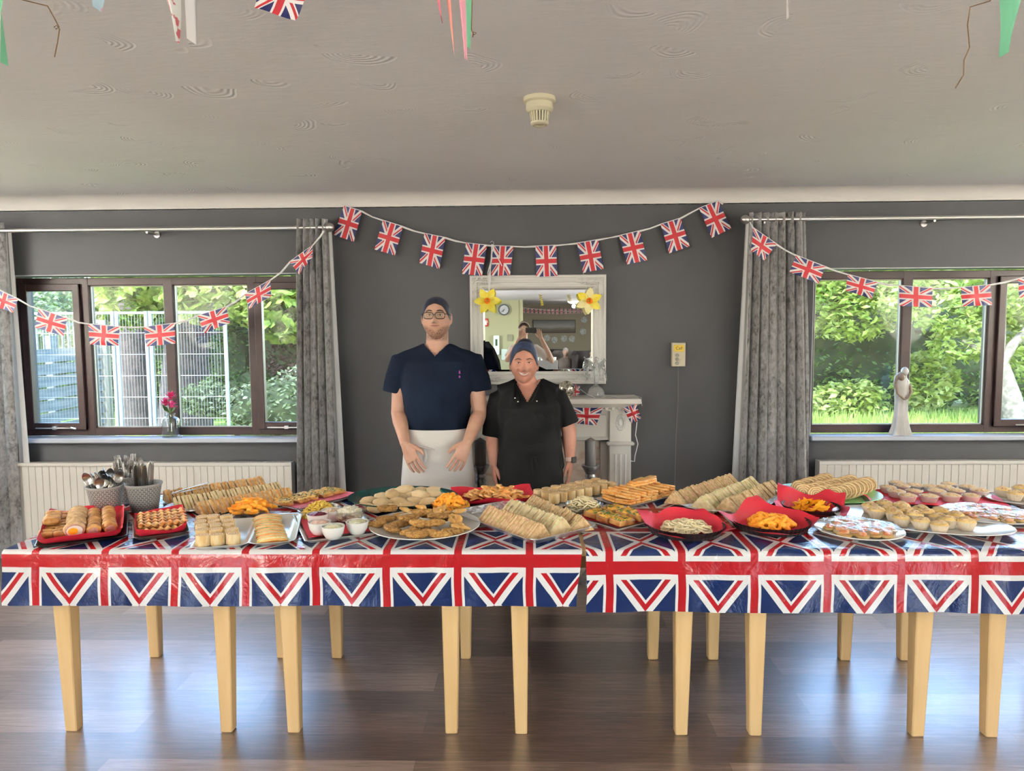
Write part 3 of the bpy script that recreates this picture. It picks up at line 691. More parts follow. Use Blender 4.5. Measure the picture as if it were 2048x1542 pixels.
# ---- vessels
def plate(name, label, c, rx, ry, rz=0, m=None, h=.022, n=48, cat='plate', group=None, z=ZC):
    t = MB().lathe([(.001, .001), (.60, .001), (.66, .0), (.70, .004), (.97, h-.002), (1.0, h), (.99, h+.003), (.96, h+.001), (.70, .009), (.001, .008)], n, sx=rx, sy=ry)
    o = t.build(name, m or M_PLATE, loc=(c.x, c.y, z), rot=(0, 0, rz)); return tag(o, label, cat, group)
def rect_ring(w, d, z, r, off=0, k=4):
    pts = []; w = w/2+off; d = d/2+off
    for cx, cy, a0 in ((w-r, d-r, 0), (-w+r, d-r, 90), (-w+r, -d+r, 180), (w-r, -d+r, 270)):
        for i in range(k+1):
            a = R(a0+90*i/k); pts.append((cx+r*math.cos(a), cy+r*math.sin(a), z))
    return pts
def tray(name, label, c, w, d, rz, m, h=.016, r=.03, flare=.02, cat='tray', foil=False):
    k_ = 24 if m is M_FOIL else 4
    b = MB().rings([rect_ring(w, d, 0.0005, r, -flare, k_), rect_ring(w, d, h, r, 0, k_), rect_ring(w, d, h+.002, r, .006, k_), rect_ring(w, d, h+.003, r, .004, k_), rect_ring(w, d, h+.001, r, -.003, k_), rect_ring(w, d, .004, r, -flare-.002, k_)])
    if m is M_FOIL:
        b.v = [p+Vector((noise.noise(p*38), noise.noise(p*38+Vector((5, 0, 0))), .6*noise.noise(p*45)))*.007*(p.z > .002) for p in b.v]
    o = b.build(name, m, loc=(c.x, c.y, ZC), rot=(0, 0, rz), ang=50); return tag(o, label, cat)
def frame(FL, FR, BR):
    a, b_, c = T(*FL), T(*FR), T(*BR); w = (b_-a).length; d = (c-b_).length; rz = ang(a, b_)
    e2 = Vector((-math.sin(rz), math.cos(rz), 0)); ctr = (a+b_)/2+e2*d/2
    return ctr, w, d, rz
def bowl(label, c, r, h, m=None, name='dip_bowl', cat='bowl', group=None, z=ZC, prof=None, n=32):
    o = MB().lathe(prof or [(.001, 0), (.45*r, 0), (.62*r, .003), (.88*r, h*.45), (.97*r, h*.8), (r, h), (.96*r, h+.001), (.92*r, h*.8), (.8*r, h*.4), (.5*r, .006), (.001, .005)], n).build(name, m or M_PLATE, loc=(c.x, c.y, z)); return tag(o, label, cat, group)
def mound(name, label, c, rx, ry, h, m, z, cat, seed=0, amp=.25, fr=3.5):
    b = MB(); rs = []
    b.blob((0, 0, 0), (rx, ry, h), 32, 16, amp, fr, seed)
    o = b.build(name, m, loc=(c.x, c.y, z)); tag(o, label, cat); o['kind'] = 'stuff'; return o
def napkin(label, c, size, rz, rb, z0, rise, seed, m=None, k=1.0, fold=5, square=True):
    """paper square pressed into a dish: flat in the middle, edges standing up in waves"""
    def fn(u, v):
        x = (u-.5)*size; y = (v-.5)*size; r = math.hypot(x, y); th = math.atan2(y, x); e = max(0, r-rb)
        w = math.sin(th*fold+seed)*.30+.6+.35*noise.noise(Vector((x*14, y*14, seed)))
        z = z0+.0008+rise*(.62+.42*math.sin(th+rz))*(1-math.exp(-e/.045))*(.5+.5*w)+max(0, e-.03)*.25*w
        s = (rb+e*(.55+.25*w))/r if r > rb else 1
        return (x*s, y*s, z)
    o = MB().grid(40, 40, fn).build('paper_napkin', m or M_NAP, loc=(c.x, c.y, ZC), rot=(0, 0, rz), ang=70, fix=False)
    return tag(o, label, 'napkin')
def flatnap(label, c, w, d, rz, z, seed, m=None, curl=.035, ox=0, oy=0):
    def fn(u, v):
        x = (u-.5)*w; y = (v-.5)*d; e = max(abs(u-.5)*2, abs(v-.5)*2); e = max(0, e-.78)/.22
        return (x, y, z+.001+curl*e*e*(.55+.5*noise.noise(Vector((x*9, y*9, seed)))))
    o = MB().grid(28, 28, fn).build('paper_napkin', m or M_NAP, loc=(c.x+ox, c.y+oy, ZC), rot=(0, 0, rz), ang=70, fix=False)
    return tag(o, label, 'napkin')
# ---- food prototypes
def sandwich(name, bread, fill, b=.118, h=.062, th=.027, ruffle=.002, seed=0):
    t = thing(name, 'sandwich', 'sandwich'); r = random.Random(seed)
    def tri(x0, x1, o=0, nz=0):
        q = []
        pts = [(-b/2-o, 0), (b/2+o, 0), (b/2+o-.004, .006), (.004, h+o), (-.004, h+o), (-b/2-o+.004, .006)]
        return MB().rings([[(x, y+(r.uniform(-nz, nz) if nz else 0), z+(r.uniform(-nz, nz) if nz else 0)) for y, z in pts] for x in (x0, x1)])
    f = th*.40
    tri(-th/2, -th/2+f).build('bread_slice', bread, t); tri(th/2-f, th/2).build('bread_slice', bread, t)
    rs = []; n = 22; P3 = [(-b/2, .0), (b/2, .0), (0, h), (-b/2, 0)]
    for x, o in ((-th/2+f-.001, -.003), (-th/2+f+.001, ruffle), (0, ruffle*1.2), (th/2-f-.001, ruffle), (th/2-f+.001, -.003)):
        ring = []
        for (ya, za), (yb_, zb) in zip(P3, P3[1:]):
            for i in range(n//2):
                u = i/(n//2); y = ya+(yb_-ya)*u; z = za+(zb-za)*u; nn = Vector((y, z-h*.33, 0)).normalized(); k = o+(r.uniform(-.0025, .0025) if o > 0 else 0)
                ring.append((x, y+nn.x*k, max(.0, z+nn.y*k)))
        rs.append(ring)
    MB().rings(rs).build('filling', fill, t)
    return Proto(t)
def srow(p, a, b_, n, what, group, lean=0, jit=.003, sc=1, z=.010, yaw0=0, order='left'):
    A, B = T(*a), T(*b_); rz = ang(A, B)+yaw0
    for i in range(n):
        q = lerp(A, B, (i+.5)/n)
        p.put((q.x+rnd.uniform(-jit, jit), q.y+rnd.uniform(-jit, jit), ZC+z), (rnd.uniform(-.05, .05), lean+rnd.uniform(-.05, .05), rz+rnd.uniform(-.09, .09)),
              '%s, %s' % (what, nth(i, n)), group, sc*rnd.uniform(.95, 1.05))
SW_BROWN = sandwich('sandwich_triangle', M_BRBREAD, M_HAM, seed=1)
SW_BROWN2 = sandwich('sandwich_triangle', M_BRBREAD, M_EGG, seed=5)
SW_WHITE = sandwich('sandwich_triangle', M_WHBREAD, M_EGG, ruffle=.005, seed=2)
SW_CHEESE = sandwich('sandwich_triangle', M_BRBREAD, M_CHEESE, b=.105, h=.055, ruffle=.004, seed=3)
SW_PICKLE = sandwich('sandwich_triangle', M_WHBREAD, M_TUNA, b=.105, h=.055, seed=4)
# B2 long foil platter of sandwiches, back left
c = lerp(T(330, 1014), T(585, 994), .5)
plate('foil_platter', 'long foil-covered platter at the back left holding cheese sandwiches', lerp(T(490,1018), T(435,993), .5), .30, .17, ang(T(392, 1030), T(580, 1000)), M_FOIL, .018, cat='platter')
srow(SW_CHEESE, (398, 1031), (583, 999), 17, 'orange cheese sandwich triangle, front row of back-left foil platter', 'cheese sandwiches, front row, back-left platter', -.15)
srow(SW_PICKLE, (352, 1020), (560, 988), 17, 'dark-filled sandwich triangle, middle row of back-left foil platter', 'pickle sandwiches, middle row, back-left platter', -.15)
srow(SW_CHEESE, (330, 1007), (528, 976), 16, 'orange cheese sandwich triangle, rear row of back-left foil platter', 'cheese sandwiches, rear row, back-left platter', -.15)
# F7 foil tray
cc, w_, d_, rz_ = frame((1066, 1094), (1190, 1063), (1078, 1004))
tray('foil_tray', 'foil-wrapped tray of white and brown sandwiches at the middle of the table front', cc, w_+.02, d_+.02, rz_, M_FOIL, .030, .04, .035)
srow(SW_BROWN, (978, 1042), (1080, 1080), 14, 'granary sandwich triangle, nearest row of the square foil tray', 'granary sandwiches, nearest row, middle foil tray', .2)
srow(SW_WHITE, (1018, 1028), (1124, 1070), 13, 'lettuce-filled white sandwich triangle, centre row of the square foil tray', 'white sandwiches, centre row, middle foil tray', .2)
srow(SW_BROWN2, (1063, 1018), (1166, 1066), 14, 'brown sandwich triangle, far row of the square foil tray', 'brown sandwiches, far row, middle foil tray', .2)
# B12 foil tray
c = lerp(T(1392, 1014), T(1500, 985), .5)
plate('foil_platter', 'foil-covered platter of salad sandwiches behind the red napkin dishes', lerp(T(1400, 1020), T(1505, 985), .5), .30, .21, ang(T(1400, 1024), T(1510, 985)), M_FOIL, .018, cat='platter')
srow(SW_BROWN, (1348, 1012), (1462, 972), 15, 'salad sandwich triangle, left row of the right foil platter', 'salad sandwiches, left row, right foil platter', -.2)
srow(SW_WHITE, (1402, 1024), (1506, 980), 15, 'white-bread sandwich triangle, middle row of the right foil platter', 'white egg sandwiches, middle row, right foil platter', -.2)
srow(SW_BROWN2, (1452, 1028), (1545, 986), 13, 'brown-bread sandwich triangle, right row of the right foil platter', 'brown egg sandwiches, right row, right foil platter', -.2)
# F1 tray
cc, w_, d_, rz_ = frame((72, 1099), (250, 1077), (232, 1030))
tray('baking_tray', 'dark baking tray of sausage rolls and egg pie at the left end of the table', cc, w_+.01, d_, rz_, M_TRAY, .012, .02, .015)
flatnap('red paper napkin under the sausage rolls and egg pie', cc, w_-.012, d_+.05, rz_, .012, 1, curl=.06)
def col(p, a, b_, n, what, group, z=.015, rot=(0, 0, 0), jit=.003, sc=1, dz=0, far='back', near='front', face=None):
    A, B = T(*a), T(*b_); th = ang(A, B)
    for i in range(n):
        q = lerp(A, B, (i+.5)/n)
        p.put((q.x+rnd.uniform(-jit, jit), q.y+rnd.uniform(-jit, jit), ZC+z+dz*i), (rot[0]+rnd.uniform(-.06, .06), rot[1]+rnd.uniform(-.06, .06), th-PI/2+rot[2]+rnd.uniform(-.12, .12)),
              '%s, %s' % (what, nth(i, n, near, far)), group, sc*rnd.uniform(.95, 1.05))
def small_roll():
    t = thing('sausage_roll', '', 'sausage roll')
    MB().rings([[(x, (.030*k*math.cos(a)*.56), .016+.016*k*math.sin(a)*.9) for a in [2*PI*j/14 for j in range(14)]] for x, k in ((-.028, .6), (-.024, .9), (-.01, 1.04), (.01, 1.02), (.024, .9), (.028, .6))]).build('pastry', M_PASTRY, t)
    for s in (-1, 1): MB().blob((s*.027, 0, .016), (.004, .010, .009), 10, 6, .15, 3, 1).build('sausage_meat', M_MEAT, t)
    return Proto(t)
PR = small_roll()
col(PR, (93, 1088), (107, 1042), 8, 'small golden sausage roll, left column of the baking tray', 'small sausage rolls, left column', sc=.93)
col(PR, (120, 1085), (130, 1040), 8, 'small golden sausage roll, second column of the baking tray', 'small sausage rolls, second column', sc=.93)
col(PR, (104, 1074), (111, 1052), 4, 'small golden sausage roll piled on the left columns', 'small sausage rolls, top layer', z=.045)
def disc_item(name, cat, r, th, layers):
    """standing slice: layers = [(radius factor, material, part name)] seen on its face"""
    t = thing(name, '', cat)
    for i, (k, m, pn, off) in enumerate(layers):
        e = .0006*i; rs = []
        for y, q in ((-th/2-e-.001, k*.96), (-th/2-e, k), (th/2+e, k), (th/2+e+.001, k*.96)) if i else ((-th/2, .80), (-th/2+.005, .97), (0, 1.02), (th/2-.005, .97), (th/2, .80)):
            rs.append([(off[0]*r+r*q*math.cos(a)*(1+.02*math.sin(5*a)), y, r+off[1]*r+r*q*math.sin(a)*.92) for a in [2*PI*j/24 for j in range(24)]])
        MB().rings(rs).build(pn, m, t)
    return Proto(t)
EP = disc_item('egg_pie_slice', 'pie slice', .037, .022, [(1, M_BRBREAD, 'crust', (0, 0)), (.84, M_MEAT, 'sausage_meat', (0, 0)), (.74, M_EWHITE, 'egg_white', (.02, -.02)), (.46, M_YOLK, 'egg_yolk', (-.12, 0))])
SR = disc_item('sausage_roll_slice', 'sausage roll', .027, .020, [(1, M_PASTRY, 'pastry', (0, 0)), (.68, M_MEAT, 'sausage_meat', (0, 0))])
col(EP, (151, 1084), (159, 1042), 10, 'round egg and sausage pie slice on the baking tray', 'egg pie slices', rot=(.35, 0, 0))
col(SR, (190, 1079), (188, 1040), 11, 'round sausage roll slice, inner right column of the baking tray', 'sausage roll slices, inner column', rot=(.35, 0, 0))
col(SR, (220, 1074), (217, 1036), 11, 'round sausage roll slice, outer right column of the baking tray', 'sausage roll slices, outer column', rot=(.35, 0, 0))
# F2 cheese twists
cc, w_, d_, rz_ = frame((268, 1084), (378, 1070), (366, 1034))
tray('baking_tray', 'pale metal tray of cheese twists beside the sausage roll tray', cc, w_, d_, rz_, mat('dull_metal_tray', (.35, .30, .26), .35, metal=.8), .016, .02, .015)
flatnap('red paper napkin under the cheese twists', cc, w_-.01, d_+.03, rz_, .014, 4, curl=.075)
def twist():
    t = MB(); L = .185; n = 40; rs = []
    for i in range(n+1):
        u = i/n; x = (u-.5)*L; a = u*PI*7; w = .019*(1+.12*math.sin(u*30)); h = .008
        ring = []
        for j in range(8):
            b_ = 2*PI*j/8; y, z = w*math.cos(b_), h*math.sin(b_); ring.append((x, y*math.cos(a)-z*math.sin(a)*1., .012+(y*math.sin(a)+z*math.cos(a))*.6))
        rs.append(ring)
    t.rings(rs); o = t.build('cheese_twist', M_FLAKE, ang=60); tag(o, '', 'cheese twist'); return Proto(o)
TW = twist()
e1 = Vector((math.cos(rz_), math.sin(rz_), 0)); e2 = Vector((-math.sin(rz_), math.cos(rz_), 0))
for i in range(6):
    q = cc+e2*(d_*(-.38+.76*i/5)); TW.put((q.x, q.y, ZC+.018), (0, 0, rz_+rnd.uniform(-.06, .06)), 'golden cheese twist on the bottom layer of its tray, %s' % nth(i, 6, 'front', 'back'), 'cheese twists, bottom layer')
for i in range(5):
    q = cc+e2*(d_*(-.30+.62*i/4))+e1*.01; TW.put((q.x, q.y, ZC+.036), (0, 0, rz_+rnd.uniform(-.1, .1)), 'golden cheese twist laid on the top layer, %s' % nth(i, 5, 'front', 'back'), 'cheese twists, top layer')
# F3 wraps on a white square plate
def wrap(r=.027, h=.042, m=None):
    o = MB().rings([[(r*k*math.cos(a)*(1+.05*math.sin(2*a)), r*k*math.sin(a), z) for a in [2*PI*j/24 for j in range(24)]] for z, k in ((0, .93), (.003, 1), (h-.003, 1.0), (h, .95))], 1)
    for i, f in enumerate(o.f):
        if len(f) > 4: o.m[i] = 0
    o = o.build('wrap_pinwheel', [M_WRAP, M_WRAPSIDE]); tag(o, '', 'wrap'); return Proto(o)
WP = wrap(); WPB = wrap(.025, .045)
cc, w_, d_, rz_ = frame((388, 1101), (489, 1094), (474, 1046))
tray('square_plate', 'white square plate of tortilla wrap pinwheels', cc, w_+.02, d_+.02, rz_, M_PLATE, .014, .03, .015, cat='plate')
def quad(p, A, B, C, D, nu, nv, what, group, z=.01, jit=.003, rot=(0, 0, 0), sc=1, lay=''):
    A, B, C, D = [T(*q) for q in (A, B, C, D)]
    for j in range(nv):
        for i in range(nu):
            u = (i+.5)/nu; v = (j+.5)/nv; q = lerp(lerp(A, B, u), lerp(D, C, u), v)
            p.put((q.x+rnd.uniform(-jit, jit), q.y+rnd.uniform(-jit, jit), ZC+z), (rot[0]+rnd.uniform(-.05, .05), rot[1]+rnd.uniform(-.05, .05), rot[2]+rnd.uniform(0, 6)),
                  '%s, %s row from front, %s%s' % (what, ORD[j], nth(i, nu) if nu > 1 else 'alone', lay), group, sc*rnd.uniform(.96, 1.04))
quad(WP, (393, 1101), (482, 1096), (466, 1048), (390, 1051), 3, 5, 'rolled tortilla pinwheel on white square plate', 'wrap pinwheels on the square plate')
# F4 toasted pasties on white plate
cc, w_, d_, rz_ = frame((500, 1096), (586, 1090), (578, 1034))
tray('rectangular_plate', 'white rounded plate of stacked toasted cheese folds', cc, w_+.01, d_, rz_, M_PLATE, .016, .04, .02, cat='plate')
def fold(m, r=.062, th=.022, pale=None):
    t = thing('toasted_fold', '', 'toasted fold')
    pts = [(r*math.cos(PI*j/14), .66*r*math.sin(PI*j/14)) for j in range(15)]
    MB().rings([[(x*k, y, z*k+.002) for x, z in pts] for y, k in ((-th/2, .9), (-th/2+.004, 1), (-.003, 1.0))]).build('toasted_side', m, t)
    MB().rings([[(x*k, y, z*k+.002) for x, z in pts] for y, k in ((.003, 1.0), (th/2-.004, 1), (th/2, .9))]).build('toasted_side', m, t)
    MB().rings([[(x*k+rnd.uniform(-.001, .001), y, z*k+.003) for x, z in pts] for y, k in ((-.0035, .97), (0, 1.05), (.0035, .97))]).build('cheese_filling', M_EGG, t)
    return Proto(t)
FD = fold(M_TOAST)
col(FD, (545, 1090), (533, 1040), 10, 'toasted orange cheese fold lined up on the white rounded plate', 'toasted folds on the rounded plate', z=.010, rot=(.9, 0, .0), sc=.95)
# F5 square plate with dips
cc, w_, d_, rz_ = frame((612, 1088), (756, 1071), (706, 1020))
tray('square_plate', 'white square plate carrying the bowls of dips and salads', cc, w_, d_, rz_, M_PLATE, .012, .012, .012, cat='plate')
flatnap('red paper napkin under the dip bowls', cc, w_*.9, d_*.86, rz_, .007, 6, curl=.012)
DB = [((667, 1081), .046, .052, 'potato salad', M_POT, 'potato_salad', 'nearest dip bowl on the square plate'), ((715, 1071), .046, .052, 'egg mayonnaise', M_POT, 'egg_mayonnaise', 'rightmost dip bowl on the square plate'),
      ((640, 1072), .046, .052, 'pink prawn dip', M_PINKD, 'prawn_dip', 'left front dip bowl on the square plate'), ((636, 1055), .046, .052, 'sliced beetroot', M_BEET, 'beetroot', 'left rear dip bowl on the square plate'),
      ((664, 1046), .048, .05, 'orange-flecked coleslaw', M_SLAW, 'coleslaw', 'rear middle dip bowl on the square plate')]
for (p, r, h, fn, m, nm, where) in DB:
    q = T(*p); bowl('small white bowl of %s, %s' % (fn, where), q, r, h, z=ZC+.0095)
    mound(nm, '%s heaped in the %s' % (fn, where), q, r*.86, r*.86, .016, m, ZC+.0095+h*.78, 'dip', int(p[0]))
q = T(700, 1048); bowl('clear bowl of chopped white salad at the back of the dip plate', q, .062, .055, M_CLEARB, 'clear_bowl', z=ZC+.0095)
mound('chopped_salad', 'chopped pale potato salad heaped in the clear bowl on the dip plate', q, .054, .054, .034, mat('chopped_potato', (.80, .70, .48), .5, col2=(.88, .84, .70), ns=70, bs=1, bscale=70, bdist=.02), ZC+.045, 'salad', 5, .35, 6)
q = T(712, 1036); bowl('clear bowl of beetroot behind the chopped salad', q, .045, .05, M_CLEARB, 'clear_bowl', z=ZC+.001)
mound('beetroot', 'dark beetroot in the clear bowl behind the chopped salad', q, .038, .038, .014, M_BEET, ZC+.045, 'salad', 9)
# F6 goujon platter
cc = lerp(T(742, 1058), T(957, 1064), .5); cc.y = lerp(T(848, 1029), T(848, 1091), .5).y
plate('oval_platter', 'large white oval platter of breaded goujons and scampi', cc, .232, .235, 0, M_PLATE, .024, cat='platter')
def goujon(L, r, m, name, cat, seed, bend=.15, amp=.28):
    b = MB(); rs = []; n = 12
    for i in range(n+1):
        u = i/n; k = max(.12, math.sin(PI*min(max(u, .04), .96))**.32); x = (u-.5)*L
        rs.append([(x, r*k*math.cos(a)*(1+amp*noise.noise(Vector((x*60, math.cos(a)*2, math.sin(a)*2+seed))))+bend*(u-.5)**2*L*2, r+r*k*.8*math.sin(a)*(1+amp*noise.noise(Vector((x*60, math.cos(a)*2+5, math.sin(a)*2+seed))))) for a in [2*PI*j/12 for j in range(12)]])
    b.rings(rs); o = b.build(name, m, ang=80); tag(o, '', cat); return Proto(o)
GJ = [goujon(.088, .0195, M_CRUMB, 'chicken_goujon', 'goujon', s) for s in (1, 2)]
SC = [goujon(.058, .015, M_BATTER, 'scampi', 'scampi', s, .5) for s in (3, 4)]
gl = [(752, 1063, .2, 0), (772, 1052, -.2, 0), (782, 1072, -.6, 0), (800, 1062, .6, 0), (822, 1078, .7, 0), (806, 1046, .1, 0), (842, 1070, .5, 0), (835, 1083, .1, 0), (862, 1080, -.4, 0), (884, 1084, .1, 0), (905, 1077, .3, 0), (775, 1042, .3, 1),
      (818, 1062, .55, 1), (846, 1052, .5, 1), (876, 1060, .05, 1), (870, 1074, .3, 1), (840, 1074, -.2, 1)]
for i, (x, y, a, l) in enumerate(gl):
    q = T(x, y); GJ[i % 2].put((q.x, q.y, ZC+(.012 if not l else .040)), (rnd.uniform(-.4, .4), rnd.uniform(-.08, .08), a), 'knobbly brown breaded goujon piled at the front of the oval platter', 'breaded goujons on the oval platter')
sl = [(812, 1040), (820, 1034), (832, 1034), (845, 1034), (858, 1040), (868, 1036), (882, 1036), (895, 1038), (905, 1044), (918, 1042), (918, 1050), (908, 1056), (920, 1057), (914, 1066), (922, 1062), (900, 1062), (896, 1050), (886, 1046), (906, 1073), (924, 1068), (845, 1040), (876, 1044)]
for i, (x, y) in enumerate(sl):
    q = T(x, y); SC[i % 2].put((q.x, q.y, ZC+.012+(.018 if i % 3 == 0 else 0)), (rnd.uniform(-.6, .6), rnd.uniform(-.5, .1), rnd.uniform(0, 6)), 'small golden battered scampi piece at the back right of the oval platter', 'scampi on the oval platter')
for (x, y, m, nm, fn, wh) in ((815, 1053, M_CREAMS, 'mayonnaise', 'white mayonnaise', 'left'), (856, 1055, M_SAUCE, 'sauce', 'dark sauce', 'middle'), (889, 1062, M_SAUCE, 'sauce', 'brown sauce', 'right')):
    q = T(x, y); bowl('small white pot of %s among the goujons, %s of three' % (fn, wh), q, .036, .040, name='sauce_pot', z=ZC+.010)
    mound(nm, '%s filling the %s pot on the oval platter' % (fn, wh), q, .031, .031, .004, m, ZC+.010+.034, 'sauce', 2, .05)
# ---- back row and right half of the food
# B3 clear bowl of long orange puffs
q = T(505, 1030); bowl('clear plastic bowl of orange corn puffs behind the wraps', q, .092, .045, M_CLEARB, 'clear_bowl')
PF = [goujon(.062, .0135, M_PUFF, 'corn_puff', 'corn puff', s, .9, .12) for s in (5, 6)]
def pile(ps, c, rx, ry, n, z0, h, what, group, seed, sc=1, tilt=.5):
    r = random.Random(seed)
    for i in range(n):
        k = math.sqrt((i+.5)/n); a = i*2.399963; x = rx*k*math.cos(a); y = ry*k*math.sin(a); z = z0+h*(1-k*k)+r.uniform(0, .004)
        ps[i % len(ps)].put((c.x+x, c.y+y, ZC+z), (r.uniform(-tilt, tilt), r.uniform(-tilt, tilt), r.uniform(0, 6.28)), what, group, sc*r.uniform(.9, 1.1))
pile(PF, q, .072, .072, 34, .012, .045, 'long orange corn puff piled in the clear bowl behind the wraps', 'long orange corn puffs', 1, 1, .2)
# B4 pizza-like tart tray with pink napkin
def tart(w=.075, d=.06, h=.016):
    t = thing('tart_slice', '', 'tart slice')
    MB().bbox(-w/2, w/2, -d/2, d/2, 0, h, .005).build('crust', M_PASTRY, t)
    b = MB(); rs = []
    b.grid(10, 8, lambda u, v: ((u-.5)*w*.86, (v-.5)*d*.86, h+.002+(.006*noise.noise(Vector((u*9, v*9, 2)))+.003 if 0 < u < 1 and 0 < v < 1 else -.002)))
    b.build('topping', mat('green_flecked_topping', (.80, .48, .12), .45, col2=(.10, .16, .03), ns=75, lo=.52, hi=.58, bs=.7, bscale=90), t)
    return Proto(t)
TT = tart()
A, B_, C_ = T(555, 1012), T(640, 1026), T(708, 990)
cc, w_, d_, rz_ = frame((590, 1024), (700, 992), (672, 982)); cc = T(636, 1003)
tray('serving_tray', 'slim pale tray of green-flecked tarts at the back, with a pink napkin', cc, .36, .20, ang(T(560, 1016), T(690, 984)), M_PLATE, .012, .01, .012)
flatnap('pink paper napkin under the green-flecked tarts', cc, .36, .19, ang(T(560, 1016), T(690, 984)), .009, 8, M_PNAP, .02)
quad(TT, (565, 1018), (690, 988), (660, 985), (545, 1008), 5, 3, 'green-flecked savoury tart slice on pale tray', 'tart slices on the pale tray', z=.012)
# fries bowl
q = T(640, 1032); bowl('clear bowl of yellow crunchy snack sticks in front of the tarts', q, .098, .04, M_CLEARB, 'clear_bowl')
def sticks(rx, h, n, seed):
    r = random.Random(seed); b = MB()
    for i in range(n):
        k = math.sqrt(r.random()); a = r.uniform(0, 6.28); z = .008+h*(1-k**2)*r.random()**.4
        c = Vector((rx*k*math.cos(a), rx*k*math.sin(a), z)); dr = Vector((r.uniform(-1, 1), r.uniform(-1, 1), r.uniform(-.4, .4))).normalized()
        L = r.uniform(.010, .02); cur = Vector((r.uniform(-1, 1), r.uniform(-1, 1), r.uniform(-.5, 1)))*.005
        b.tube([c-dr*L*.5, c+cur, c+dr*L*.5], .0028, 5)
    return b
o = sticks(.082, .062, 900, 5).build('snack_sticks', M_NOOD, loc=(q.x, q.y, ZC)); tag(o, 'heap of tiny curled yellow snack sticks in the clear bowl', 'snack', kind='stuff')
# B6 green tray of pittas
cc = T(804, 1003)
def oval_tray(name, label, c, rx, ry, m, h=.035, rz=0):
    o = MB().lathe([(.001, .001), (.78, .001), (.84, .003), (.95, h*.8), (1.0, h), (1.0, h+.004), (.955, h+.003), (.82, .009), (.001, .007)], 64, sx=rx, sy=ry).build(name, m, loc=(c.x, c.y, ZC), rot=(0, 0, rz)); return tag(o, label, 'tray')
cc = T(806, 1006); oval_tray('oval_tray', 'dark green oval tray of small pale pittas at the back', cc, .262, .215, M_GREENP, .034)
def pitta():
    o = MB().blob((0, 0, .013), (.046, .027, .013), 24, 10, .10, 2, 3).build('mini_pitta', M_PITTA); tag(o, '', 'pitta'); return Proto(o)
PT = pitta(); r_ = random.Random(3)
pp = [(728, 1022, .2), (752, 1026, -.2), (785, 1024, .1), (818, 1020, .05), (736, 1010, .8), (765, 1014, -.3), (798, 1012, -.3), (832, 1010, -.2), (858, 1012, -.2), (768, 1002, -.2), (800, 1001, -.4), (828, 1000, -.3), (856, 1000, -.1), (880, 1000, .1), (790, 992, .1), (818, 990, -.2), (846, 990, -.1), (870, 990, 0), (782, 1006, 1.3), (842, 1006, -.2), (810, 996, 0), (866, 1004, .1)]
for i, (x, y, a) in enumerate(pp):
    q = T(x, y); up = i > 17
    PT.put((q.x, q.y, ZC+(.012 if not up else .034)), (R(28)+r_.uniform(-.15, .2), r_.uniform(-.15, .15), a), 'small pale oval pitta bread piled on the dark green oval tray', 'mini pittas on the green tray', r_.uniform(.9, 1.1))
# B7 clear bowl of orange curls
def ring(r=.017, t=.0055, m=None, name='onion_ring_snack', cat='snack ring', sq=1):
    b = MB(); rs = []
    for i in range(18):
        a = 2*PI*i/18; rr = r*(1+.1*math.sin(3*a))
        rs.append([((rr+t*math.cos(c))*math.cos(a), (rr+t*math.cos(c))*math.sin(a)*sq, t*1.3+t*1.3*math.sin(c)) for c in [2*PI*j/8 for j in range(8)]])
    b.rings(rs, cyc=True); o = b.build(name, m); tag(o, '', cat); return Proto(o)
RG = ring(.016, .0065, M_PUFF)
q = T(900, 1022); bowl('clear bowl of orange corn curls between green tray and goujon platter', q, .088, .042, M_CLEARB, 'clear_bowl')
pile([RG], q, .07, .07, 46, .012, .05, 'orange corn curl piled in the clear bowl beside the green tray', 'orange corn curls in the clear bowl', 4, 1.0, .9)
# B8 red napkin tray of crisp strips
cc = T(985, 1000)
tray('serving_tray', 'dark tray with red napkin and crisp cheesy strips at the back', cc, .36, .26, .12, M_TRAY, .014, .012, .02)
flatnap('red paper napkin under the cheesy strips, back of the table', cc, .40, .29, .12, .012, 12, curl=.045)
def strip(seed):
    r = random.Random(seed); b = MB(); n = 12; L = .105
    rs = []
    for i in range(n+1):
        u = i/n; x = (u-.5)*L; w = .014*(1+.25*math.sin(u*17+seed)); z = .006+.006*math.sin(u*9+seed)
        rs.append([(x, -w, z), (x, -w*.8, z+.008), (x, w*.8, z+.008+.003*math.sin(u*30)), (x, w, z)])
    b.rings(rs); o = b.build('cheesy_strip', M_TOAST, ang=60); tag(o, '', 'pastry strip'); return Proto(o)
ST = [strip(1), strip(2)]; r_ = random.Random(8)
pile(ST, T(990, 1002), .125, .075, 44, .016, .03, 'crisp orange cheesy strip heaped on the red napkin tray at the back', 'cheesy strips on the red napkin tray', 21, 1, .25)
# B9 wraps on plate at the back
cc = lerp(T(1070, 1008), T(1236, 978), .5)
tray('rectangular_plate', 'white rectangular plate of standing wraps at the middle of the table back', T(1150, 996), .44, .22, ang(T(1118, 1014), T(1236, 985)), M_PLATE, .014, .03, .015, cat='plate')
quad(WPB, (1106, 1014), (1238, 986), (1190, 976), (1062, 1000), 8, 3, 'small rolled wrap on back plate', 'wraps standing on the back plate', z=.012)
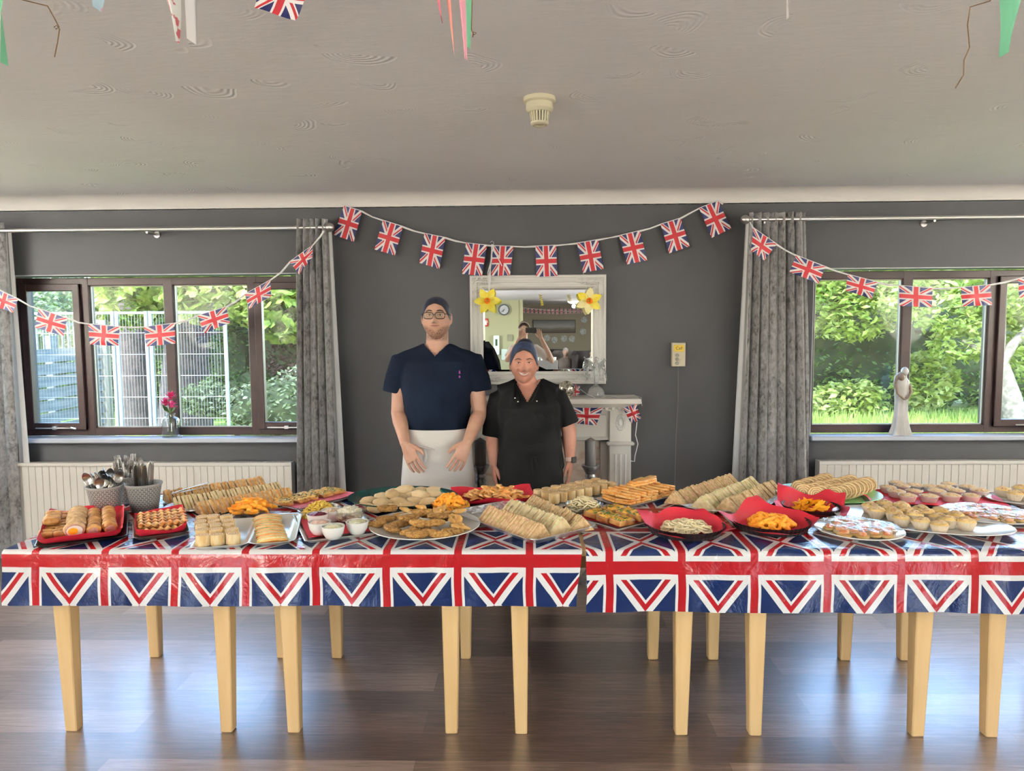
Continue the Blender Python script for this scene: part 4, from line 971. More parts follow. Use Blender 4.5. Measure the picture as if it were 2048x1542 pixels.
# B10 glass bowl of pale wheel snacks
def wheel(r=.019, t=.004):
    b = MB(); rs = []
    for i in range(20):
        a = 2*PI*i/20; rs.append([((r-.002+.0028*math.cos(c))*math.cos(a), (r-.002+.0028*math.cos(c))*math.sin(a), t+.003*math.sin(c)) for c in [2*PI*j/6 for j in range(6)]])
    b.rings(rs, cyc=True)
    for k in (-.4, 0, .4):
        h = math.sqrt(1-k*k)*r*.92
        b.tube([(-h, k*r, t), (h, k*r, t)], .0016, 5).tube([(k*r, -h, t), (k*r, h, t)], .0016, 5)
    o = b.build('potato_wheel_snack', M_WHEEL); tag(o, '', 'snack wheel'); return Proto(o)
WH = wheel()
q = T(1168, 1026); bowl('cut-glass bowl of pale potato wheels behind the square foil tray', q, .088, .045, M_CLEARB, 'glass_bowl')
pile([WH], q, .07, .065, 60, .012, .05, 'pale potato wheel snack in the cut-glass bowl', 'potato wheels in the glass bowl', 6, 1.05, .8)
# B11 toasted paninis
rz11 = ang(T(1232, 1014), T(1352, 985))
tray('rectangular_plate', 'long white plate of orange toasted panini pieces at the back', T(1278, 998), .40, .20, rz11, M_PLATE, .014, .03, .012, cat='plate')
def panini():
    t = thing('toasted_panini', '', 'panini')
    MB().bbox(-.046, .046, -.022, .022, 0, .010, .003).build('bread', M_TOAST, t); MB().bbox(-.045, .045, -.021, .021, .009, .013, .002).build('cheese_filling', M_CHEESE, t)
    MB().bbox(-.046, .046, -.022, .022, .012, .024, .005).build('bread', M_TOAST, t)
    return Proto(t)
PN = panini(); r_ = random.Random(5); ex = Vector((math.cos(rz11), math.sin(rz11), 0)); ey = Vector((-ex.y, ex.x, 0)); c0 = T(1278, 998)
for L_, (nx_, z, off, nm) in enumerate(((9, .012, 0, 'bottom'), (8, .036, .004, 'middle'))):
    for j in range(2):
        for i in range(nx_):
            p = c0+ex*(-.15+.31*i/(nx_-1)*(1-.06*L_))+ey*(-.045+.09*j)
            PN.put((p.x, p.y, ZC+z+(.0 if L_ == 0 else .002)), (r_.uniform(-.05, .05)+(.25 if L_ else 0), r_.uniform(-.08, .08), rz11+PI/2+r_.uniform(-.2, .2)), 'orange panini piece, %s layer, %s row, %s' % (nm, ('front', 'back')[j], nth(i, nx_)), 'paninis on the long plate')
for i in range(4):
    p = c0+ex*(.02+.035*i)+ey*(.02*(i % 2)+.02)
    PN.put((p.x, p.y, ZC+.064), (r_.uniform(-.1, .1), 0, rz11+r_.uniform(-.3, .3)), 'orange panini piece on the very top of the stack, %s' % nth(i, 4), 'paninis on the long plate')
# F8 quiche tray
rz8 = ang(T(1195, 1060), T(1300, 1040))
cc, w_, d_, rz_ = frame((1238, 1062), (1316, 1042), (1262, 1014)); cq = T(1236, 1040)
tray('serving_tray', 'pale tray of vegetable quiche slices behind the wheel-crisp dish', cq, .27, .26, rz_, M_PLATE, .012, .008, .01)
flatnap('red paper napkin under the vegetable quiche slices', cq, .25, .24, rz_, .009, 15, curl=.012)
def quiche():
    t = thing('quiche_slice', '', 'quiche slice')
    MB().bbox(-.045, .045, -.035, .035, 0, .024, .004).build('pastry_crust', M_PASTRY, t)
    b = MB(); b.grid(14, 12, lambda u, v: ((u-.5)*.08, (v-.5)*.062, .0245+(.006*noise.noise(Vector((u*7, v*7, 5)))+.004 if 0 < u < 1 and 0 < v < 1 else -.002)))
    b.build('vegetable_topping', mat('quiche_topping', (.82, .42, .05), .45, col2=(.12, .20, .04), ns=48, lo=.5, hi=.58, bs=.8, bscale=80), t)
    return Proto(t)
QU = quiche(); ex = Vector((math.cos(rz_), math.sin(rz_), 0)); ey = Vector((-ex.y, ex.x, 0))
for j in range(3):
    for i in range(2):
        p = cq+ex*(-.058+.116*i)+ey*(-.078+.078*j)
        QU.put((p.x, p.y, ZC+.011), (rnd.uniform(-.06, .1), rnd.uniform(-.06, .06), rz_+rnd.uniform(-.12, .12)), 'green and orange quiche slice, %s row, %s side' % (('front', 'middle', 'back')[j], ('left', 'right')[i]), 'quiche slices on the pale tray')
# F9/F10/F11 flan tins with red napkins
def flan(c, r, label, nlab, rise, seed, rz=0):
    h = .034
    o = MB().lathe([(.001, .001), (r*.90, .001), (r*.99, h), (r*1.0, h+.001), (r*.985, h), (r*.885, .004), (.001, .004)], 144, flute=.012, nf=48).build('flan_tin', M_FLUTE, loc=(c.x, c.y, ZC)); tag(o, label, 'dish')
    napkin(nlab, c, .345, rz, r*.80, .005, rise, seed, square=True)
c9 = T(1370, 1062); flan(c9, .158, 'black fluted flan tin of pale wheel crisps at the table front', 'red paper napkin standing up round the wheel crisps', .078, 1.0, .3)
pile([WH], c9+Vector((0, -.01, 0)), .088, .080, 62, .012, .022, 'pale potato wheel snack on the red napkin in the left flan tin', 'potato wheels in the flan tin', 31, 1.2, .45)
c10 = T(1540, 1054); flan(c10, .160, 'black fluted flan tin of orange onion rings at the table front', 'red paper napkin standing up round the orange onion rings', .082, 2.4, .75)
pile([RG], c10+Vector((0, -.01, 0)), .078, .070, 50, .012, .020, 'orange onion ring snack on the red napkin in the right flan tin', 'onion rings in the flan tin', 32, 1.2, .7)
c11 = T(1622, 1024); flan(c11, .125, 'black fluted flan tin of tortilla chips, rearmost of three', 'red paper napkin standing up round the tortilla chips', .075, 4.0, 1.2)
def chip():
    b = MB(); n = 6; vs = []
    def f(u, v): x = (u-.5)*.05*(1-v*.95); y = v*.044-.018; return (x, y, .006+.010*(4*(u-.5)**2*(1-v)+v*v*.5))
    b.grid(6, 6, f); b.grid(6, 6, lambda u, v: tuple(Vector(f(u, v))-Vector((0, 0, .0018))), flip=True)
    o = b.build('tortilla_chip', M_TORT, fix=False); tag(o, '', 'tortilla chip'); return Proto(o)
CP = chip(); pile([CP], c11, .07, .065, 30, .012, .028, 'orange triangular tortilla chip in the rearmost flan tin', 'tortilla chips in the rearmost tin', 33, 1, .6)
# F12/F14 cling film plates
def filmplate(c, rx, ry, rz, label, n, seed, flab, clab, grp):
    plate('oval_plate', label, c, rx, ry, rz, M_PLATE, .020)
    r = random.Random(seed); M = Matrix.Rotation(rz, 3, 'Z')
    for i in range(n):
        k = math.sqrt((i+.5)/n)*.74; a = i*2.39996
        p = c+M @ Vector((rx*k*math.cos(a), ry*k*math.sin(a), 0))
        CN.put((p.x, p.y, ZC+.011), (0, 0, r.uniform(0, 6)), clab, grp, r.uniform(1.15, 1.35))
    def fn(u, v):
        a = 2*PI*u; k = v; e = 1.0 if v < .93 else 1.03
        h = .020*(1-k**4)+.006*noise.noise(Vector((math.cos(a)*k*4, math.sin(a)*k*4, seed)))+.003*noise.noise(Vector((math.cos(a)*k*13, math.sin(a)*k*13, seed)))
        z = .024+max(0, h)*(1-max(0, v-.88)/.12) if v < .93 else .024-(v-.93)*.22
        return (rx*k*1.03*math.cos(a), ry*k*1.03*math.sin(a), z)
    o = MB().grid(64, 24, fn).build('cling_film', M_FILM, loc=(c.x, c.y, ZC), rot=(0, 0, rz), ang=80, fix=False); tag(o, flab, 'cling film')
def canape():
    t = thing('canape', '', 'canape')
    MB().lathe([(.001, 0), (.018, 0), (.021, .003), (.021, .008), (.001, .009)], 14).build('base', M_SPONGE, t)
    MB().blob((0, 0, .013), (.014, .013, .008), 10, 6, .3, 3, 1).build('topping', mat('salmon_topping', (.78, .26, .08), .4, col2=(.8, .5, .3), ns=60), t)
    return Proto(t)
CN = canape()
filmplate(T(1717, 1066), .170, .165, -.15, 'small white plate under cling film at the table front', 22, 1, 'wrinkled shiny cling film over the front plate of canapes', 'orange-topped canape under cling film on the front plate', 'canapes on the front film plate')
filmplate(T(1975, 1036), .205, .165, -.2, 'white plate under cling film at the right end of the table', 24, 2, 'wrinkled shiny cling film over the right-end plate of canapes', 'orange-topped canape under cling film on the right-end plate', 'canapes on the right film plate')
# F13 cupcakes
cc = T(1838, 1048); plate('oval_platter', 'large white green-banded oval platter of buns in paper cases', cc, .34, .205, -.50, M_PLATE, .022, cat='platter')
def bun():
    t = thing('bun', '', 'bun')
    MB().lathe([(.001, 0), (.0245, 0), (.0255, .004), (.036, .032), (.0362, .034), (.0345, .032), (.001, .028)], 72, flute=.022, nf=24).build('paper_case', M_CASE, t)
    MB().blob((0, 0, .030), (.0345, .0345, .016), 20, 10, .12, 2.5, 4).build('sponge', M_SPONGE, t)
    b = MB(); r = random.Random(4)
    b.blob((0, 0, .036), (.028, .028, .0125), 20, 8, .35, 4, 5)
    b.build('crumb_topping', M_TOPP, t)
    return Proto(t)
BU = bun()
bp = [(835, 325), (885, 365), (950, 310), (1080, 325), (985, 350), (1025, 385), (1115, 365), (1235, 345), (1180, 398), (1275, 380), (1080, 425), (1385, 368), (1368, 412), (1235, 452), (1505, 400), (1445, 440), (1380, 478), (1590, 458)]
NB = ['far left', 'second from left', 'back left', 'back row', 'inner left', 'front left', 'left middle', 'back middle', 'centre', 'centre right', 'front row, leftmost', 'back right', 'right of centre', 'front row, second', 'far right back', 'right middle', 'front row, third', 'front row, rightmost']
for i, (x, y) in enumerate(bp):
    q = T(1528+x/3.94, 930+(y+66)/3.94); BU.put((q.x, q.y, ZC+.010), (0, 0, rnd.uniform(0, 6)), 'golden bun in a paper case on the large oval platter, %s' % NB[i], 'buns on the large oval platter', rnd.uniform(.95, 1.05))
plate('oval_platter', 'white platter of buns at the far right end, cut by the photo edge', T(2062, 1006), .19, .13, -.2, M_PLATE, .02, cat='platter')
for i, (x, y) in enumerate(((2006, 996), (2029, 1004), (2040, 992), (2052, 1004))):
    q = T(x, y); BU.put((q.x, q.y, ZC+.010), (0, 0, rnd.uniform(0, 6)), 'bun in a paper case on the far-right platter, %s' % nth(i, 4), 'buns on the far-right platter')
# B14 crumble pies
cc = T(1866, 1004)
tray('serving_tray', 'dark tray of crumble-topped pies at the back right', cc, .62, .30, -.22, M_TRAY, .012, .01, .012)
flatnap('red paper napkin under the crumble-topped pies', cc, .60, .29, -.22, .009, 18, curl=.02)
def pie():
    t = thing('crumble_pie', '', 'pie')
    MB().lathe([(.001, 0), (.029, 0), (.031, .003), (.038, .025), (.041, .027), (.040, .029), (.037, .027), (.001, .024)], 60, flute=.012, nf=30).build('foil_case', M_WFOIL, t)
    MB().blob((0, 0, .027), (.036, .036, .010), 24, 10, .3, 5, 7).build('crumble', M_TOPP, t)
    return Proto(t)
PI_ = pie()
pz = [(975, 175), (1040, 210), (1130, 245), (1045, 140), (1180, 205), (1190, 160), (1300, 250), (1310, 170), (1360, 205), (1455, 148), (1470, 245), (1510, 205), (1600, 172), (1630, 245), (1700, 205), (1420, 178), (1085, 165)]
for i, (x, y) in enumerate(pz):
    q = T(1528+x/3.94, 930+(y+52)/3.94); row = 'front' if y > 225 else ('middle' if y > 180 else 'back')
    k = sorted(a for a, b_ in pz if ('front' if b_ > 225 else ('middle' if b_ > 180 else 'back')) == row)
    PI_.put((q.x, q.y, ZC+.010), (0, 0, rnd.uniform(0, 6)), 'crumble-topped pie on the dark tray, %s row, %s' % (row, nth(k.index(x), len(k))), 'crumble pies on the dark tray', rnd.uniform(.95, 1.05))
# B13 lime plate of pinwheel slices
cc = T(1655, 996); plate('oval_platter', 'lime green oval plate of overlapping round wrap slices', cc, .245, .215, -.1, M_LGREEN, .030, cat='platter')
def pin():
    o = MB().rings([[(.043*k*math.cos(a), .043*k*math.sin(a)*.95, z) for a in [2*PI*j/28 for j in range(28)]] for z, k in ((0, .95), (.002, 1), (.010, 1.0), (.012, .95))]).build('pinwheel_slice', [M_ROLLSP]); tag(o, '', 'wrap slice'); return Proto(o)
PW = pin()
def lean(a, b_, n, what, group, z=.010, tilt=.95):
    A, B = T(*a), T(*b_); th = ang(A, B)
    for i in range(n):
        q = lerp(A, B, i/(n-1)); M = Matrix.Rotation(th*.4+R(48), 4, 'Z') @ Matrix.Rotation(-tilt+rnd.uniform(-.08, .08), 4, 'Y')
        PW.put((q.x, q.y, ZC+z+.043*math.sin(tilt)), M.to_euler(), '%s, %s' % (what, nth(i, n)), group, rnd.uniform(.95, 1.05))
lean((1598, 995), (1652, 980), 8, 'round wrap slice, rear left line on the lime plate', 'wrap slices, rear left line')
lean((1606, 1004), (1700, 984), 10, 'round wrap slice, middle line on the lime plate', 'wrap slices, middle line')
lean((1632, 1008), (1676, 1000), 7, 'round wrap slice, inner front line on the lime plate', 'wrap slices, inner front line')
lean((1668, 1008), (1735, 988), 9, 'round wrap slice, right line on the lime plate', 'wrap slices, right line')
# ---- cutlery baskets
def m_weave():
    m, nt, b = new('woven_plastic_basket'); q = xyz(nt, tc(nt)); an = q[1].op('ARCTAN2', q[0])/(2*PI)
    u = an*26.; v = q[2]*105.
    row = v.op('FLOOR'); sh = (row*.5).op('FRACT')
    f = (u+sh).op('FRACT'); g = v.op('FRACT')
    d1 = ((f-.25-g*.35).abs() < .10)*(g > .15)*(g < .85); d2 = ((f-.95+g*.35).abs() < .10)*(g > .15)*(g < .85)
    body = (q[2] > .008)*(q[2] < .119)
    shade_hole = (d1.max(d2))*body  # weave openings coloured dark, standing in for the shade inside the basket
    nt.links.new(mixc(nt, shade_hole, (.30, .29, .28), (.035, .035, .035)), b.inputs['Base Color']); b.inputs['Roughness'].default_value = .45
    bump(nt, b, shade_hole*-1., .6, .002); return m
M_WEAVE = m_weave(); M_CUT = mat('stainless_cutlery', (.40, .38, .36), .25, metal=1)
def basket(px, py, label):
    q = T(px, py); r = .078
    o = MB().lathe([(.001, 0), (.056, 0), (.058, .003), (r-.002, .120), (r+.002, .122), (r+.003, .130), (r-.001, .131), (r-.004, .122), (.055, .006), (.001, .005)], 48).build('cutlery_basket', M_WEAVE, loc=(q.x, q.y, ZC)); tag(o, label, 'basket'); return q
def spoon():
    b = MB(); b.tube([(0, 0, 0), (0, .002, .08), (0, .004, .13)], [.0055, .0035, .003], 8, flat=.4)
    rs = []
    for i in range(9):
        u = i/8; w = .0035+.0165*math.sin(PI*min(u*.95+.04, 1))**.7; z = .13+.058*u; y = .004+.009*math.sin(PI*u)
        rs.append([(w*math.cos(a), y+.004*abs(math.cos(a))*-1+.0015*math.sin(a), z) for a in [2*PI*j/12 for j in range(12)]])
    b.rings(rs); o = b.build('spoon', M_CUT, ang=70); tag(o, '', 'spoon'); return Proto(o)
def fork():
    b = MB(); b.tube([(0, 0, 0), (0, .002, .08), (0, .003, .135)], [.006, .0038, .0035], 8, flat=.4)
    b.bbox(-.0115, .0115, .0015, .0045, .134, .158, .001)
    for k in range(4): x = -.010+k*.0067; b.bbox(x-.0014, x+.0014, .0015, .004, .156, .196, .0006)
    o = b.build('fork', M_CUT); tag(o, '', 'fork'); return Proto(o)
def knife():
    b = MB(); b.rings([[(-w, -t, z), (w*.6, -t*.6, z), (w, 0, z), (w*.6, t*.6, z), (-w, t, z)] for z, w, t in ((0, .007, .003), (.09, .008, .003), (.10, .006, .002), (.11, .0095, .0014), (.19, .0105, .0012), (.205, .008, .001), (.213, .002, .001))])
    o = b.build('knife', M_CUT, ang=40); tag(o, '', 'knife'); return Proto(o)
SP, FK, KN = spoon(), fork(), knife()
def fill(p, q, n, what, group, seed, base=.025, spread=.3, r0=.045):
    r = random.Random(seed)
    for i in range(n):
        k = math.sqrt((i+.5)/n); a = i*2.4; lx, ly = math.cos(a)*k, math.sin(a)*k
        p.put((q.x+lx*r0*.75, q.y+ly*r0*.75, ZC+base+r.uniform(-.012, .012)), (-ly*spread+r.uniform(-.05, .05), lx*spread+r.uniform(-.08, .08), r.uniform(-1.4, 1.4)), what, group)
q1 = basket(213, 1025, 'grey woven plastic basket of spoons, left front'); q2 = basket(255, 1002, 'grey woven plastic basket of forks, behind the other two'); q3 = basket(290, 1020, 'grey woven plastic basket of knives, right front')
fill(SP, q1, 18, 'steel spoon standing bowl-up in the left basket', 'spoons in the left basket', 1, .008)
fill(FK, q2, 15, 'steel fork standing prongs-up in the rear basket', 'forks in the rear basket', 2, .022, .2)
fill(KN, q3, 15, 'steel knife standing blade-up in the right basket', 'knives in the right basket', 3, .012, .16)
q = T(352, 1003); o = MB().tube([(0, 0, 0), (.05, .01, .012), (.10, .01, .02)], [.006, .004, .004], 8, flat=.4).tube([(.10, .005, .02), (.16, .0, .045)], [.003, .002], 6).tube([(.10, .014, .02), (.165, .018, .05)], [.003, .002], 6).build('serving_fork', M_CHROME, loc=(q.x-.10, q.y+.10, ZC+.07)); 
bpy.data.objects.remove(o)
# steel tongs laid on the long platter's back end
q = T(345, 1005)
t = MB().tube([(0, 0, 0), (.07, -.012, .014), (.16, -.006, .030)], [.004, .006, .004], 8, flat=.35).tube([(0, 0, .004), (.07, .014, .022), (.165, .004, .046)], [.004, .006, .004], 8, flat=.35).blob((0, 0, .002), (.006, .008, .006))
o = t.build('serving_tongs', M_CHROME, loc=(q3.x+.085, q3.y+.10, ZC+.055), rot=(0, 0, .2)); tag(o, 'clear serving tongs poking out beside the knife basket', 'tongs')
# ================================================================ WALL DECOR
YC = YB-.14
def m_velvet():
    m, nt, b = new('crushed_velvet'); o = tc(nt, 'Object', (1, 1, .6))
    n = noi(nt, o, 34, 5, .75, .4); n2 = noi(nt, o, 7, 3, .6, .3)
    f = E(nt, n)*.7+E(nt, n2)*.3
    nt.links.new(ramp(nt, f, [(.38, (.13, .125, .12)), (.46, (.34, .335, .33)), (.60, (.56, .56, .57))]), b.inputs['Base Color'])
    nt.links.new(ramp(nt, f, [(.42, (.7, .7, .7)), (.6, (.32, .32, .32))]), b.inputs['Roughness']); b.inputs['Sheen Weight'].default_value = .5; b.inputs['Metallic'].default_value = .25
    bump(nt, b, f, .35, .01); return m
M_VEL = m_velvet(); M_LINE = mat('white_curtain_lining', (.68, .68, .68), .8)
def curtain(xt0, xt1, xb0, xb1, folds, label, side, zt):
    t = thing('curtain', label, 'curtain', (xt0, YC, 0)); 
    def fn(off, A, ph):
        def f(u, v):
            z = .02+(zt-.02)*v; k = 1-v; x0 = xb0+(xt0-xb0)*v; x1 = xb1+(xt1-xb1)*v
            uu = u+.03*noise.noise(Vector((u*4, v*2.2, ph)))*(1-v*.6)
            a = A*(.75+.25*math.sin(u*11+ph))*(1 if v < .97 else .8)
            return (x0+(x1-x0)*uu+.006*math.sin(uu*folds*4*PI)-xt0, off-a*math.sin(uu*folds*2*PI+ph), z)
        return f
    MB().grid(folds*14, 40, fn(0, .050, 0)).build('velvet_drape', M_VEL, t, ang=80, fix=False)
    w = xb1-xb0
    s0, s1 = (xb1-.03, xb1+.055) if side > 0 else (xb0-.055, xb0+.03)
    def g(u, v): z = .02+(zt-.06)*v; a = s0+(s1-s0)*u; b_ = (xt1-.03+.04*u) if side > 0 else (xt0-.01+.04*u); return (a+(b_-a)*v-xt0, .05+.006*math.sin(u*9), z)
    MB().grid(8, 12, g).build('lining', M_LINE, t, fix=False)
def Xp(px, py, Y=YC): return P(px, py, Y=Y).x
zt = P(625, 438, Y=YC).z
curtain(Xp(594, 450), Xp(656, 450), Xp(590, 980), Xp(676, 980), 5, 'grey crushed velvet curtain at the right side of the left window', 1, zt)
curtain(Xp(1499, 430), Xp(1611, 430), Xp(1478, 980), Xp(1628, 980), 7, 'grey crushed velvet curtain at the left side of the right window', -1, P(1555, 425, Y=YC).z)
curtain(Xp(-70, 450), Xp(8, 450), Xp(-70, 980), Xp(40, 980), 5, 'grey crushed velvet curtain at the far left edge of the photo', 1, zt)
def rod(x0, x1, z0, bx, label, end):
    t = thing('curtain_pole', label, 'curtain pole', (x0, YC, z0))
    MB().tube([(0, 0, 0), (x1-x0, 0, 0)], .0135, 14).build('pole', M_STEEL, t)
    for e in end:
        xx = 0 if e < 0 else x1-x0
        MB().blob((xx+.030*e, 0, 0), (.032, .030, .030), 20, 14).tube([(xx-.01*e, 0, 0), (xx+.012*e, 0, 0)], .018, 14).build('ball_finial', M_STEEL, t)
    for b_ in bx: MB().tube([(b_-x0, 0, -.02), (b_-x0, .05, -.02), (b_-x0, .135, -.02)], .008, 8).lathe([(.001, 0), (.022, 0), (.022, .008), (.001, .009)], 16, M=Matrix.Translation((b_-x0, .131, -.02)) @ Matrix.Rotation(R(-90), 4, 'X')).build('bracket', M_STEEL, t)
zr = P(640, 455, Y=YC).z
rod(XL+.05, Xp(650, 455), zr, [Xp(293, 455), XL+.3], 'brushed steel curtain pole above the left window', (1,))
rod(Xp(1500, 440), XR-.05, P(1700, 437, Y=YC).z, [Xp(1870, 437), Xp(1530, 437)], 'brushed steel curtain pole above the right window', (-1,))
# bunting
M_FLAG = flag_mat('union_flag_card', ((.012, .016, .10), (.72, .70, .68), (.46, .016, .026)), .55, W=21.)
M_RIB = mat('white_bunting_ribbon', (.70, .70, .70), .7)
def flagpart(c, Y, parent, portrait, seed, curl=.012):
    TL, TR, BR, BL = [P(x, y, Y=Y) for x, y in c]
    def f(u, v):
        p = lerp(lerp(BL, BR, u), lerp(TL, TR, u), v)
        d = curl*(math.sin(u*PI)*.8+noise.noise(Vector((u*2.2, v*2.2, seed)))*1.3)*(1.15-v)
        return Vector((p.x, p.y-.004-abs(d), p.z))-parent.location
    uv = (lambda u, v: (v, u)) if portrait else (lambda u, v: (u, v))
    MB().grid(12, 12, f, uv=uv).build('flag', M_FLAG, parent, ang=80, fix=False)
def bunting(label, pts, flags, Y, portrait, grp=None):
    P0 = [P(x, y, Y=Y) for x, y in pts]; t = thing('bunting', label, 'bunting', P0[0])
    b = MB()
    q = [p-P0[0] for p in P0]
    rad = [.0035+.003*abs(math.sin(i*2.2)) for i in range(len(q))]
    b.tube(q, rad, 6, flat=.3, up=(0, 1, 0)); b.build('ribbon', M_RIB, t)
    for i, c in enumerate(flags): flagpart(c, Y, t, portrait, i)
    return t
bunting('union flag bunting draped across the wall above the mirror', [(684, 408), (688, 412), (724, 423), (745, 434), (766, 441), (806, 454), (828, 462), (849, 467), (891, 476), (911, 482), (932, 486), (974, 491), (985, 492), (1027, 493), (1049, 494), (1071, 493), (1112, 491), (1134, 489), (1154, 487), (1196, 480), (1217, 476), (1238, 472), (1280, 462), (1300, 457), (1321, 449), (1361, 437), (1379, 427), (1398, 417), (1436, 402), (1446, 408)],
 [[(688, 412), (724, 423), (708, 484), (668, 470)], [(766, 441), (806, 454), (790, 511), (749, 499)], [(849, 467), (891, 476), (879, 538), (839, 526)], [(932, 486), (974, 491), (964, 552), (924, 548)], [(985, 492), (1027, 493), (1020, 551), (983, 552)], [(1071, 493), (1112, 491), (1115, 552), (1073, 554)], [(1154, 487), (1196, 480), (1207, 538), (1166, 546)], [(1238, 472), (1280, 462), (1294, 521), (1254, 529)], [(1321, 449), (1361, 437), (1379, 493), (1338, 507)], [(1398, 417), (1436, 402), (1462, 457), (1423, 476)]], YB-.035, True)
bunting('union flag bunting hanging in front of the left window', [(-30, 560), (-6, 578), (37, 599), (60, 612), (78, 618), (136, 637), (158, 645), (177, 648), (240, 654), (264, 655), (288, 654), (350, 647), (374, 641), (396, 631), (453, 614), (472, 603), (490, 589), (541, 560), (562, 545), (580, 524), (625, 491), (640, 474), (648, 462)],
 [[(-12, 576), (37, 599), (27, 626), (-18, 608)], [(78, 618), (136, 637), (128, 672), (70, 655)], [(177, 648), (240, 654), (238, 692), (181, 689)], [(288, 654), (350, 647), (352, 687), (294, 693)], [(396, 631), (453, 614), (461, 646), (409, 667)], [(490, 589), (541, 560), (543, 593), (499, 618)], [(580, 524), (625, 491), (627, 513), (599, 549)]], YC-.085, False)
bunting('union flag bunting hanging in front of the right window', [(1500, 444), (1506, 456), (1553, 489), (1572, 501), (1592, 511), (1650, 534), (1672, 542), (1695, 549), (1755, 565), (1776, 570), (1798, 571), (1865, 577), (1893, 577), (1921, 575), (1980, 570), (2008, 565), (2035, 558), (2095, 545)],
 [[(1506, 456), (1553, 489), (1528, 521), (1501, 503)], [(1592, 511), (1650, 534), (1637, 568), (1578, 544)], [(1695, 549), (1755, 565), (1742, 598), (1690, 581)], [(1798, 571), (1865, 577), (1862, 615), (1797, 612)], [(1921, 575), (1980, 570), (1983, 610), (1923, 613)], [(2035, 558), (2095, 545), (2100, 583), (2037, 596)]], YC-.085, False)
# mirror (hung leaning very slightly back)
TILT = .36
M_MIRROR = mat('mirror_glass', (.86, .88, .86), .0, metal=1)
M_MFR = mat('white_carved_frame', (.66, .645, .62), .45, bs=.25, bscale=60)
a_, b_ = P(939, 551, Y=YB-.04), P(1212, 768, Y=YB-.04); mc = (a_+b_)/2; mw, mh = abs(b_.x-a_.x), abs(a_.z-b_.z)
mt = thing('wall_mirror', 'rectangular mirror in a white carved frame above the fireplace', 'mirror', (mc.x, YB-.002, mc.z))
def rr(w, h, y): return [(-w/2, y, -h/2), (w/2, y, -h/2), (w/2, y, h/2), (-w/2, y, h/2)]
fw = .088; b = MB()
b.rings([rr(mw-2*d, mh-2*d, y) for d, y in ((0, 0), (0, -.030), (.006, -.036), (.016, -.036), (.020, -.028), (.030, -.028), (.036, -.033), (.046, -.031), (.052, -.024), (.062, -.024), (.068, -.028), (.076, -.026), (fw, -.012), (fw, -.004))], cap=False)
b.build('frame', M_MFR, mt, ang=25)
r_ = random.Random(9)
for sx in (-1, 1):
    for sz in (-1, 1):
        b = MB(); cx, cz = sx*(mw/2-.045), sz*(mh/2-.045)
        for i in range(34):
            k = r_.random(); L = .15*k; along = r_.random() < .5; x = cx-(sx*L if along else 0)+r_.uniform(-.025, .025); z = cz-(0 if along else sz*L)+r_.uniform(-.025, .025)
            b.blob((x, -.034, z), (r_.uniform(.004, .009), .007, r_.uniform(.004, .009)), 8, 6)
        for i in range(3):
            pts = [(cx+sx*(.02-.045*i)+.014*math.cos(q)*(1-q/9), -.037, cz+sz*.01+.014*math.sin(q)*(1-q/9)) for q in [k*.5 for k in range(14)]]
            b.tube(pts, .0035, 6)
        b.tube([(cx-sx*.16, -.030, cz), (cx, -.031, cz), (cx, -.030, cz-sz*.16)], .008, 8).build('corner_ornament', M_MFR, mt)
gw, gh = mw-2*fw+.004, mh-2*fw+.004
MB().rings([rr(gw, gh, -.003), rr(gw, gh, -.006), rr(gw-.03, gh-.03, -.009)]).build('mirror_glass', M_MIRROR, mt, smooth=False, rot=(R(-TILT), 0, 0), loc=(0, -.004, 0))
# daffodils hung from the bunting
M_DAF = mat('yellow_petal', (.86, .68, .02), .55, col2=(.90, .80, .12), ns=20); M_DAFP = mat('pale_yellow_petal', (.82, .76, .38), .55); M_TRU = mat('orange_trumpet', (.88, .26, .01), .5)
def daffodil(px, py, label, pale, rot0):
    c = P(px, py, Y=YB-.10); t = thing('daffodil', label, 'paper flower', c)
    for k in range(6):
        a = rot0+k*PI/3; M = Matrix.Rotation(a, 4, 'Y')
        def f(u, v):
            w = .030*math.sin(PI*min(1, v*.92+.06))**.7*(1-.25*v); return ((u-.5)*2*w, -.004-.012*v-.006*abs(u-.5)*2+.012*v*v, .008+.082*v)
        MB().grid(8, 10, f, M=M).build('petal', M_DAFP if k in pale else M_DAF, t, ang=80, fix=False)
    MB().lathe([(.008, 0), (.012, .012), (.015, .026), (.021, .034), (.019, .033), (.012, .024), (.006, .006)], 24, M=Matrix.Rotation(R(90), 4, 'X'), flute=.05, nf=8, cap=False).build('trumpet', M_TRU, t)
    return t
daffodil(975, 602, 'yellow paper daffodil over the top left corner of the mirror', (), .5)
daffodil(1178, 602, 'pale and yellow paper daffodil over the top right corner of the mirror', (0, 3, 4), .1)
def ribs(name, label, sets, Y, m, r=.0025):
    b = MB(); p0 = P(*sets[0][0], Y=Y)
    for s_ in sets: b.tube([P(x, y, Y=Y)-p0 for x, y in s_], r, 6, flat=.4)
    return tag(b.build(name, m, loc=p0), label, 'ribbon')
ribs('tied_ribbon', 'white ribbon tied to the bunting, holding the left daffodil', [[(986, 489), (990, 505), (1000, 524), (1004, 532)], [(984, 488), (982, 520), (976, 545), (978, 590)], [(987, 490), (980, 530), (981, 560), (976, 592)], [(983, 492), (984, 515), (979, 548), (979, 585)], [(981, 485), (984, 482), (988, 486), (985, 494), (981, 492)]], YB-.07, M_RIB, .003)
ribs('tied_ribbon', 'thin string holding the right daffodil in front of the mirror', [[(1166, 545), (1170, 560), (1176, 590)]], YB-.06, M_RIB, .001)
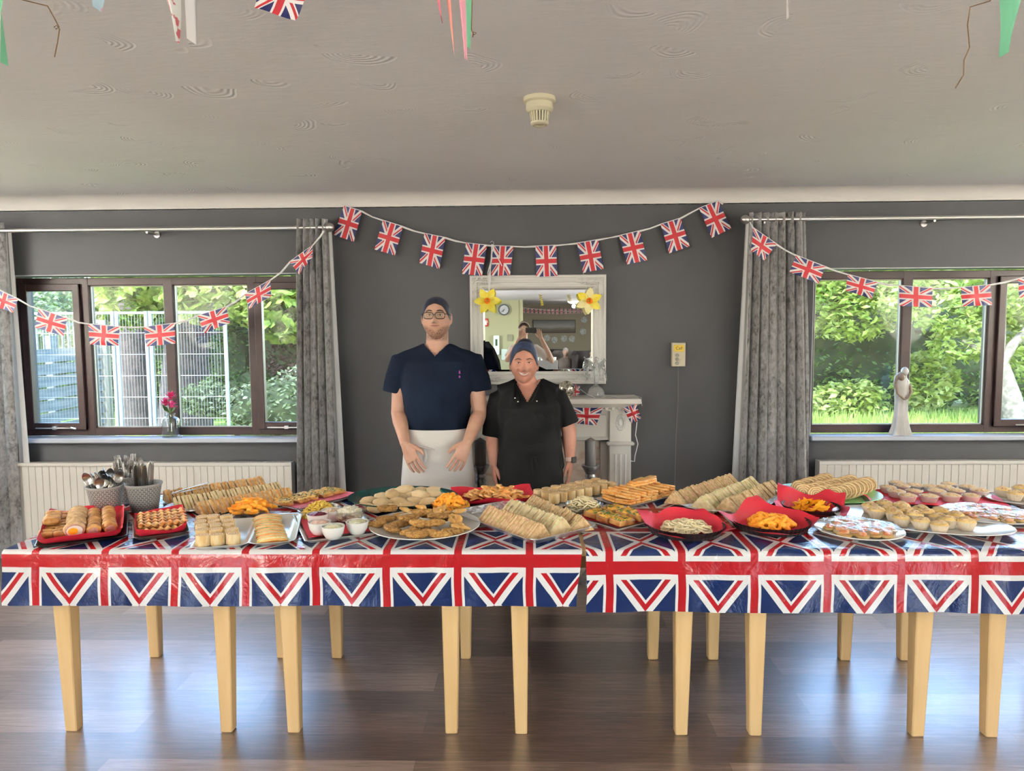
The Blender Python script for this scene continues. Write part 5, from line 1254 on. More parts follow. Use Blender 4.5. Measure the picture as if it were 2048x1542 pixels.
# fireplace
M_MAN = mat('ivory_painted_mantel', (.66, .625, .58), .4)
def m_marble():
    m, nt, b = new('pink_veined_marble'); o = tc(nt, 'Object', (1, 1, 2.2), (0, .5, 0)); n = noi(nt, o, 2.6, 4, .5, .8)
    nt.links.new(ramp(nt, n, [(.38, (.62, .55, .48)), (.50, (.60, .51, .43)), (.57, (.50, .37, .29)), (.64, (.60, .53, .46))]), b.inputs['Base Color']); b.inputs['Roughness'].default_value = .22; return m
M_MARB = m_marble()
YS = 4.70; zs = P(1250, 798, Y=YS).z; xs1 = P(1283, 800, Y=YS).x; xs0 = P(872, 800, Y=YS).x; xc = (xs0+xs1)/2; hw = (xs1-xs0)/2
t = thing('fireplace', 'white classical fireplace surround with fluted pilasters and pink marble panel', 'fireplace', (xc, 0, 0)); 
MB().rings([[(-w, YB-.004, z), (-w, YS+d, z), (w, YS+d, z), (w, YB-.004, z)] for z, w, d in ((zs-.085, hw-.05, .05), (zs-.07, hw-.05, .05), (zs-.060, hw-.035, .035), (zs-.035, hw-.012, .012), (zs-.032, hw, 0), (zs-.006, hw, 0), (zs, hw-.005, .005))]).build('mantel_shelf', M_MAN, t, ang=20)
d_ = MB()
for i in range(int((2*hw-.1)/.042)): x = -hw+.055+i*.042; d_.bbox(x, x+.024, YS+.032, YS+.06, zs-.078, zs-.052, .003)
d_.build('dentil_moulding', M_MAN, t)
zf = P(1241, 880, Y=4.8).z; px1, px0 = P(1262, 880, Y=4.78).x-xc, P(1219, 880, Y=4.78).x-xc
MB().box(-px1, px1, 4.80, YB-.004, zf, zs-.08).bbox(-px0+.02, px0-.02, 4.785, 4.80, zf+.02, zs-.11, .006).build('frieze', M_MAN, t)
for s_ in (-1, 1):
    a, c = (px0, px1) if s_ > 0 else (-px1, -px0)
    b = MB(); b.bbox(a, c, 4.77, YB-.004, 0, zs-.082, .003).bbox(a-.02, c+.02, 4.745, 4.79, zf-.03, zf-.006, .008).bbox(a-.012, c+.012, 4.755, 4.79, 0, .14, .006)
    pl = b.build('pilaster', M_MAN, t, ang=30); w = c-a
    for k in range(3):
        x = a+w*(.27+.23*k); MB().tube([(x, 4.772, .20), (x, 4.772, zf-.09)], .0085, 8).build('flute', M_WHITE, pl)
    rb = MB(); cx = (a+c)/2; cz = P(1241, 845, Y=4.77).z
    for k in range(16):
        an = 2*PI*k/16; rb.blob((cx+.026*math.cos(an), 4.765, cz+.045*math.sin(an)), (.007, .006, .011), 8, 6, M=None)
    rb.blob((cx, 4.767, cz), (.014, .008, .024), 14, 8); rb.build('rosette', M_WHITE, pl)
MB().box(-px0, -px0+.10, 4.83, YB-.004, 0, zf).box(px0-.055, px0, 4.83, YB-.004, 0, zf).box(-px0, px0, 4.83, YB-.004, zf-.012, zf+.002).build('inner_slip', mat('beige_inner_slip', (.40, .37, .33), .4), t)
MB().box(-px0+.05, px0-.05, 4.86, YB-.004, .0, zf-.01).build('marble_panel', M_MARB, t)
MB().bbox(-px1, px1, 4.56, YB-.004, 0, .04, .006).build('hearth', M_MARB, t)
# things on the mantel
M_MOS = bpy.data.materials.new('mirror_mosaic')
def m_mosaic():
    m, nt, b = new('mirror_mosaic_tiles'); v = nt.nodes.new('ShaderNodeTexVoronoi'); v.inputs['Scale'].default_value = 95; nt.links.new(tc(nt), v.inputs['Vector'])
    nt.links.new(v.outputs['Color'], b.inputs['Roughness']); b.inputs['Metallic'].default_value = .9
    nt.links.new(ramp(nt, v.outputs['Color'], [(.3, (.25, .22, .17)), (.6, (.75, .70, .60))]), b.inputs['Base Color'])
    bump(nt, b, v.outputs['Color'], 1, .02); nt.links.new((xyz(nt, v.outputs['Color'])[0]*.3+.08).k, b.inputs['Roughness']); return m
bpy.data.materials.remove(M_MOS)
YM = 4.83
q = P(1133, 776, Y=YM); tag(MB().blob((0, 0, .056), (.056, .056, .056), 32, 20).lathe([(.03, 0), (.03, .012), (.001, .013)], 20).build('mosaic_ball', m_mosaic(), loc=(q.x, YM, zs)), 'silver mirror-mosaic ball on the mantel behind the woman', 'ornament')
M_CRYS = mat('clear_crystal', (.95, .96, .96), .04, trans=.75, spec=.8, col2=(.8, .82, .82), ns=30, bs=.8, bscale=40)
q = P(1192, 790, Y=YM); t = thing('crystal_figurine', 'clear crystal figurine on a domed glass base on the mantel', 'figurine', (q.x, YM, zs))
MB().lathe([(.001, 0), (.056, 0), (.058, .012), (.056, .035), (.046, .058), (.022, .074), (.012, .085), (.010, .10), (.001, .10)], 28).build('glass_base', M_CRYS, t)
b = MB(); b.tube([(0, 0, .09), (.006, 0, .14), (-.004, 0, .20), (.0, 0, .235)], [.014, .020, .024, .012], 12).blob((.002, 0, .252), (.015, .015, .018), 12, 8)
for s_ in (-1, 1):
    for k in range(5):
        b.tube([(s_*.012, 0, .17+k*.012), (s_*(.035+.006*k), .004, .20+k*.014), (s_*(.062-.004*k), 0, .17+.02*k), (s_*(.072-.008*k), 0, .105+.022*k)], [.006, .009, .007, .002], 8, flat=.6)
b.tube([(.01, -.01, .20), (.05, -.02, .235), (.066, -.015, .25)], [.006, .005, .003], 8).tube([(-.01, -.01, .20), (-.03, -.03, .16), (-.01, -.035, .13)], [.006, .005, .003], 8)
b.build('figure', M_CRYS, t)
def smallflag(name, label, c, Y, seed, curl=.02, m=None):
    TL, TR, BR, BL = [P(x, y, Y=Y) for x, y in c]; o0 = (TL+BR)/2
    def f(u, v): p = lerp(lerp(BL, BR, u), lerp(TL, TR, u), v); return Vector((p.x, p.y-curl*(abs(noise.noise(Vector((u*2.5, v*2.5, seed))))+.2*math.sin(u*PI)), p.z))-o0
    return tag(MB().grid(16, 12, f, uv=lambda u, v: (u, v)).build(name, m or M_FLAG, loc=o0, ang=80, fix=False), label, 'flag')
smallflag('pennant_flag', 'tapered union flag hanging from the mantel shelf beside the woman', [(1140, 815), (1206, 815), (1192, 851), (1154, 847)], YS-.006, 1)
smallflag('pennant_flag', 'crumpled union flag at the right end of the mantel shelf', [(1245, 815), (1272, 808), (1281, 836), (1262, 848)], YS-.012, 6, .05)
smallflag('pennant_flag', 'small union flag standing behind the mosaic ball', [(1144, 766), (1160, 772), (1158, 796), (1140, 797)], YM+.07, 3)
smallflag('pennant_flag', 'union flag hanging from the mantel between the man and woman', [(952, 815), (1000, 815), (990, 851), (962, 851)], YS-.006, 4)
ribs('ribbon', 'white ribbon trailing over the right end of the mantel', [[(1205, 795), (1220, 790), (1235, 794), (1250, 790), (1270, 791), (1282, 795), (1284, 812)], [(1160, 778), (1175, 789), (1190, 795)], [(1210, 797), (1230, 792), (1243, 796), (1262, 792)]], YS-.004, M_RIB, .003)
ribs('ribbon', 'white ribbon dangling beside the right pilaster', [[(1274, 844), (1271, 870), (1276, 888), (1270, 912), (1269, 923), (1262, 922)]], YS+.02, M_RIB, .003)
ribs('ribbon', 'white ribbon stretched under the mantel shelf between the flags', [[(1206, 815), (1226, 816), (1247, 816)]], YS-.002, M_RIB, .0025)
# candles
M_CAND = mat('grey_candle_wax', (.14, .135, .135), .5, sss=.05); M_PEW = mat('pewter', (.24, .25, .26), .3, metal=.9, col2=(.36, .37, .38), ns=30)
for i, (px, lab) in enumerate(((1181, 'right, beside the woman'), (961, 'left, between man and woman'))):
    q = P(px, 930, Y=4.44); h = q.z
    t = thing('candlestick', 'tall turned pewter candlestick on the floor, %s' % lab, 'candlestick', (q.x, 4.44, 0), group='pewter candlesticks')
    pr = [(.001, 0), (.085, 0), (.085, .02), (.06, .035), (.035, .06), (.022, .10), (.03, .13), (.022, .16), (.026, .30), (.034, .42), (.024, .46), (.034, .48), (.024, .50)]
    pr += [(.022, h-.30), (.030, h-.25), (.034, h-.20), (.028, h-.155), (.024, h-.145), (.036, h-.13), (.040, h-.10), (.030, h-.085), (.036, h-.07), (.030, h-.055), (.042, h-.03), (.055, h-.006), (.055, h), (.050, h+.002), (.03, h-.002), (.001, h-.002)]
    MB().lathe(pr, 32).build('turned_stand', M_PEW, t)
    tag(MB().lathe([(.001, 0), (.033, 0), (.035, .004), (.035, .150), (.030, .156), (.014, .166), (.004, .172), (.001, .173)], 28).tube([(0, 0, .17), (0, 0, .180)], .0012, 6).build('pillar_candle', M_CAND, loc=(q.x, 4.44, h-.0015)), 'grey pillar candle on the pewter candlestick, %s' % lab, 'candle')
# call box
M_BEI = mat('beige_call_box', (.50, .45, .33), .45)
q = P(1357, 709, Y=YB-.02); t = thing('nurse_call_box', 'beige call unit with yellow button on the grey wall', 'call unit', (q.x, YB-.002, q.z))
MB().rings([rr(.094, .165, 0), rr(.094, .165, -.022), rr(.086, .157, -.030)]).build('housing', M_BEI, t, ang=30)
MB().bbox(-.035, .035, -.034, -.028, .020, .066, .004).build('call_label', mat('yellow_label', (.72, .50, .04), .4), t)
b = MB()
for zz in (-.005, -.032, -.059): b.lathe([(.001, 0), (.012, 0), (.012, .005), (.009, .007), (.001, .007)], 18, M=Matrix.Translation((-.012, -.030, zz)) @ Matrix.Rotation(R(90), 4, 'X'))
b.build('speaker_buttons', mat('grey_button', (.28, .26, .22), .5), t)
MB().lathe([(.001, 0), (.014, 0), (.014, .006), (.001, .007)], 18, M=Matrix.Translation((.020, -.030, -.045)) @ Matrix.Rotation(R(90), 4, 'X')).build('socket', M_BEI, t)
def text(s_, size, m, parent, loc, rot, ext=.0008, name='lettering', mirror=False):
    cu = bpy.data.curves.new('t', 'FONT'); cu.body = s_; cu.size = size; cu.extrude = ext; cu.align_x = 'CENTER'; cu.align_y = 'CENTER'
    o = bpy.data.objects.new('t', cu); COL.objects.link(o); bpy.context.view_layer.update()
    me = bpy.data.meshes.new_from_object(o.evaluated_get(bpy.context.evaluated_depsgraph_get())); bpy.data.objects.remove(o)
    me.materials.clear(); me.materials.append(m); o = bpy.data.objects.new(name, me); COL.objects.link(o); o.parent = parent; o.location = loc; o.rotation_euler = rot; return o
text('Call', .030, M_BLACK, t, (0, -.0345, .043), (R(90), 0, 0))
b = MB().tube([(0, -.012, -.085), (.002, -.012, -.3), (-.010, -.012, -.6), (-.014, -.010, -.95)], .0022, 6).build('pull_cord', mat('cord_grey', (.13, .12, .11), .6), t)
# vase
q = P(343, 886, Y=YB+.03); t = thing('glass_vase', 'small clear bottle vase on the left window sill', 'vase', (q.x, YB+.03, WZ0+.032))
MB().lathe([(.001, .002), (.052, .002), (.054, .006), (.054, .105), (.048, .122), (.030, .132), (.029, .145), (.033, .150), (.031, .150), (.027, .144), (.028, .134), (.046, .120), (.051, .104), (.051, .008), (.001, .006)], 32).build('bottle', m_glass('vase_glass', (.95, .97, .98), .02), t)
t.scale = (1.12,)*3
M_PINK = mat('magenta_petal', (.55, .02, .11), .6, col2=(.70, .05, .20), ns=30)
fl_ = thing('flower_stems', 'magenta artificial flowers standing in the clear bottle vase', 'flowers', (q.x, YB+.03, WZ0+.045)); fl_.scale = (1.2,)*3
MB().tube([(0, 0, 0), (.004, 0, .08), (-.004, 0, .18)], .003, 6).tube([(.01, 0, 0), (-.004, 0, .08), (.012, 0, .21)], .003, 6).build('stem', mat('green_stem', (.05, .10, .02), .6), fl_)
r_ = random.Random(2)
for c, n in (((-.018, -.01, .185), 34), ((.016, -.015, .225), 34), ((.020, -.02, .175), 22)):
    b = MB()
    for i in range(n):
        th = r_.uniform(0, 6.28); ph = r_.uniform(-.3, 1.4); d = Vector((math.cos(th)*math.cos(ph), math.sin(th)*math.cos(ph), math.sin(ph))); s_ = d.cross(Vector((0, 0, 1))).normalized()*.008
        p = Vector(c); b.add([p, p+d*.022-s_, p+d*.044, p+d*.022+s_], [(0, 1, 2, 3)])
    b.blob(c, (.010, .010, .010), 8, 6); b.build('flower_head', M_PINK, fl_, smooth=False, fix=False)
b = MB()
for s_ in (-1, 1): b.add([(0, 0, .13), (s_*.03, -.01, .15), (s_*.05, 0, .19), (s_*.018, .005, .165)], [(0, 1, 2, 3)])
b.build('leaf', L_DK, fl_, smooth=False)
tag(MB().blob((0, 0, .010), (.012, .010, .010), 12, 8, .3, 3, 1).blob((.018, 0, .008), (.009, .009, .008), 10, 6, .3, 3, 2).build('pebble_ornament', M_CRYS, loc=(q.x+.065, YB+.01, WZ0+.032)), 'little clear pebble ornament beside the bottle vase', 'ornament')
# figurine couple
M_FIG = mat('pearl_white_figurine', (.52, .51, .50), .35, col2=(.42, .40, .38), ns=8); M_FIGD = mat('bronze_figurine_skin', (.22, .16, .12), .4)
q = P(1800, 874, Y=YB+.02); t = thing('couple_figurine', 'tall embracing couple figurine on the right window sill', 'figurine', (q.x, YB+.02, WZ0+.032))
b = MB(); n = 40; rs = []
for z, w, d, k in ((0, .078, .045, .16), (.01, .070, .044, .16), (.06, .055, .038, .15), (.14, .044, .034, .12), (.22, .042, .032, .06), (.28, .046, .034, .03), (.33, .050, .032, .0), (.375, .046, .028, 0), (.395, .030, .02, 0)):
    rs.append([(w*math.cos(2*PI*j/n)*(1+k*math.cos(8*2*PI*j/n)), d*math.sin(2*PI*j/n)*(1+k*math.cos(8*2*PI*j/n)), z) for j in range(n)])
b.rings(rs).build('robes', M_FIG, t)
MB().blob((.016, 0, .438), (.024, .026, .031), 16, 10).tube([(.016, 0, .39), (.016, 0, .42)], .014, 10).build('man_head', M_FIG, t)
MB().blob((-.014, -.018, .400), (.021, .022, .026), 16, 10).tube([(-.01, -.01, .425), (-.034, .0, .40), (-.044, .002, .35), (-.046, .004, .31)], [.016, .018, .013, .004], 10).build('woman_head', M_FIGD, t)
MB().tube([(-.046, -.01, .35), (-.044, -.034, .29), (-.01, -.048, .255), (.004, -.05, .25)], [.011, .009, .007, .006], 8).tube([(.048, -.005, .35), (.05, -.030, .30), (.02, -.048, .262), (.0, -.05, .25)], [.012, .010, .007, .006], 8).build('arms', M_FIGD, t)
# smoke detector
q = P(1079, 196, Z=CEIL); M_DET = mat('yellowed_detector_plastic', (.58, .54, .38), .45)
t = thing('smoke_detector', 'yellowed round smoke detector on the ceiling', 'smoke detector', (q.x, q.y, CEIL))
MB().lathe([(.001, 0), (.064, 0), (.064, -.016), (.058, -.020), (.054, -.022), (.054, -.046), (.044, -.056), (.001, -.056)], 40).build('base', M_DET, t)
b = MB(); b.lathe([(.026, -.056), (.030, -.058), (.030, -.094), (.001, -.094)], 24, mi=1)
for k in range(20):
    a = 2*PI*k/20; c_, s_ = math.cos(a), math.sin(a); w = .0035; r0, r1, r2 = .040, .0375, .035
    pts = [(-w, r0, -.054), (w, r0, -.054), (w, r2, -.096), (-w, r2, -.096)]
    b.add([(x*-s_+y*c_, x*c_+y*s_, z) for x, y, z in pts]+[(x*-s_+(y-.006)*c_, x*c_+(y-.006)*s_, z) for x, y, z in pts], [(0, 1, 2, 3), (7, 6, 5, 4), (0, 4, 5, 1), (1, 5, 6, 2), (2, 6, 7, 3), (3, 7, 4, 0)])
b.lathe([(.024, -.094), (.036, -.094), (.036, -.102), (.030, -.106), (.022, -.106), (.022, -.10)], 32)
b.build('slotted_cage', [M_DET, M_BLACK], t, ang=30)
# things hanging from the ceiling near the camera
YH = 1.55
def hang(name, label, c, m, cat, uv=True, curl=.015, seed=0, Y=YH, n=14):
    pts = [P(x, y, Y=Y) for x, y in c]; TL, TR, B2, B1 = pts; o0 = TL
    def f(u, v): p = lerp(lerp(B1, B2, u), lerp(TL, TR, u), v); return Vector((p.x, p.y+curl*math.sin(u*PI+v*2+seed)+curl*.6*noise.noise(Vector((u*2, v*3, seed))), p.z))-o0
    return tag(MB().grid(n, n, f, uv=lambda u, v: (u, v)).build(name, m, loc=o0, ang=80, fix=False), label, cat)
M_GRN = mat('mint_green_felt', (.16, .46, .28), .8); M_PKR = mat('pink_ribbon', (.78, .34, .42), .5); M_SAL = mat('salmon_ribbon', (.85, .36, .30), .5); M_MAG = mat('rose_ribbon', (.62, .14, .20), .5)
M_FLOR = mat('floral_pennant_cloth', (.74, .74, .70), .8, col2=(.52, .12, .14), ns=42, lo=.56, hi=.60); M_SHEER = mat('sheer_white_ribbon', (.72, .70, .70), .5); M_BLUP = mat('blue_floral_cloth', (.45, .62, .72), .8, col2=(.75, .3, .4), ns=40, lo=.55, hi=.6)
zc = lambda px: 652-(CEIL-1.6)/YH*1450+2
hang('pennant', 'mint green felt pennant at the top left corner', [(-40, zc(0)), (24, zc(0)), (9, 128), (8, 129)], M_GRN, 'pennant', seed=1)
hang('pennant', 'mint green felt pennant at the top right corner', [(2000, zc(0)), (2090, zc(0)), (2008, 110), (2006, 111)], M_GRN, 'pennant', seed=2)
hang('pennant', 'white floral-print pennant near the top left', [(292, zc(0)), (356, zc(0)), (360, 88), (357, 88)], M_FLOR, 'pennant', seed=3)
hang('pennant', 'tip of a pale blue floral pennant near the top left', [(120, zc(0)), (228, zc(0)), (197, 20), (195, 20)], M_BLUP, 'pennant', seed=4)
hang('streamer', 'sheer white ribbon streamer beside the floral pennant', [(360, zc(0)), (392, zc(0)), (387, 84), (380, 82)], M_SHEER, 'streamer', seed=5)
hang('streamer', 'small sheer white ribbon at the top right of the middle', [(1562, zc(0)), (1590, zc(0)), (1580, 34), (1576, 34)], M_SHEER, 'streamer', seed=6)
hang('streamer', 'dark rose ribbon streamer, leftmost of the cluster', [(832, zc(0)), (862, zc(0)), (885, 42), (883, 42)], M_MAG, 'streamer', seed=7)
hang('streamer', 'salmon ribbon streamer, second of the cluster', [(868, zc(0)), (890, zc(0)), (910, 108), (907, 106)], M_SAL, 'streamer', seed=8)
hang('streamer', 'pink ribbon streamer, longest of the cluster', [(902, zc(0)), (925, zc(0)), (935, 124), (929, 120)], M_PKR, 'streamer', seed=9, Y=YH-.01)
hang('streamer', 'mint green streamer, rightmost of the cluster', [(925, zc(0)), (946, zc(0)), (940, 98), (934, 100)], M_GRN, 'streamer', seed=10, Y=YH+.03)
hang('pennant_flag', 'union flag hanging at the top of the photo, left of the middle', [(530, -76), (634, -56), (588, 37), (512, 20)], M_FLAG, 'flag', seed=11, curl=.01)
M_TWINE = mat('brown_twine', (.16, .09, .04), .8)
def twine(label, pts, Y=YH+.05):
    p0 = P(*pts[0], Y=Y); tag(MB().tube([P(x, y, Y=Y)-p0 for x, y in pts], .0012, 6).build('twine', M_TWINE, loc=p0), label, 'string')
twine('thin brown twine dangling from the ceiling at the top left', [(-20, -55), (30, -4), (95, 12), (108, 35), (118, 55), (112, 58), (108, 54), (113, 51), (119, 58), (115, 85), (109, 114)])
twine('thin brown twine dangling from the ceiling at the top right', [(2010, -55), (1980, 2), (1940, 14), (1935, 50), (1939, 95), (1928, 120), (1927, 150), (1911, 176)])
twine('curled brown twine end beside the mint green streamer', [(940, -50), (944, 5), (943, 60), (948, 70), (952, 66), (947, 64), (945, 74)])
for i, (xx, lab) in enumerate((((-1.6, 1.9), 'ceiling string carrying the ribbons and pennants'),)):
    tag(MB().tube([(xx[0]+(xx[1]-xx[0])*k/20, YH, CEIL-.004-.0*math.sin(PI*k/20)) for k in range(21)], .003, 6).build('hanging_string', M_TWINE), lab, 'string')
# ================================================================ PEOPLE
def skin(name, a, b_, beard=None):
    m, nt, b = new(name); o = tc(nt); n = noi(nt, o, 14, 3); col = ramp(nt, n, [(.35, a), (.65, b_)])
    if beard:
        q = xyz(nt, o); (bx, by, bz, bc) = beard
        x = (q[0]-bx).abs(); z = q[2]-bz; y = q[1]-by
        # short beard along the jaw and under the chin
        line = x*x*(-7.)+x*.95-.070
        m1 = ((line-z)*60.+.3).max(0.).min(1.)*((z+.128)*60.).max(0.).min(1.)*(((y*-1.)+.03)*50.).max(0.).min(1.)
        n2 = E(nt, noi(nt, o, 180, 2)); m1 = m1*((n2-.25)*2.2).max(0.).min(.85)
        col = mixc(nt, m1, col, bc)
    nt.links.new(col, b.inputs['Base Color']); b.inputs['Roughness'].default_value = .52; b.inputs['Specular IOR Level'].default_value = .4
    b.inputs['Subsurface Weight'].default_value = .12; b.inputs['Subsurface Radius'].default_value = (1, .35, .2); b.inputs['Subsurface Scale'].default_value = .008
    bump(nt, b, noi(nt, o, 160, 3), .06, .002); return m
def remesh(mb, vox, sm=4, cut=None, disp=None):
    o = mb.build('tmp', MATS['black_plastic'], smooth=False)
    r = o.modifiers.new('r', 'REMESH'); r.mode = 'VOXEL'; r.voxel_size = vox
    s = o.modifiers.new('s', 'SMOOTH'); s.factor = .5; s.iterations = sm
    bpy.context.view_layer.update()
    me = bpy.data.meshes.new_from_object(o.evaluated_get(bpy.context.evaluated_depsgraph_get())); bpy.data.objects.remove(o)
    bm = bmesh.new(); bm.from_mesh(me)
    if disp:
        bm.normal_update()
        for v in bm.verts: v.co += v.normal*disp(v.co)
    if cut:
        fs = [f for f in bm.faces if cut(f.calc_center_median(), f.normal)]; bmesh.ops.delete(bm, geom=fs, context='FACES')
    bm.to_mesh(me); bm.free(); me.materials.clear(); me.shade_smooth(); return me
def place(name, me, m, parent):
    me.materials.append(m); me.name = name; o = bpy.data.objects.new(name, me); COL.objects.link(o); o.parent = parent; return o
def g2(x, z, cx, cz, sx, sz): return math.exp(-((x-cx)/sx)**2-((z-cz)/sz)**2)
def headfn(w=.076, d=.098, h=.118, jaw=.30, smile=0, nose=1., full=0., chin=1., ez=.010, nz=-.033, mz=-.061):
    def f(n):
        x, y, z = n.x*w, n.y*d, n.z*h; t = max(0, -z/h); u = max(0, z/h)
        x *= 1-jaw*t**1.7+full*.14*math.exp(-((t-.35)/.3)**2); x *= 1+.22*u**3; y *= 1+.16*u**3
        if y > 0 and z < 0: y *= 1-.45*t
        if y < 0: y *= (.93-.03*t)
        if y < 0 and abs(x) > .5*w: y *= 1
        if n.y < .15:
            k = min(1, max(0, (.15-n.y)/.35)); a = abs(x)
            dy = 0
            dy -= nose*(.024*g2(x, z, 0, nz+.002, .0100, .011)+.015*g2(x, z, 0, (ez+nz)/2, .0080, .016)+.011*g2(a, z, .0125, nz-.004, .0065, .007))
            dy += .0115*g2(a, z, .031, ez, .016, .011)
            dy -= .0065*g2(a, z, .028, ez+.021, .020, .008)
            dy -= (.004+.009*smile)*g2(a, z, .040, nz+.006, .016, .014)
            dy -= .0065*g2(x, z, 0, mz, .020, .010)
            dy += .005*g2(x, z, 0, mz-.019, .018, .006)
            dy += .004*g2(x, z, 0, (nz+mz)/2-.003, .003, .006)
            dy -= chin*.008*g2(x, z, 0, -.099, .020, .014)
            dy += (.002+smile*.005)*g2(a, z, .031, mz+.008, .005, .014)
            y += dy*k
        return Vector((x, y, z))
    return f
def headgrid(fn, c, nu=72, nv=60, sc=1.0, th0=0, th1=PI, rmap=None, rx=0, rz=0):
    """closed head surface; rmap(ph) gives the lower polar limit (for caps of hair)"""
    rs = []; M = Matrix.Rotation(rz, 3, 'Z') @ Matrix.Rotation(rx, 3, 'X')
    for i in range(nv+1):
        ring = []
        for j in range(nu):
            ph = 2*PI*j/nu; lim = rmap(ph) if rmap else PI-.02
            th = .02+(lim-.02)*i/nv
            n = Vector((math.sin(th)*math.sin(ph), -math.sin(th)*math.cos(ph), math.cos(th)))
            k = sc if not callable(sc) else sc(n, i/nv)
            ring.append(Vector(c)+M @ (fn(n)*k))
        rs.append(ring)
    return rs, M
def ring_sec(z, w, df, db, cx=0, cy=0, n=28, pw=.82):
    out = []
    for j in range(n):
        a = 2*PI*j/n; c_, s_ = math.cos(a), math.sin(a)
        x = math.copysign(abs(c_)**pw, c_)*w; y = math.copysign(abs(s_)**pw, s_)*(db if s_ > 0 else df); out.append((cx+x, cy+y, z))
    return out
def hand(mb, wrist, pd, side, fdir, curl=.5, size=1.0, spread=.20, thumb=1):
    """wrist point, palm direction (unit), side = unit vector from little finger to index side, palm normal = towards which fingers curl"""
    pd = pd.normalized(); s_ = (side-pd*side.dot(pd)).normalized(); nrm = fdir; nrm = (nrm-pd*nrm.dot(pd)-s_*nrm.dot(s_)).normalized()
    L = .092*size; W_ = .040*size
    def q(a, b_, c_=0): return wrist+pd*a+s_*b_+nrm*c_
    mb.rings([[q(a, w*math.cos(t), th*math.sin(t)) for t in [2*PI*j/14 for j in range(14)]] for a, w, th in ((-.012, .024*size, .018*size), (.02*size, .031*size, .017*size), (.05*size, .039*size, .0155*size), (.08*size, .040*size, .013*size), (L, .036*size, .010*size))])
    for i, (ln, r) in enumerate(((.070, .0078), (.080, .0081), (.074, .0078), (.058, .0070))):
        b0 = (.0325-.0215*i)*size; r *= size; ln *= size; base = q(L-.016, b0); dr = (pd+s_*spread*(1.5-i)*.6).normalized(); pts = [base]; ang_ = curl*(.5+.08*i)
        cur = base+dr*.014; pts.append(cur)
        for k, (fr, aa) in enumerate(((.42, .55), (.32, .9), (.26, .6))):
            dr = (dr*math.cos(ang_*aa)+nrm*math.sin(ang_*aa)).normalized(); mid = cur+dr*ln*fr*.5; pts.append(mid); cur = cur+dr*ln*fr; pts.append(cur)
        mb.tube(pts, [r*1.05, r*1.08, r, r*1.05, r*.93, r*.96, r*.86, r*.66], 10)
    if thumb:
        p0 = q(.010*size, .018*size, .004); p1 = q(.036*size, .044*size, .010); p2 = q(.064*size, .056*size, .018*size); p3 = q(.086*size, .058*size, .024*size)
        mb.tube([p0, p1, p2, p3], [.014*size, .0125*size, .0100*size, .0072*size], 10)
def eye(parent, c, fwd, r, sq, iris, lid=None):
    b = MB(); M = Matrix.Translation(c)
    b.blob((0, 0, 0), (r*1.15, r*.7, r*sq), 18, 12, M=M, mi=0)
    b.blob((0, -r*.42, 0), (r*.46, r*.33, r*min(.46, sq*.9)), 14, 10, M=M, mi=1)
    b.build('eye', [mat('eye_white', (.62, .58, .54), .25), iris], parent)
M_IRIS = mat('dark_iris', (.03, .02, .015), .15)
M_BROWH = mat('dark_brow_hair', (.045, .028, .020), .8)
M_LIP = mat('natural_lip', (.44, .17, .14), .45); M_TEETH = mat('teeth', (.80, .77, .70), .25)
def torso_arms(secs, arms, legs, neck, headc):
    b = MB(); b.rings([ring_sec(*s_) for s_ in secs])
    for pts, rad in arms: b.tube(pts, rad, 18)
    for pts, rad in legs: b.tube(pts, rad, 18)
    b.tube(neck[0], neck[1], 20)
    return b
# ---------------------------------------------------------------- the man
YM_ = 4.12; r0 = P(873, 700, Y=YM_); RX = r0.x
def MP(px, py, dy=0): p = P(px, py, Y=YM_+dy); return Vector((p.x-RX, p.y-YM_, p.z))
man = thing('person', 'tall man in glasses, navy scrub top, white apron and hair net behind the table', 'person', (RX, YM_, 0))
hc = MP(873, 638, -.02); SKM = skin('fair_skin', (.50, .28, .20), (.56, .33, .245), (hc.x, hc.y, hc.z, (.085, .048, .030)))
HM = headfn(.078, .100, .119, .15, 0, 1.35, .35, 1., .022, -.014, -.038)
body = MB(); rs, _ = headgrid(HM, hc, rx=0, rz=0); body.rings(rs)
for s_ in (-1, 1):
    body.blob((hc.x+s_*.081, hc.y+.012, hc.z+.0), (.008, .018, .030), 14, 10)
sh = [MP(806, 726, .01), MP(943, 724, .01)]; el = [MP(797, 826, -.035), MP(960, 826, -.035)]; wr = [MP(811, 890, -.215), MP(934, 886, -.215)]
zb = MP(873, 865).z
secs = [(.80, .165, .11, .12), (.90, .182, .125, .125), (.98, .185, .135, .125), (1.08, .182, .140, .120), (1.20, .190, .135, .125), (1.32, .195, .125, .125), (1.40, .175, .095, .105), (1.445, .110, .065, .075, 0, .015), (1.47, .065, .055, .06, 0, .02)]
body.rings([ring_sec(*q) for q in secs])
body.tube([(0, .03, 1.38), (0, .022, 1.45), (hc.x, .012, hc.z-.07), (hc.x, .005, hc.z)], [.075, .066, .062, .055], 22)
for s_ in (-1, 1):
    body.tube([(s_*.04, .02, 1.47), (s_*.11, .02, 1.435), (sh[(s_+1)//2].x*.95, .015, 1.395)], [.04, .045, .055], 16)
for i in range(2):
    body.tube([sh[i]+Vector((0, 0, .0)), lerp(sh[i], el[i], .3), lerp(sh[i], el[i], .7), el[i], lerp(el[i], wr[i], .25), lerp(el[i], wr[i], .65), wr[i]], [.060, .056, .047, .042, .044, .034, .027], 18)
    pd = (MP(834, 940, -.25)-wr[0]) if i == 0 else (MP(908, 942, -.25)-wr[1])
    side = Vector((1, -.45, 0)) if i == 0 else Vector((-1, -.45, 0))
    hand(body, wr[i], pd, side, Vector((.25 if i == 0 else -.25, 1, 0)), .55, 1.08, .08)
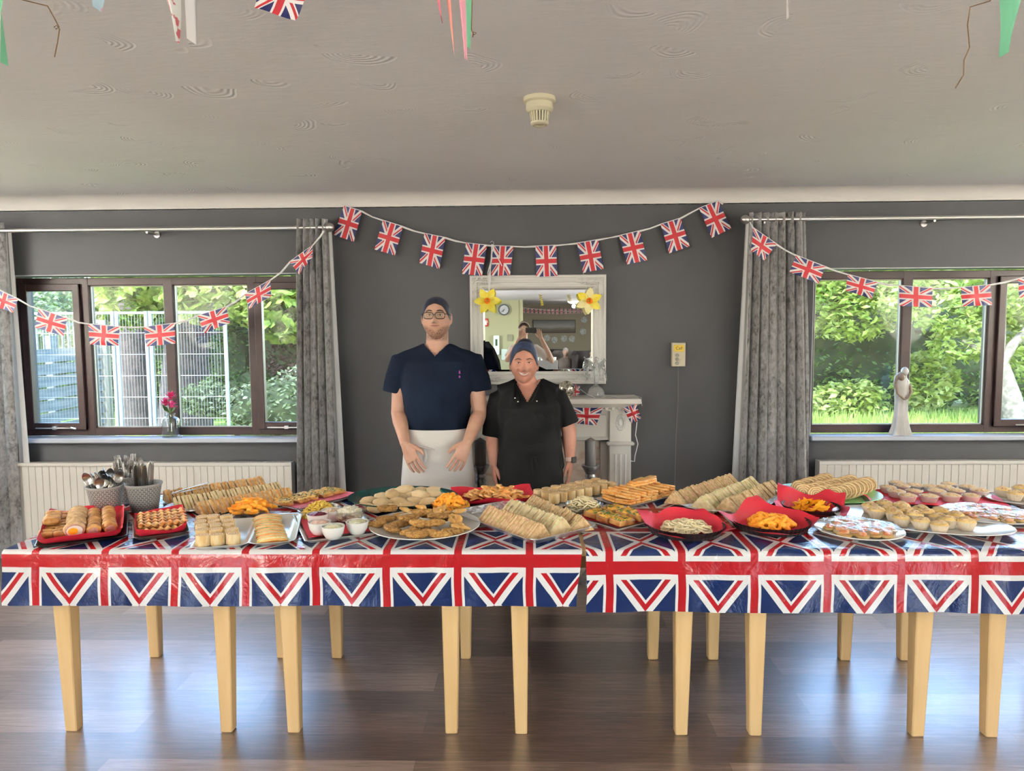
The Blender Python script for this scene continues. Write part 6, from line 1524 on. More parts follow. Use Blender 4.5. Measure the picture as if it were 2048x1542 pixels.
for s_ in (-1, 1): body.tube([(s_*.095, 0, .86), (s_*.10, 0, .5), (s_*.105, .01, .10)], [.095, .062, .045], 16)
def man_cut(c, n): return False
place('body', remesh(body, .0031, 2), SKM, man)
def fz(x, z, fn, c, off=.0):
    """front surface y of the head at local (x, z)"""
    best = 0
    for k in range(60):
        n = Vector((x/.079, -1, z/.121)); 
    return c.y
def front(fn, c, x, z, w=.078, h=.119):
    t = max(1e-3, 1-(x/w)**2-(z/h)**2); n = Vector((x/w, -math.sqrt(t), z/h)); n.normalize(); p = fn(n); return Vector((c.x+x, c.y+p.y, c.z+z))
for s_ in (-1, 1):
    p = front(HM, hc, s_*.030, .021); eye(man, p+Vector((0, .0035, 0)), 0, .0115, .50, M_IRIS)
    lp = [front(HM, hc, s_*x, z)+Vector((0, -.0015, 0)) for x, z in ((.017, .021), (.024, .0265), (.032, .0275), (.041, .023))]
    MB().tube(lp, .0013, 6).build('upper_eyelid', M_BROWH, man)
    bp_ = [front(HM, hc, s_*x, z)+Vector((0, -.001, 0)) for x, z in ((.012, .043), (.022, .046), (.033, .047), (.044, .043), (.050, .038))]
    MB().tube(bp_, [.002, .0042, .0045, .0035, .0015], 8).build('eyebrow', M_BROWH, man)
lp = [front(HM, hc, x, z)+Vector((0, -.001, 0)) for x, z in ((-.027, -.036), (-.018, -.038), (-.008, -.0375), (0, -.039), (.008, -.0375), (.018, -.038), (.027, -.036))]
MB().tube(lp, [.0012, .003, .0038, .0034, .0038, .003, .0012], 8).build('lips', M_LIP, man)
MB().tube([q+Vector((0, -.0034, .0002)) for q in lp[1:-1]], .0008, 6).build('mouth_line', mat('mouth_dark', (.12, .03, .025), .6), man)
M_HAIR = mat('dark_brown_hair', (.020, .014, .014), .55, bs=.5, bscale=60)
def m_net(name, a, b_):
    m, nt, b = new(name); o = tc(nt, 'Object', (1, 1, .5)); n = noi(nt, o, 60, 4, .6, 1)
    nt.links.new(ramp(nt, n, [(.42, a), (.62, b_)]), b.inputs['Base Color']); b.inputs['Roughness'].default_value = .5; bump(nt, b, n, .4, .004); return m
M_NETM = m_net('navy_hair_net', (.005, .006, .014), (.012, .018, .055)); M_NETW = m_net('blue_hair_net', (.009, .012, .03), (.025, .05, .13))
def hl(a, b_, ph):
    t = math.degrees(min(ph, 2*PI-ph)); sm = lambda q: (lambda w: w*w*(3-2*w))(min(1, max(0, q)))
    return R(a+7*sm(t/35)+.50*b_*sm((t-28)/50)+.45*b_*sm((t-75)/90))
def cap(fn, c, lim, sc, m, parent, name):
    rs, _ = headgrid(fn, c, 64, 30, sc, rmap=lim); b = MB(); b.rings(rs, cap=False); return b.build(name, m, parent, ang=80, fix=False)
# hairline limit: phi=0 is the face, pi the back
cap(HM, hc, lambda ph: hl(46, 82, ph), lambda n, t: 1.025, M_HAIR, man, 'hair')
cap(HM, hc, lambda ph: hl(40, 90, ph), lambda n, t: 1.055-.012*t**4, M_NETM, man, 'hair_net')
# glasses
gl_ = MB(); yg = front(HM, hc, .012, .020).y-.012
for s_ in (-1, 1):
    cx = s_*.032
    pts = [(hc.x+cx+.0265*math.copysign(abs(math.cos(a))**.6, math.cos(a)), yg+.004*abs(math.cos(a))*(1 if math.cos(a)*s_ > 0 else 0), hc.z+.018+.0175*math.copysign(abs(math.sin(a))**.6, math.sin(a))) for a in [2*PI*j/24 for j in range(25)]]
    gl_.tube(pts, .0021, 8)
    gl_.tube([(hc.x+s_*.058, yg+.003, hc.z+.026), (hc.x+s_*.074, yg+.03, hc.z+.026), (hc.x+s_*.084, hc.y+.005, hc.z+.020)], .0022, 6)
gl_.tube([(hc.x-.006, yg, hc.z+.022), (hc.x, yg-.002, hc.z+.024), (hc.x+.006, yg, hc.z+.022)], .002, 6)
go = gl_.build('glasses', mat('black_spectacle_frame', (.012, .012, .014), .25), man)
for s_ in (-1, 1): MB().box(hc.x+s_*.032-.024, hc.x+s_*.032+.024, yg, yg+.0012, hc.z+.002, hc.z+.034).build('lens', m_glass('spectacle_lens', (.96, .97, .97), .02) if 'spectacle_lens' not in MATS else MATS['spectacle_lens'], go, smooth=False)
def inflate(s_, e): return (s_[0], s_[1]+e, s_[2]+e, s_[3]+e)+tuple(s_[4:])
def wr_(sc, amp, seed, st=(1, 1, .5)):
    return lambda p: amp*(noise.noise(Vector((p.x*sc*st[0], p.y*sc*st[1], p.z*sc*st[2]+seed)))+.5*noise.noise(Vector((p.x*sc*2.1+3, p.y*sc*2.1, p.z*sc*1.3+seed))))
def m_fabric(name, col, col2, rough=.92, nb=220):
    return mat(name, col, rough, col2=col2, ns=6, lo=.35, hi=.65, bs=.25, bscale=nb, bdist=.002, spec=.08)
M_NAVY = m_fabric('navy_scrub_cotton', (.003, .0052, .0125), (.005, .009, .020))
M_WAPR = m_fabric('white_apron_cotton', (.66, .63, .60), (.70, .67, .65)); M_BLK = m_fabric('black_chef_cotton', (.004, .004, .0045), (.008, .008, .0085)); M_BAPR = m_fabric('black_apron_cotton', (.006, .006, .0065), (.010, .010, .011))
sh_ = MB(); se = [(zb-.01, .196, .145, .135), (zb+.05, .192, .146, .132), (1.10, .190, .148, .130)]+[inflate(q, .012) for q in secs[4:7]]+[(1.45, .118, .078, .088, 0, .015), (1.475, .082, .068, .074, 0, .02), (1.50, .072, .064, .070, 0, .02)]
sh_.rings([ring_sec(*q) for q in se])
hem = [MP(790, 786, 0), MP(959, 783, 0)]
for i in range(2):
    s_ = -1 if i == 0 else 1
    sh_.tube([(s_*.05, .02, 1.462), (s_*.11, .02, 1.428), (sh[i].x*.94, .015, 1.385)], [.050, .058, .070], 18)
    sh_.tube([(sh[i].x*.8, .012, 1.375), sh[i]+Vector((s_*.006, 0, -.01)), lerp(sh[i], hem[i], .5)+Vector((s_*.006, 0, 0)), hem[i]], [.075, .078, .076, .074], 20)
zv = MP(873, 711).z
def cutm(c, n):
    if c.y < .01 and abs(c.x) < (c.z-zv)*1.02 and c.z > zv: return True
    return math.hypot(c.x, c.y-.02) < .070 and c.z > 1.445
place('scrub_top', remesh(sh_, .006, 14, cutm, wr_(9, .006, 3)), M_NAVY, man)
MB().tube([(MP(924, 745).x, -.146, MP(924, 744).z), (MP(924, 745).x, -.147, MP(924, 738).z)], [.0045, .003], 8).tube([(MP(924, 750).x, -.147, MP(924, 752).z), (MP(924, 750).x, -.147, MP(924, 748).z)], .004, 8).build('logo', mat('magenta_stitching', (.42, .03, .30), .6), man)
# apron
def apron(x0, parent, m, ztop, zbot, w, df, db, cy, a0, seed, flare=.04, fold=.011, nz=20, name='apron'):
    def f(u, v):
        a = -PI/2+a0*(u*2-1); z = zbot+(ztop-zbot)*v; k = 1-v
        c_, s_ = math.cos(a), math.sin(a); pw = .82
        x = math.copysign(abs(c_)**pw, c_)*(w+flare*k); y = math.copysign(abs(s_)**pw, s_)*((df if s_ < 0 else db)+flare*.5*k)
        d = fold*math.sin(u*26+seed)*k+fold*1.5*noise.noise(Vector((u*6, v*3, seed)))
        return (x0+x*(1+d*2), cy+y*(1+d*3)-.004, z)
    return MB().grid(70, nz, f).build(name, m, parent, ang=80, fix=False)
apron(0, man, M_WAPR, zb+.035, .42, .190, .158, .14, 0, R(112), 1)
def band(u, v): 
    a = -PI/2+R(112)*(u*2-1); c_, s_ = math.cos(a), math.sin(a); x = math.copysign(abs(c_)**.82, c_)*.198; y = math.copysign(abs(s_)**.82, s_)*.165
    return (x, y-.002, zb-.035+.075*v-.02*math.cos((u-.5)*3))
MB().grid(48, 4, band).build('waistband', M_WAPR, man, fix=False)
kx = MP(858, 885); kb = MB().tube([(kx.x-.05, -.172, kx.z+.01), (kx.x, -.180, kx.z), (kx.x+.055, -.176, kx.z-.012)], [.006, .010, .006], 8, flat=.5).tube([(kx.x, -.182, kx.z), (kx.x+.01, -.182, kx.z-.04), (kx.x+.004, -.180, kx.z-.08)], [.008, .009, .010], 8, flat=.4)
kb.build('apron_tie', M_WAPR, man)
tr = MB(); tr.rings([ring_sec(z, w, d, d) for z, w, d in ((.80, .18, .125), (.99, .19, .13))])
for s_ in (-1, 1): tr.tube([(s_*.092, 0, .88), (s_*.10, 0, .5), (s_*.105, .01, .07)], [.105, .082, .068], 18)
place('trousers', remesh(tr, .008, 4), M_BLK, man)
def shoes(parent, sx, L=.27, z0=0):
    for s_ in (-1, 1):
        MB().rings([[(s_*sx+w*math.cos(a), -.05+y, z0+max(.0, z*(.5+.5*math.sin(a)))) for a in [2*PI*j/16 for j in range(16)]] for y, w, z in ((-L*.5, .012, .03), (-L*.46, .035, .045), (-L*.25, .047, .06), (0, .042, .085), (L*.25, .038, .10), (L*.42, .036, .10), (L*.47, .02, .07))]).build('shoe', mat('black_shoe_leather', (.012, .012, .012), .35), parent)
shoes(man, .105, .27, .0634)
KM = 1.0396; man.scale = (KM,)*3; man.location = CAM+(Vector((RX, YM_, 0))-CAM)*KM   # a little taller, a step further back
# ---------------------------------------------------------------- the woman
YW_ = 4.06; RXW = P(1060, 800, Y=YW_).x
def WPx(px, py, dy=0): p = P(px, py, Y=YW_+dy); return Vector((p.x-RXW, p.y-YW_, p.z))
wom = thing('person', 'smiling woman in black chef jacket, black apron and blue hair net', 'person', (RXW, YW_, 0))
hw_ = WPx(1048, 727, -.02); SKW = skin('rosy_skin', (.46, .215, .155), (.53, .27, .20))
HW = headfn(.073, .096, .112, .20, 1, 1.25, .6, .8, .008, -.028, -.051)
bw = MB(); rs, _ = headgrid(HW, hw_); bw.rings(rs)
for s_ in (-1, 1): bw.blob((hw_.x+s_*.077, hw_.y+.014, hw_.z-.012), (.007, .016, .026), 14, 10)
shw = [WPx(1000, 796, .01), WPx(1112, 794, .01)]; elw = [WPx(986, 866, 0), WPx(1138, 862, 0)]; wrw = [WPx(988, 930, -.03), WPx(1140, 922, -.03)]
cxw = WPx(1058, 800).x
secw = [(.68, .175, .13, .14, .0), (.80, .180, .14, .14, .0), (.90, .168, .145, .12, 0), (1.0, .160, .140, .11, 0), (1.08, .165, .160, .115, cxw), (1.15, .165, .160, .115, cxw), (1.21, .150, .105, .10, cxw), (1.255, .105, .065, .08, cxw, .01), (1.28, .06, .05, .06, cxw, .015)]
bw.rings([ring_sec(*q) for q in secw])
bw.tube([(cxw, .03, 1.18), (cxw, .02, 1.25), (hw_.x, .012, hw_.z-.07), (hw_.x, .0, hw_.z)], [.068, .060, .056, .05], 20)
for s_, i in ((-1, 0), (1, 1)): bw.tube([(cxw+s_*.04, .015, 1.272), (cxw+s_*.09, .015, 1.243), (shw[i].x*.97, .01, 1.215)], [.036, .040, .048], 14)
for i in range(2):
    bw.tube([shw[i], lerp(shw[i], elw[i], .5), elw[i], lerp(elw[i], wrw[i], .35), lerp(elw[i], wrw[i], .7), wrw[i]], [.055, .050, .042, .040, .031, .025], 18)
    hand(bw, wrw[i], Vector((.06 if i == 0 else -.03, -.05, -1)), Vector((.25 if i == 0 else -.25, -1, 0)), Vector((.9 if i == 0 else -.9, 0, 0)), .75, .93)
for s_ in (-1, 1): bw.tube([(s_*.085, 0, .74), (s_*.09, 0, .42), (s_*.095, .01, .09)], [.10, .062, .042], 16)
place('body', remesh(bw, .0031, 2), SKW, wom)
fr_ = lambda x, z: front(HW, hw_, x, z, .073, .112)
for s_ in (-1, 1):
    p = fr_(s_*.029, .007); eye(wom, p+Vector((0, .0035, 0)), 0, .0115, .26, M_IRIS)
    MB().tube([fr_(s_*x, z)+Vector((0, -.0012, 0)) for x, z in ((.017, .007), (.023, .0105), (.031, .0115), (.040, .006))], .0016, 6).build('upper_eyelid', M_BROWH, wom)
    MB().tube([fr_(s_*x, z)+Vector((0, -.001, 0)) for x, z in ((.013, .026), (.022, .029), (.034, .031), (.044, .027), (.051, .021))], [.0015, .0026, .0028, .0022, .001], 8).build('eyebrow', M_BROWH, wom)
    MB().blob((hw_.x+s_*.078, hw_.y+.006, hw_.z-.040), (.003, .003, .004), 8, 6).build('earring', M_CHROME, wom)
MB().rings([[fr_(x, z)+Vector((0, -.0010+dd, 0)) for x, z in ((-.027, -.043), (-.014, -.0465), (0, -.0475), (.014, -.0465), (.027, -.043), (.019, -.055), (.007, -.0605), (-.007, -.0605), (-.019, -.055))] for dd in (.003, -.0055)]).build('teeth', M_TEETH, wom)
MB().tube([fr_(x, z)+Vector((0, -.003, 0)) for x, z in ((-.033, -.038), (-.018, -.0435), (-.006, -.045), (0, -.0455), (.006, -.045), (.018, -.0435), (.033, -.038))], [.001, .0026, .003, .0026, .003, .0026, .001], 8).tube([fr_(x, z)+Vector((0, -.003, 0)) for x, z in ((-.033, -.038), (-.022, -.055), (-.009, -.063), (.009, -.063), (.022, -.055), (.033, -.038))], [.001, .0028, .0036, .0036, .0028, .001], 8).build('lips', M_LIP, wom)
cap(HW, hw_, lambda ph: hl(50, 76, ph), lambda n, t: 1.04, M_HAIR, wom, 'hair')
cap(HW, hw_, lambda ph: hl(43, 84, ph), lambda n, t: 1.10+.05*max(0, n.y)-.045*t*t, M_NETW, wom, 'hair_net')
jk = MB(); hemz = WPx(1060, 905).z
jk.rings([ring_sec(*inflate(q, .014)) for q in secw[1:7]]+[ring_sec(1.262, .112, .078, .09, cxw, .01), ring_sec(1.30, .072, .062, .072, cxw, .014)])
hemw = [WPx(984, 872, .0), WPx(1137, 850, .0)]
for s_, i in ((-1, 0), (1, 1)):
    jk.tube([(cxw+s_*.045, .015, 1.268), (cxw+s_*.09, .015, 1.243), (shw[i].x*.97, .01, 1.212)], [.050, .054, .062], 16)
    jk.tube([(shw[i].x*.8, .01, 1.19), shw[i]+Vector((s_*.004, 0, -.008)), lerp(shw[i], hemw[i], .5)+Vector((s_*.004, 0, 0)), hemw[i]], [.066, .068, .062, .056 if i == 0 else .064], 18)
zvw = WPx(1050, 800).z; xvw = WPx(1055, 800).x
def cutw(c, n):
    if c.y < .01 and abs(c.x-xvw) < (c.z-zvw)*.62 and c.z > zvw: return True
    return math.hypot(c.x-cxw, c.y-.014) < .082 and c.z > 1.272
place('chef_jacket', remesh(jk, .006, 12, cutw, wr_(9, .005, 8)), M_BLK, wom)
# collar and studs
cl = MB()
for s_ in (-1, 1):
    cl.grid(6, 12, lambda u, v: (xvw+s_*(.008+.058*v**.8+.016*u), -.165+.150*v**1.3-.012*math.sin(u*PI)*0-.004, zvw+.004+.098*v+.022*u*(1-v*.2)-.016*(1-v)))
cl.build('collar', M_BLK, wom, ang=80)
for px, py in ((1031, 790), (1037, 797), (1073, 796)):
    q = WPx(px, py); MB().blob((q.x, -.176, q.z), (.0045, .003, .0045), 10, 8).build('press_stud', M_CHROME, wom)
# bib and apron
zbt = WPx(1060, 812).z; zw = WPx(1060, 888).z
def bib(u, v):
    z = zw+(zbt-zw)*v; wd = .155-.045*v**2; x = cxw*v+(u-.5)*2*wd; xx = (x-cxw*v)/.176; k = math.sqrt(max(.02, 1-abs(xx)**2.4)); dep = .158+.026*math.exp(-((v-.45)/.35)**2)
    return (x, -dep*k-.010+.004*noise.noise(Vector((u*7, v*5, 2))), z)
MB().grid(30, 20, bib).build('apron_bib', M_BAPR, wom, ang=80, fix=False)
for s_ in (-1, 1): MB().tube([(cxw+s_*.100, -.150, zbt-.01), (cxw+s_*.095, -.125, 1.20), (cxw+s_*.082, -.070, 1.262), (cxw+s_*.072, .01, 1.30)], .010, 8, flat=.25, up=(0, 1, 0)).build('apron_strap', M_BAPR, wom)
apron(0, wom, M_BAPR, zw+.01, .36, .174, .166, .14, 0, R(115), 5, .035, .008)
def band2(u, v):
    a = -PI/2+R(118)*(u*2-1); c_, s_ = math.cos(a), math.sin(a); return (math.copysign(abs(c_)**.82, c_)*.181, math.copysign(abs(s_)**.82, s_)*.176-.002, zw-.012+.05*v+.006*noise.noise(Vector((u*9, 0, 3))))
MB().grid(48, 4, band2).build('apron_ties', M_BAPR, wom, fix=False)
kx = WPx(1066, 903); MB().tube([(kx.x-.03, -.186, kx.z+.012), (kx.x, -.192, kx.z), (kx.x+.035, -.188, kx.z+.010)], [.006, .010, .006], 8, flat=.5).tube([(kx.x-.006, -.19, kx.z), (kx.x-.010, -.19, kx.z-.035), (kx.x-.004, -.19, kx.z-.085)], [.006, .008, .008], 8, flat=.4).tube([(kx.x+.008, -.19, kx.z), (kx.x+.014, -.19, kx.z-.03), (kx.x+.016, -.19, kx.z-.06)], .007, 8, flat=.4).build('tie_knot', M_BAPR, wom)
# watch
wd_ = (elw[1]-wrw[1]).normalized(); wc = wrw[1]+wd_*.010
M = Matrix.Translation(wc) @ wd_.to_track_quat('Z', 'Y').to_matrix().to_4x4()
wt = MB().lathe([(.0275, -.011), (.030, -.011), (.031, 0), (.030, .011), (.0275, .011)], 28, M=M, cap=False).build('watch_strap', mat('pink_watch_strap', (.70, .48, .42), .6), wom)
MB().bbox(-.019, .019, -.005, .005, -.017, .017, .003, M=Matrix.Translation(wc+Vector((.021, -.020, 0))) @ Matrix.Rotation(R(42), 4, 'Z')).build('watch_face', M_BLACK, wt)
tr = MB(); tr.rings([ring_sec(z, w, d, d) for z, w, d in ((.66, .175, .13), (.86, .165, .13))])
for s_ in (-1, 1): tr.tube([(s_*.085, 0, .76), (s_*.09, 0, .42), (s_*.095, .01, .07)], [.105, .078, .060], 18)
place('trousers', remesh(tr, .008, 4), M_BLK, wom); shoes(wom, .095, .24, .0757)
KW = 1.0473; wom.scale = (KW,)*3; wom.location = CAM+(Vector((RXW, YW_, 0))-CAM)*KW
# ---------------------------------------------------------------- photographer with phone, seen in the mirror
ph = thing('person', 'photographer in a white top holding up a phone, reflected in the mirror', 'person', (-.07, -.36, 0))
hp = Vector((0, 0, 1.615)); HP = headfn(.074, .095, .113, .28, 0, 1, .2); pb = MB(); rs, _ = headgrid(HP, hp, 48, 40); pb.rings(rs)
# faces the mirror (+Y): mirror the head front to back
for i, v in enumerate(pb.v): pb.v[i] = Vector((-v.x, -v.y, v.z))
pb.rings([ring_sec(z, w, a, b_) for z, w, a, b_ in ((.84, .17, .12, .12), (1.0, .15, .11, .11), (1.15, .155, .11, .12), (1.30, .165, .11, .11), (1.38, .14, .08, .08), (1.42, .07, .05, .05))])
pb.tube([(0, -.01, 1.36), (0, -.005, 1.44), (0, 0, 1.55)], [.06, .052, .05], 16)
ps, pe, pw_ = [Vector((-.155, 0, 1.345)), Vector((.155, 0, 1.345))], [Vector((-.235, .10, 1.19)), Vector((.40, .08, 1.17))], [Vector((-.055, .27, 1.50)), Vector((.235, .27, 1.50))]
for i in range(2):
    pb.tube([ps[i], lerp(ps[i], pe[i], .5), pe[i], lerp(pe[i], pw_[i], .3), pw_[i]], [.050, .046, .040, .038, .026], 14)
    hand(pb, pw_[i], Vector((.22 if i == 0 else -.3, .05, 1)), Vector((1 if i == 0 else -1, -.2, 0)), Vector((0, 1, 0)), 1.2, .92)
for s_ in (-1, 1): pb.tube([(s_*.085, 0, .90), (s_*.09, 0, .5), (s_*.095, 0, .09)], [.095, .06, .042], 14)
place('body', remesh(pb, .006, 3), skin('pale_skin', (.56, .36, .28), (.62, .42, .33)), ph)
rs, _ = headgrid(HP, hp, 48, 24, 1.07, rmap=lambda a: R(62)+R(60)*(1-math.cos(a))/2+R(20)*math.sin(a)**2); b = MB(); b.rings([[Vector((-v.x, -v.y, v.z)) for v in r] for r in rs], cap=False); b.build('hair', mat('brown_hair', (.05, .03, .022), .6), ph, ang=80, fix=False)
b = MB().tube([(.079*math.cos(a), .02+.055*math.sin(a), 1.615+.02+.085*abs(math.sin(a))) for a in [PI*j/14 for j in range(15)]], .008, 8); b.build('hair_band', mat('pale_hair_band', (.5, .46, .40), .6), ph)
for s_ in (-1, 1):
    p = front(HP, hp, s_*.029, .008, .074, .113); MB().blob((p.x, -p.y+.0, p.z), (.010, .006, .006), 10, 8).build('eye', M_IRIS, ph)
wt_ = MB(); wt_.rings([ring_sec(z, w, a, b_) for z, w, a, b_ in ((.80, .185, .135, .135), (1.0, .165, .125, .125), (1.15, .168, .122, .132), (1.30, .178, .122, .122), (1.385, .15, .09, .09), (1.42, .08, .06, .06))])
for i in range(2): wt_.tube([(ps[i].x*.7, 0, 1.34), ps[i], lerp(ps[i], pe[i], .5), lerp(ps[i], pe[i], .75)], [.06, .068, .064, .068], 14)
place('white_top', remesh(wt_, .008, 4), M_WAPR, ph)
tr = MB(); tr.rings([ring_sec(z, w, d, d) for z, w, d in ((.78, .175, .13), (.98, .165, .125))])
for s_ in (-1, 1): tr.tube([(s_*.085, 0, .86), (s_*.09, 0, .5), (s_*.095, .01, .07)], [.10, .075, .06], 16)
place('trousers', remesh(tr, .010, 3), M_BLK, ph)
tag(MB().bbox(-.075, .075, -.0045, .0045, -.036, .036, .002).build('phone', mat('dark_phone_case', (.05, .05, .05), .3), loc=(.030, -.016, 1.6)), 'phone held up by the photographer, seen in the mirror', 'phone')
# ================================================================ THE FAR ROOM IN THE MIRROR
def MR(px, py, Yd):
    d = RM @ Vector(((px-IW/2)/F, -(py-IH/2)/F, -1)); m = CAM+d*((YB-.012-CAM.y)/d.y); n = Vector((0, -math.cos(R(TILT)), math.sin(R(TILT))))
    r = d-n*2*d.dot(n); return m+r*((Yd-m.y)/r.y)
def rear(x0, x1, y0, y1, Yd):
    a, b_ = MR(x0, y0, Yd), MR(x1, y1, Yd); return (a+b_)/2, abs(b_.x-a.x), abs(a.z-b_.z)
c, w, h = rear(997, 1019, 608, 631, -9.97)
t = thing('wall_clock', 'round grey-rimmed wall clock reflected in the mirror', 'clock', c); r = h/2; MR_ = Matrix.Rotation(R(-90), 4, 'X')
MB().lathe([(.001, 0), (r, 0), (r, .03), (r*.78, .03), (r*.76, .012), (.001, .012)], 36, M=MR_).build('rim', mat('grey_clock_rim', (.10, .11, .12), .4), t)
MB().lathe([(.001, .013), (r*.77, .013), (r*.77, .015), (.001, .015)], 36, M=MR_).build('dial', mat('clock_dial', (.42, .44, .47), .5), t)
b = MB()
for k in range(12): a = k*PI/6; b.box(-.006, .006, .016, .018, r*.58, r*.70, M=Matrix.Rotation(a, 4, 'Y'))
b.build('hour_marks', M_WHITE, t)
for a, L in ((R(-130), .6), (R(-155), .42)): MB().box(-.006, .006, .019, .021, -.02, r*L, M=Matrix.Rotation(a, 4, 'Y')).build('hand', M_BLACK, t)
def panel(name, label, cat, x0, x1, y0, y1, Yd, m, th=.02):
    c, w, h = rear(x0, x1, y0, y1, Yd); return tag(MB().bbox(-w/2, w/2, 0, th, -h/2, h/2, min(.006, th/3)).build(name, m, loc=(c.x, Yd+.001, c.z)), label, cat)
M_REDS = mat('fire_sign_red', (.42, .03, .015), .4)
s1 = panel('fire_sign', 'red fire extinguisher sign reflected in the mirror', 'sign', 966, 977, 637, 653, -9.99, M_REDS)
MB().bbox(-.035, .03, .021, .024, -.07, .04, .003).tube([(-.02, .022, .04), (.0, .022, .07), (.05, .022, .04), (.05, .022, -.01)], .007, 6).build('white_symbol', M_WHITE, s1)
s2 = panel('dispenser', 'tall white dispenser with dark window reflected in the mirror', 'dispenser', 987, 999, 671, 709, -9.99, mat('white_plastic', (.66, .70, .70), .4), .10)
MB().box(-.025, .03, .101, .104, -.02, .16).build('window', mat('dark_green_window', (.04, .10, .05), .3), s2)
panel('notice', 'small framed notice on the cream wall reflected in the mirror', 'notice', 1016, 1026, 669, 682, -9.99, mat('olive_notice', (.24, .24, .16), .6))
panel('towel_box', 'pale box low on the cream wall reflected in the mirror', 'box', 1003, 1015, 698, 720, -9.99, mat('pale_aqua_plastic', (.50, .60, .55), .5), .08)
s3 = panel('card', 'white card with red pattern above the clock, reflected in the mirror', 'card', 990, 1002, 579, 590, -9.99, M_WHITE, .006)
for k in range(6): MB().bbox(-.06+.045*(k % 3), -.035+.045*(k % 3), .007, .009, -.04+.05*(k//3), -.01+.05*(k//3), .001).build('red_mark', M_REDS, s3)
# dark coats on the left
c, w, h = rear(963, 990, 690, 745, -8.2); tag(MB().rings([ring_sec(z, w_, .12, .12, cx) for z, w_, cx in ((.5, .30, .05), (.9, .26, .03), (1.2, .16, 0), (1.38, .05, -.03))]).build('hanging_coat', M_BLK, loc=(c.x, -8.2, 0)), 'dark coat or wrap hanging at the left of the mirror reflection', 'coat')
# painting, bunting, doilies on the far wall
c, w, h = rear(1066, 1151, 640, 666, YR)
t = thing('painting', 'long dusky landscape painting reflected in the mirror', 'painting', (c.x, YR+.002, c.z))
MB().rings([[(-a, y, -b_), (a, y, -b_), (a, y, b_), (-a, y, b_)] for a, b_, y in ((w/2, h/2, 0), (w/2, h/2, .03), (w/2-.02, h/2-.02, .03), (w/2-.02, h/2-.02, .012))]).build('frame', mat('dark_picture_frame', (.05, .045, .04), .5), t)
def m_paint():
    m, nt, b = new('dusky_landscape'); q = xyz(nt, tc(nt)); n = noi(nt, tc(nt, 'Object', (1, 1, 4)), 3, 4); 
    nt.links.new(ramp(nt, q[2]/h+.5+E(nt, n)*.3-.15, [(.1, (.10, .07, .05)), (.35, (.17, .15, .13)), (.5, (.30, .29, .28)), (.9, (.13, .13, .135))]), b.inputs['Base Color']); b.inputs['Roughness'].default_value = .6; return m
MB().box(-w/2+.02, w/2-.02, .012, .014, -h/2+.02, h/2-.02).build('canvas', m_paint(), t)
a_, e_ = MR(1043, 615, YR+.5), MR(1186, 622, YR+.5); t = thing('bunting', 'row of small flags strung across the far room, reflected in the mirror', 'bunting', a_)
MB().tube([(lerp(a_, e_, k/20)-a_)-Vector((0, 0, .05*math.sin(PI*k/20))) for k in range(21)], .006, 6).build('ribbon', M_RIB, t)
for k in range(17):
    p = lerp(a_, e_, (k+.5)/17)-a_; z = -.05*math.sin(PI*(k+.5)/17); MB().grid(4, 4, lambda u, v: (p.x+(u-.5)*.085, .004*math.sin(u*3), z-.17+.17*v), uv=lambda u, v: (v, u)).build('flag', M_FLAG, t, fix=False)
M_LACE = mat('white_lace_paper', (.55, .57, .57), .7, col2=(.30, .30, .28), ns=30)
for i, (x, y) in enumerate(((1168, 640), (1166, 663), (1109, 680), (1128, 677), (1144, 678), (1094, 676))):
    p = MR(x, y, YR+.01); b = MB()
    b.lathe([(.001, 0), (.06, 0), (.06, .006), (.001, .008)], 16, M=MR_)
    for k in range(8): b.lathe([(.001, 0), (.032, 0), (.030, .006), (.001, .007)], 10, M=Matrix.Rotation(k*PI/4, 4, 'Y') @ Matrix.Translation((.075, 0, 0)) @ MR_)
    tag(b.build('paper_doily', M_LACE, loc=p), 'white lacy paper decoration on the far wall, %s' % nth(i, 6, 'upper right', 'lower left'), 'decoration')
M_GOLD = mat('gold_foil_spiral', (.75, .62, .08), .25, metal=.8)
for i, (x, y0, y1) in enumerate(((1082, 580, 612), (1138, 580, 605))):
    a_ = MR(x-3, y0, -7.5); e_ = MR(x+3, y1, -7.5); n = 60
    b = MB(); b.tube([lerp(a_, e_, k/n)-a_+Vector((.035*math.cos(k*.9), .035*math.sin(k*.9), 0)) for k in range(n+1)], .012, 6, flat=.3); b.tube([(0, 0, 0), (0, 0, CEIL-a_.z)], .003, 5)
    tag(b.build('gold_spiral', M_GOLD, loc=a_), 'gold foil spiral hanging from the ceiling, %s in the mirror' % ('left one' if i == 0 else 'right one'), 'decoration')
# armchairs and seated residents
M_ARM = m_fabric('taupe_upholstery', (.10, .085, .075), (.14, .12, .105)); M_ARMD = m_fabric('dark_upholstery', (.035, .03, .03), (.05, .042, .04))
def armchair(x, y, rz, label, m):
    t = thing('armchair', label, 'armchair', (x, y, 0), (0, 0, rz))
    MB().bbox(-.30, .30, -.28, .30, .28, .46, .04).build('seat', m, t)
    MB().rings([[(a*w, .28+dy, z), (a*w, .40+dy, z), (-a*w, .40+dy, z), (-a*w, .28+dy, z)] for a, w, dy, z in ((1, .34, 0, .25), (1, .34, .03, .7), (1, .34, .07, 1.05), (1, .28, .09, 1.12))]).build('backrest', m, t)
    for s_ in (-1, 1):
        MB().bbox(s_*.36-.06, s_*.36+.06, -.30, .36, .12, .62, .03).bbox(s_*.34-.05, s_*.34+.05, .20, .42, .6, 1.05, .03).build('arm', m, t)
        for yy in (-.26, .32): MB().box(s_*.34-.025, s_*.34+.025, yy-.025, yy+.025, 0, .13).build('leg', M_BEECH, t)
    return t
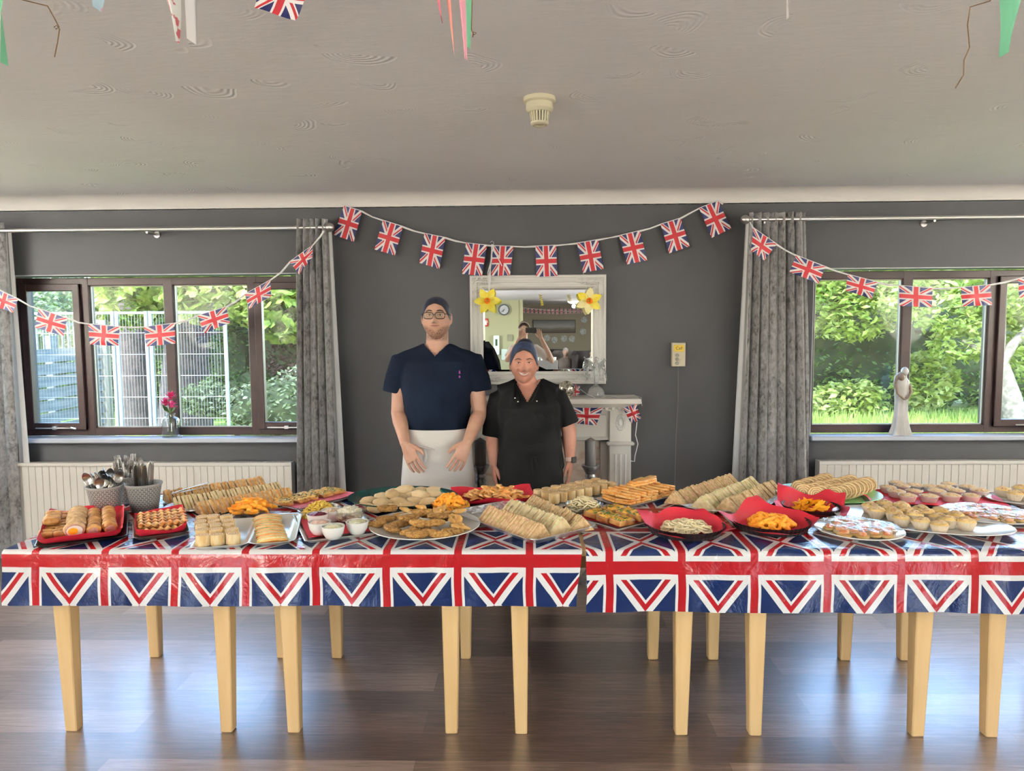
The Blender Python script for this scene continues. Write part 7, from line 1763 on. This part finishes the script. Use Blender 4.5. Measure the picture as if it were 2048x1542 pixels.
def sitter(x, y, rz, label, top, hairc, skn):
    t = thing('person', label, 'person', (x, y, 0), (0, 0, rz)); h_ = Vector((0, -.02, 1.08)); b = MB(); rs, _ = headgrid(headfn(), h_, 40, 32); b.rings(rs)
    b.rings([ring_sec(z, w, .11, .11, 0, cy) for z, w, cy in ((.44, .17, .02), (.6, .16, .04), (.8, .17, .05), (.90, .14, .04), (.95, .06, .03))]); b.tube([(0, .03, .9), (0, 0, 1.05)], .052, 14)
    for s_ in (-1, 1):
        b.tube([(s_*.16, .04, .87), (s_*.24, 0, .65), (s_*.18, -.22, .60)], [.05, .042, .028], 12); b.tube([(s_*.10, .0, .50), (s_*.11, -.42, .50), (s_*.11, -.42, .08)], [.085, .062, .045], 14)
        hand(b, Vector((s_*.18, -.22, .60)), Vector((-s_*.4, -1, -.1)), Vector((-s_, 0, 0)), Vector((0, 0, -1)), .6, .9)
    place('body', remesh(b, .008, 2), skn, t)
    k = MB(); k.rings([ring_sec(z, w, .13, .125, 0, cy) for z, w, cy in ((.42, .19, .02), (.6, .18, .04), (.8, .185, .05), (.90, .155, .04), (.95, .075, .03))])
    for s_ in (-1, 1): k.tube([(s_*.12, .04, .87), (s_*.17, .04, .86), (s_*.25, 0, .65), (s_*.20, -.16, .61)], [.06, .062, .055, .045], 12)
    place('cardigan', remesh(k, .012, 3), top, t); k = MB()
    for s_ in (-1, 1): k.tube([(s_*.09, .05, .52), (s_*.11, -.42, .52), (s_*.11, -.42, .12)], [.10, .08, .065], 12)
    place('trousers', remesh(k, .014, 3), M_ARMD, t)
    rs, _ = headgrid(headfn(), h_, 40, 16, 1.05, rmap=lambda a: R(58)+R(60)*(1-math.cos(a))/2); q = MB(); q.rings(rs, cap=False); q.build('hair', hairc, t, ang=80, fix=False)
    return t
SK3 = skin('elderly_skin', (.40, .24, .18), (.46, .29, .22)); M_GH = mat('grey_hair', (.30, .28, .26), .7)
p = MR(1131, 700, -9.0); armchair(p.x, -9.05, PI, 'dark wingback armchair of the man reflected in the mirror', M_ARM); sitter(p.x, -8.98, PI, 'elderly man in a taupe cardigan seated in an armchair, mirror reflection', m_fabric('taupe_cardigan', (.14, .115, .10), (.18, .15, .13)), M_GH, SK3)
p = MR(1180, 700, -8.4); armchair(p.x+.08, -8.45, PI-.5, 'dark wingback armchair at the right edge of the mirror reflection', M_ARMD); sitter(p.x+.06, -8.40, PI-.5, 'person in a black and white patterned top seated at right, mirror reflection', mat('black_white_pattern', (.02, .02, .02), .7, col2=(.7, .7, .7), ns=9, lo=.55, hi=.57), M_HAIR, SK3)
p = MR(1108, 700, -10.2); armchair(p.x, -10.6, PI+.3, 'dark armchair beside the cream partition, mirror reflection', M_ARMD)
p = MR(1090, 720, -6.2)
t = thing('side_cabinet', 'grey cabinet topped with white cups, mirror reflection', 'cabinet', (p.x, -6.3, 0)); ct = MR(1090, 716, -6.2).z-.05
MB().bbox(-.28, .28, -.2, .2, 0, ct, .01).build('cabinet_body', mat('grey_laminate', (.20, .19, .18), .5), t)
for k in range(7): tag(MB().lathe([(.001, 0), (.022, 0), (.034, .07), (.031, .07), (.02, .008), (.001, .006)], 16).build('cup', M_PLATE, loc=(p.x-.23+.075*k, -6.14, ct)), 'white cup on the grey cabinet in the mirror, %s' % nth(k, 7), 'cup', 'white cups on the cabinet')
p = MR(1150, 738, -6.6); t = thing('coffee_table', 'grey-topped low table at the bottom right of the reflection', 'table', (p.x, -6.7, 0))
MB().bbox(-.5, .5, -.35, .35, .70, .74, .01).build('tabletop', mat('blue_grey_top', (.20, .23, .26), .4), t)
for sx in (-1, 1):
    for sy in (-1, 1): MB().box(sx*.45-.02, sx*.45+.02, sy*.3-.02, sy*.3+.02, 0, .70).build('leg', M_STEEL, t)
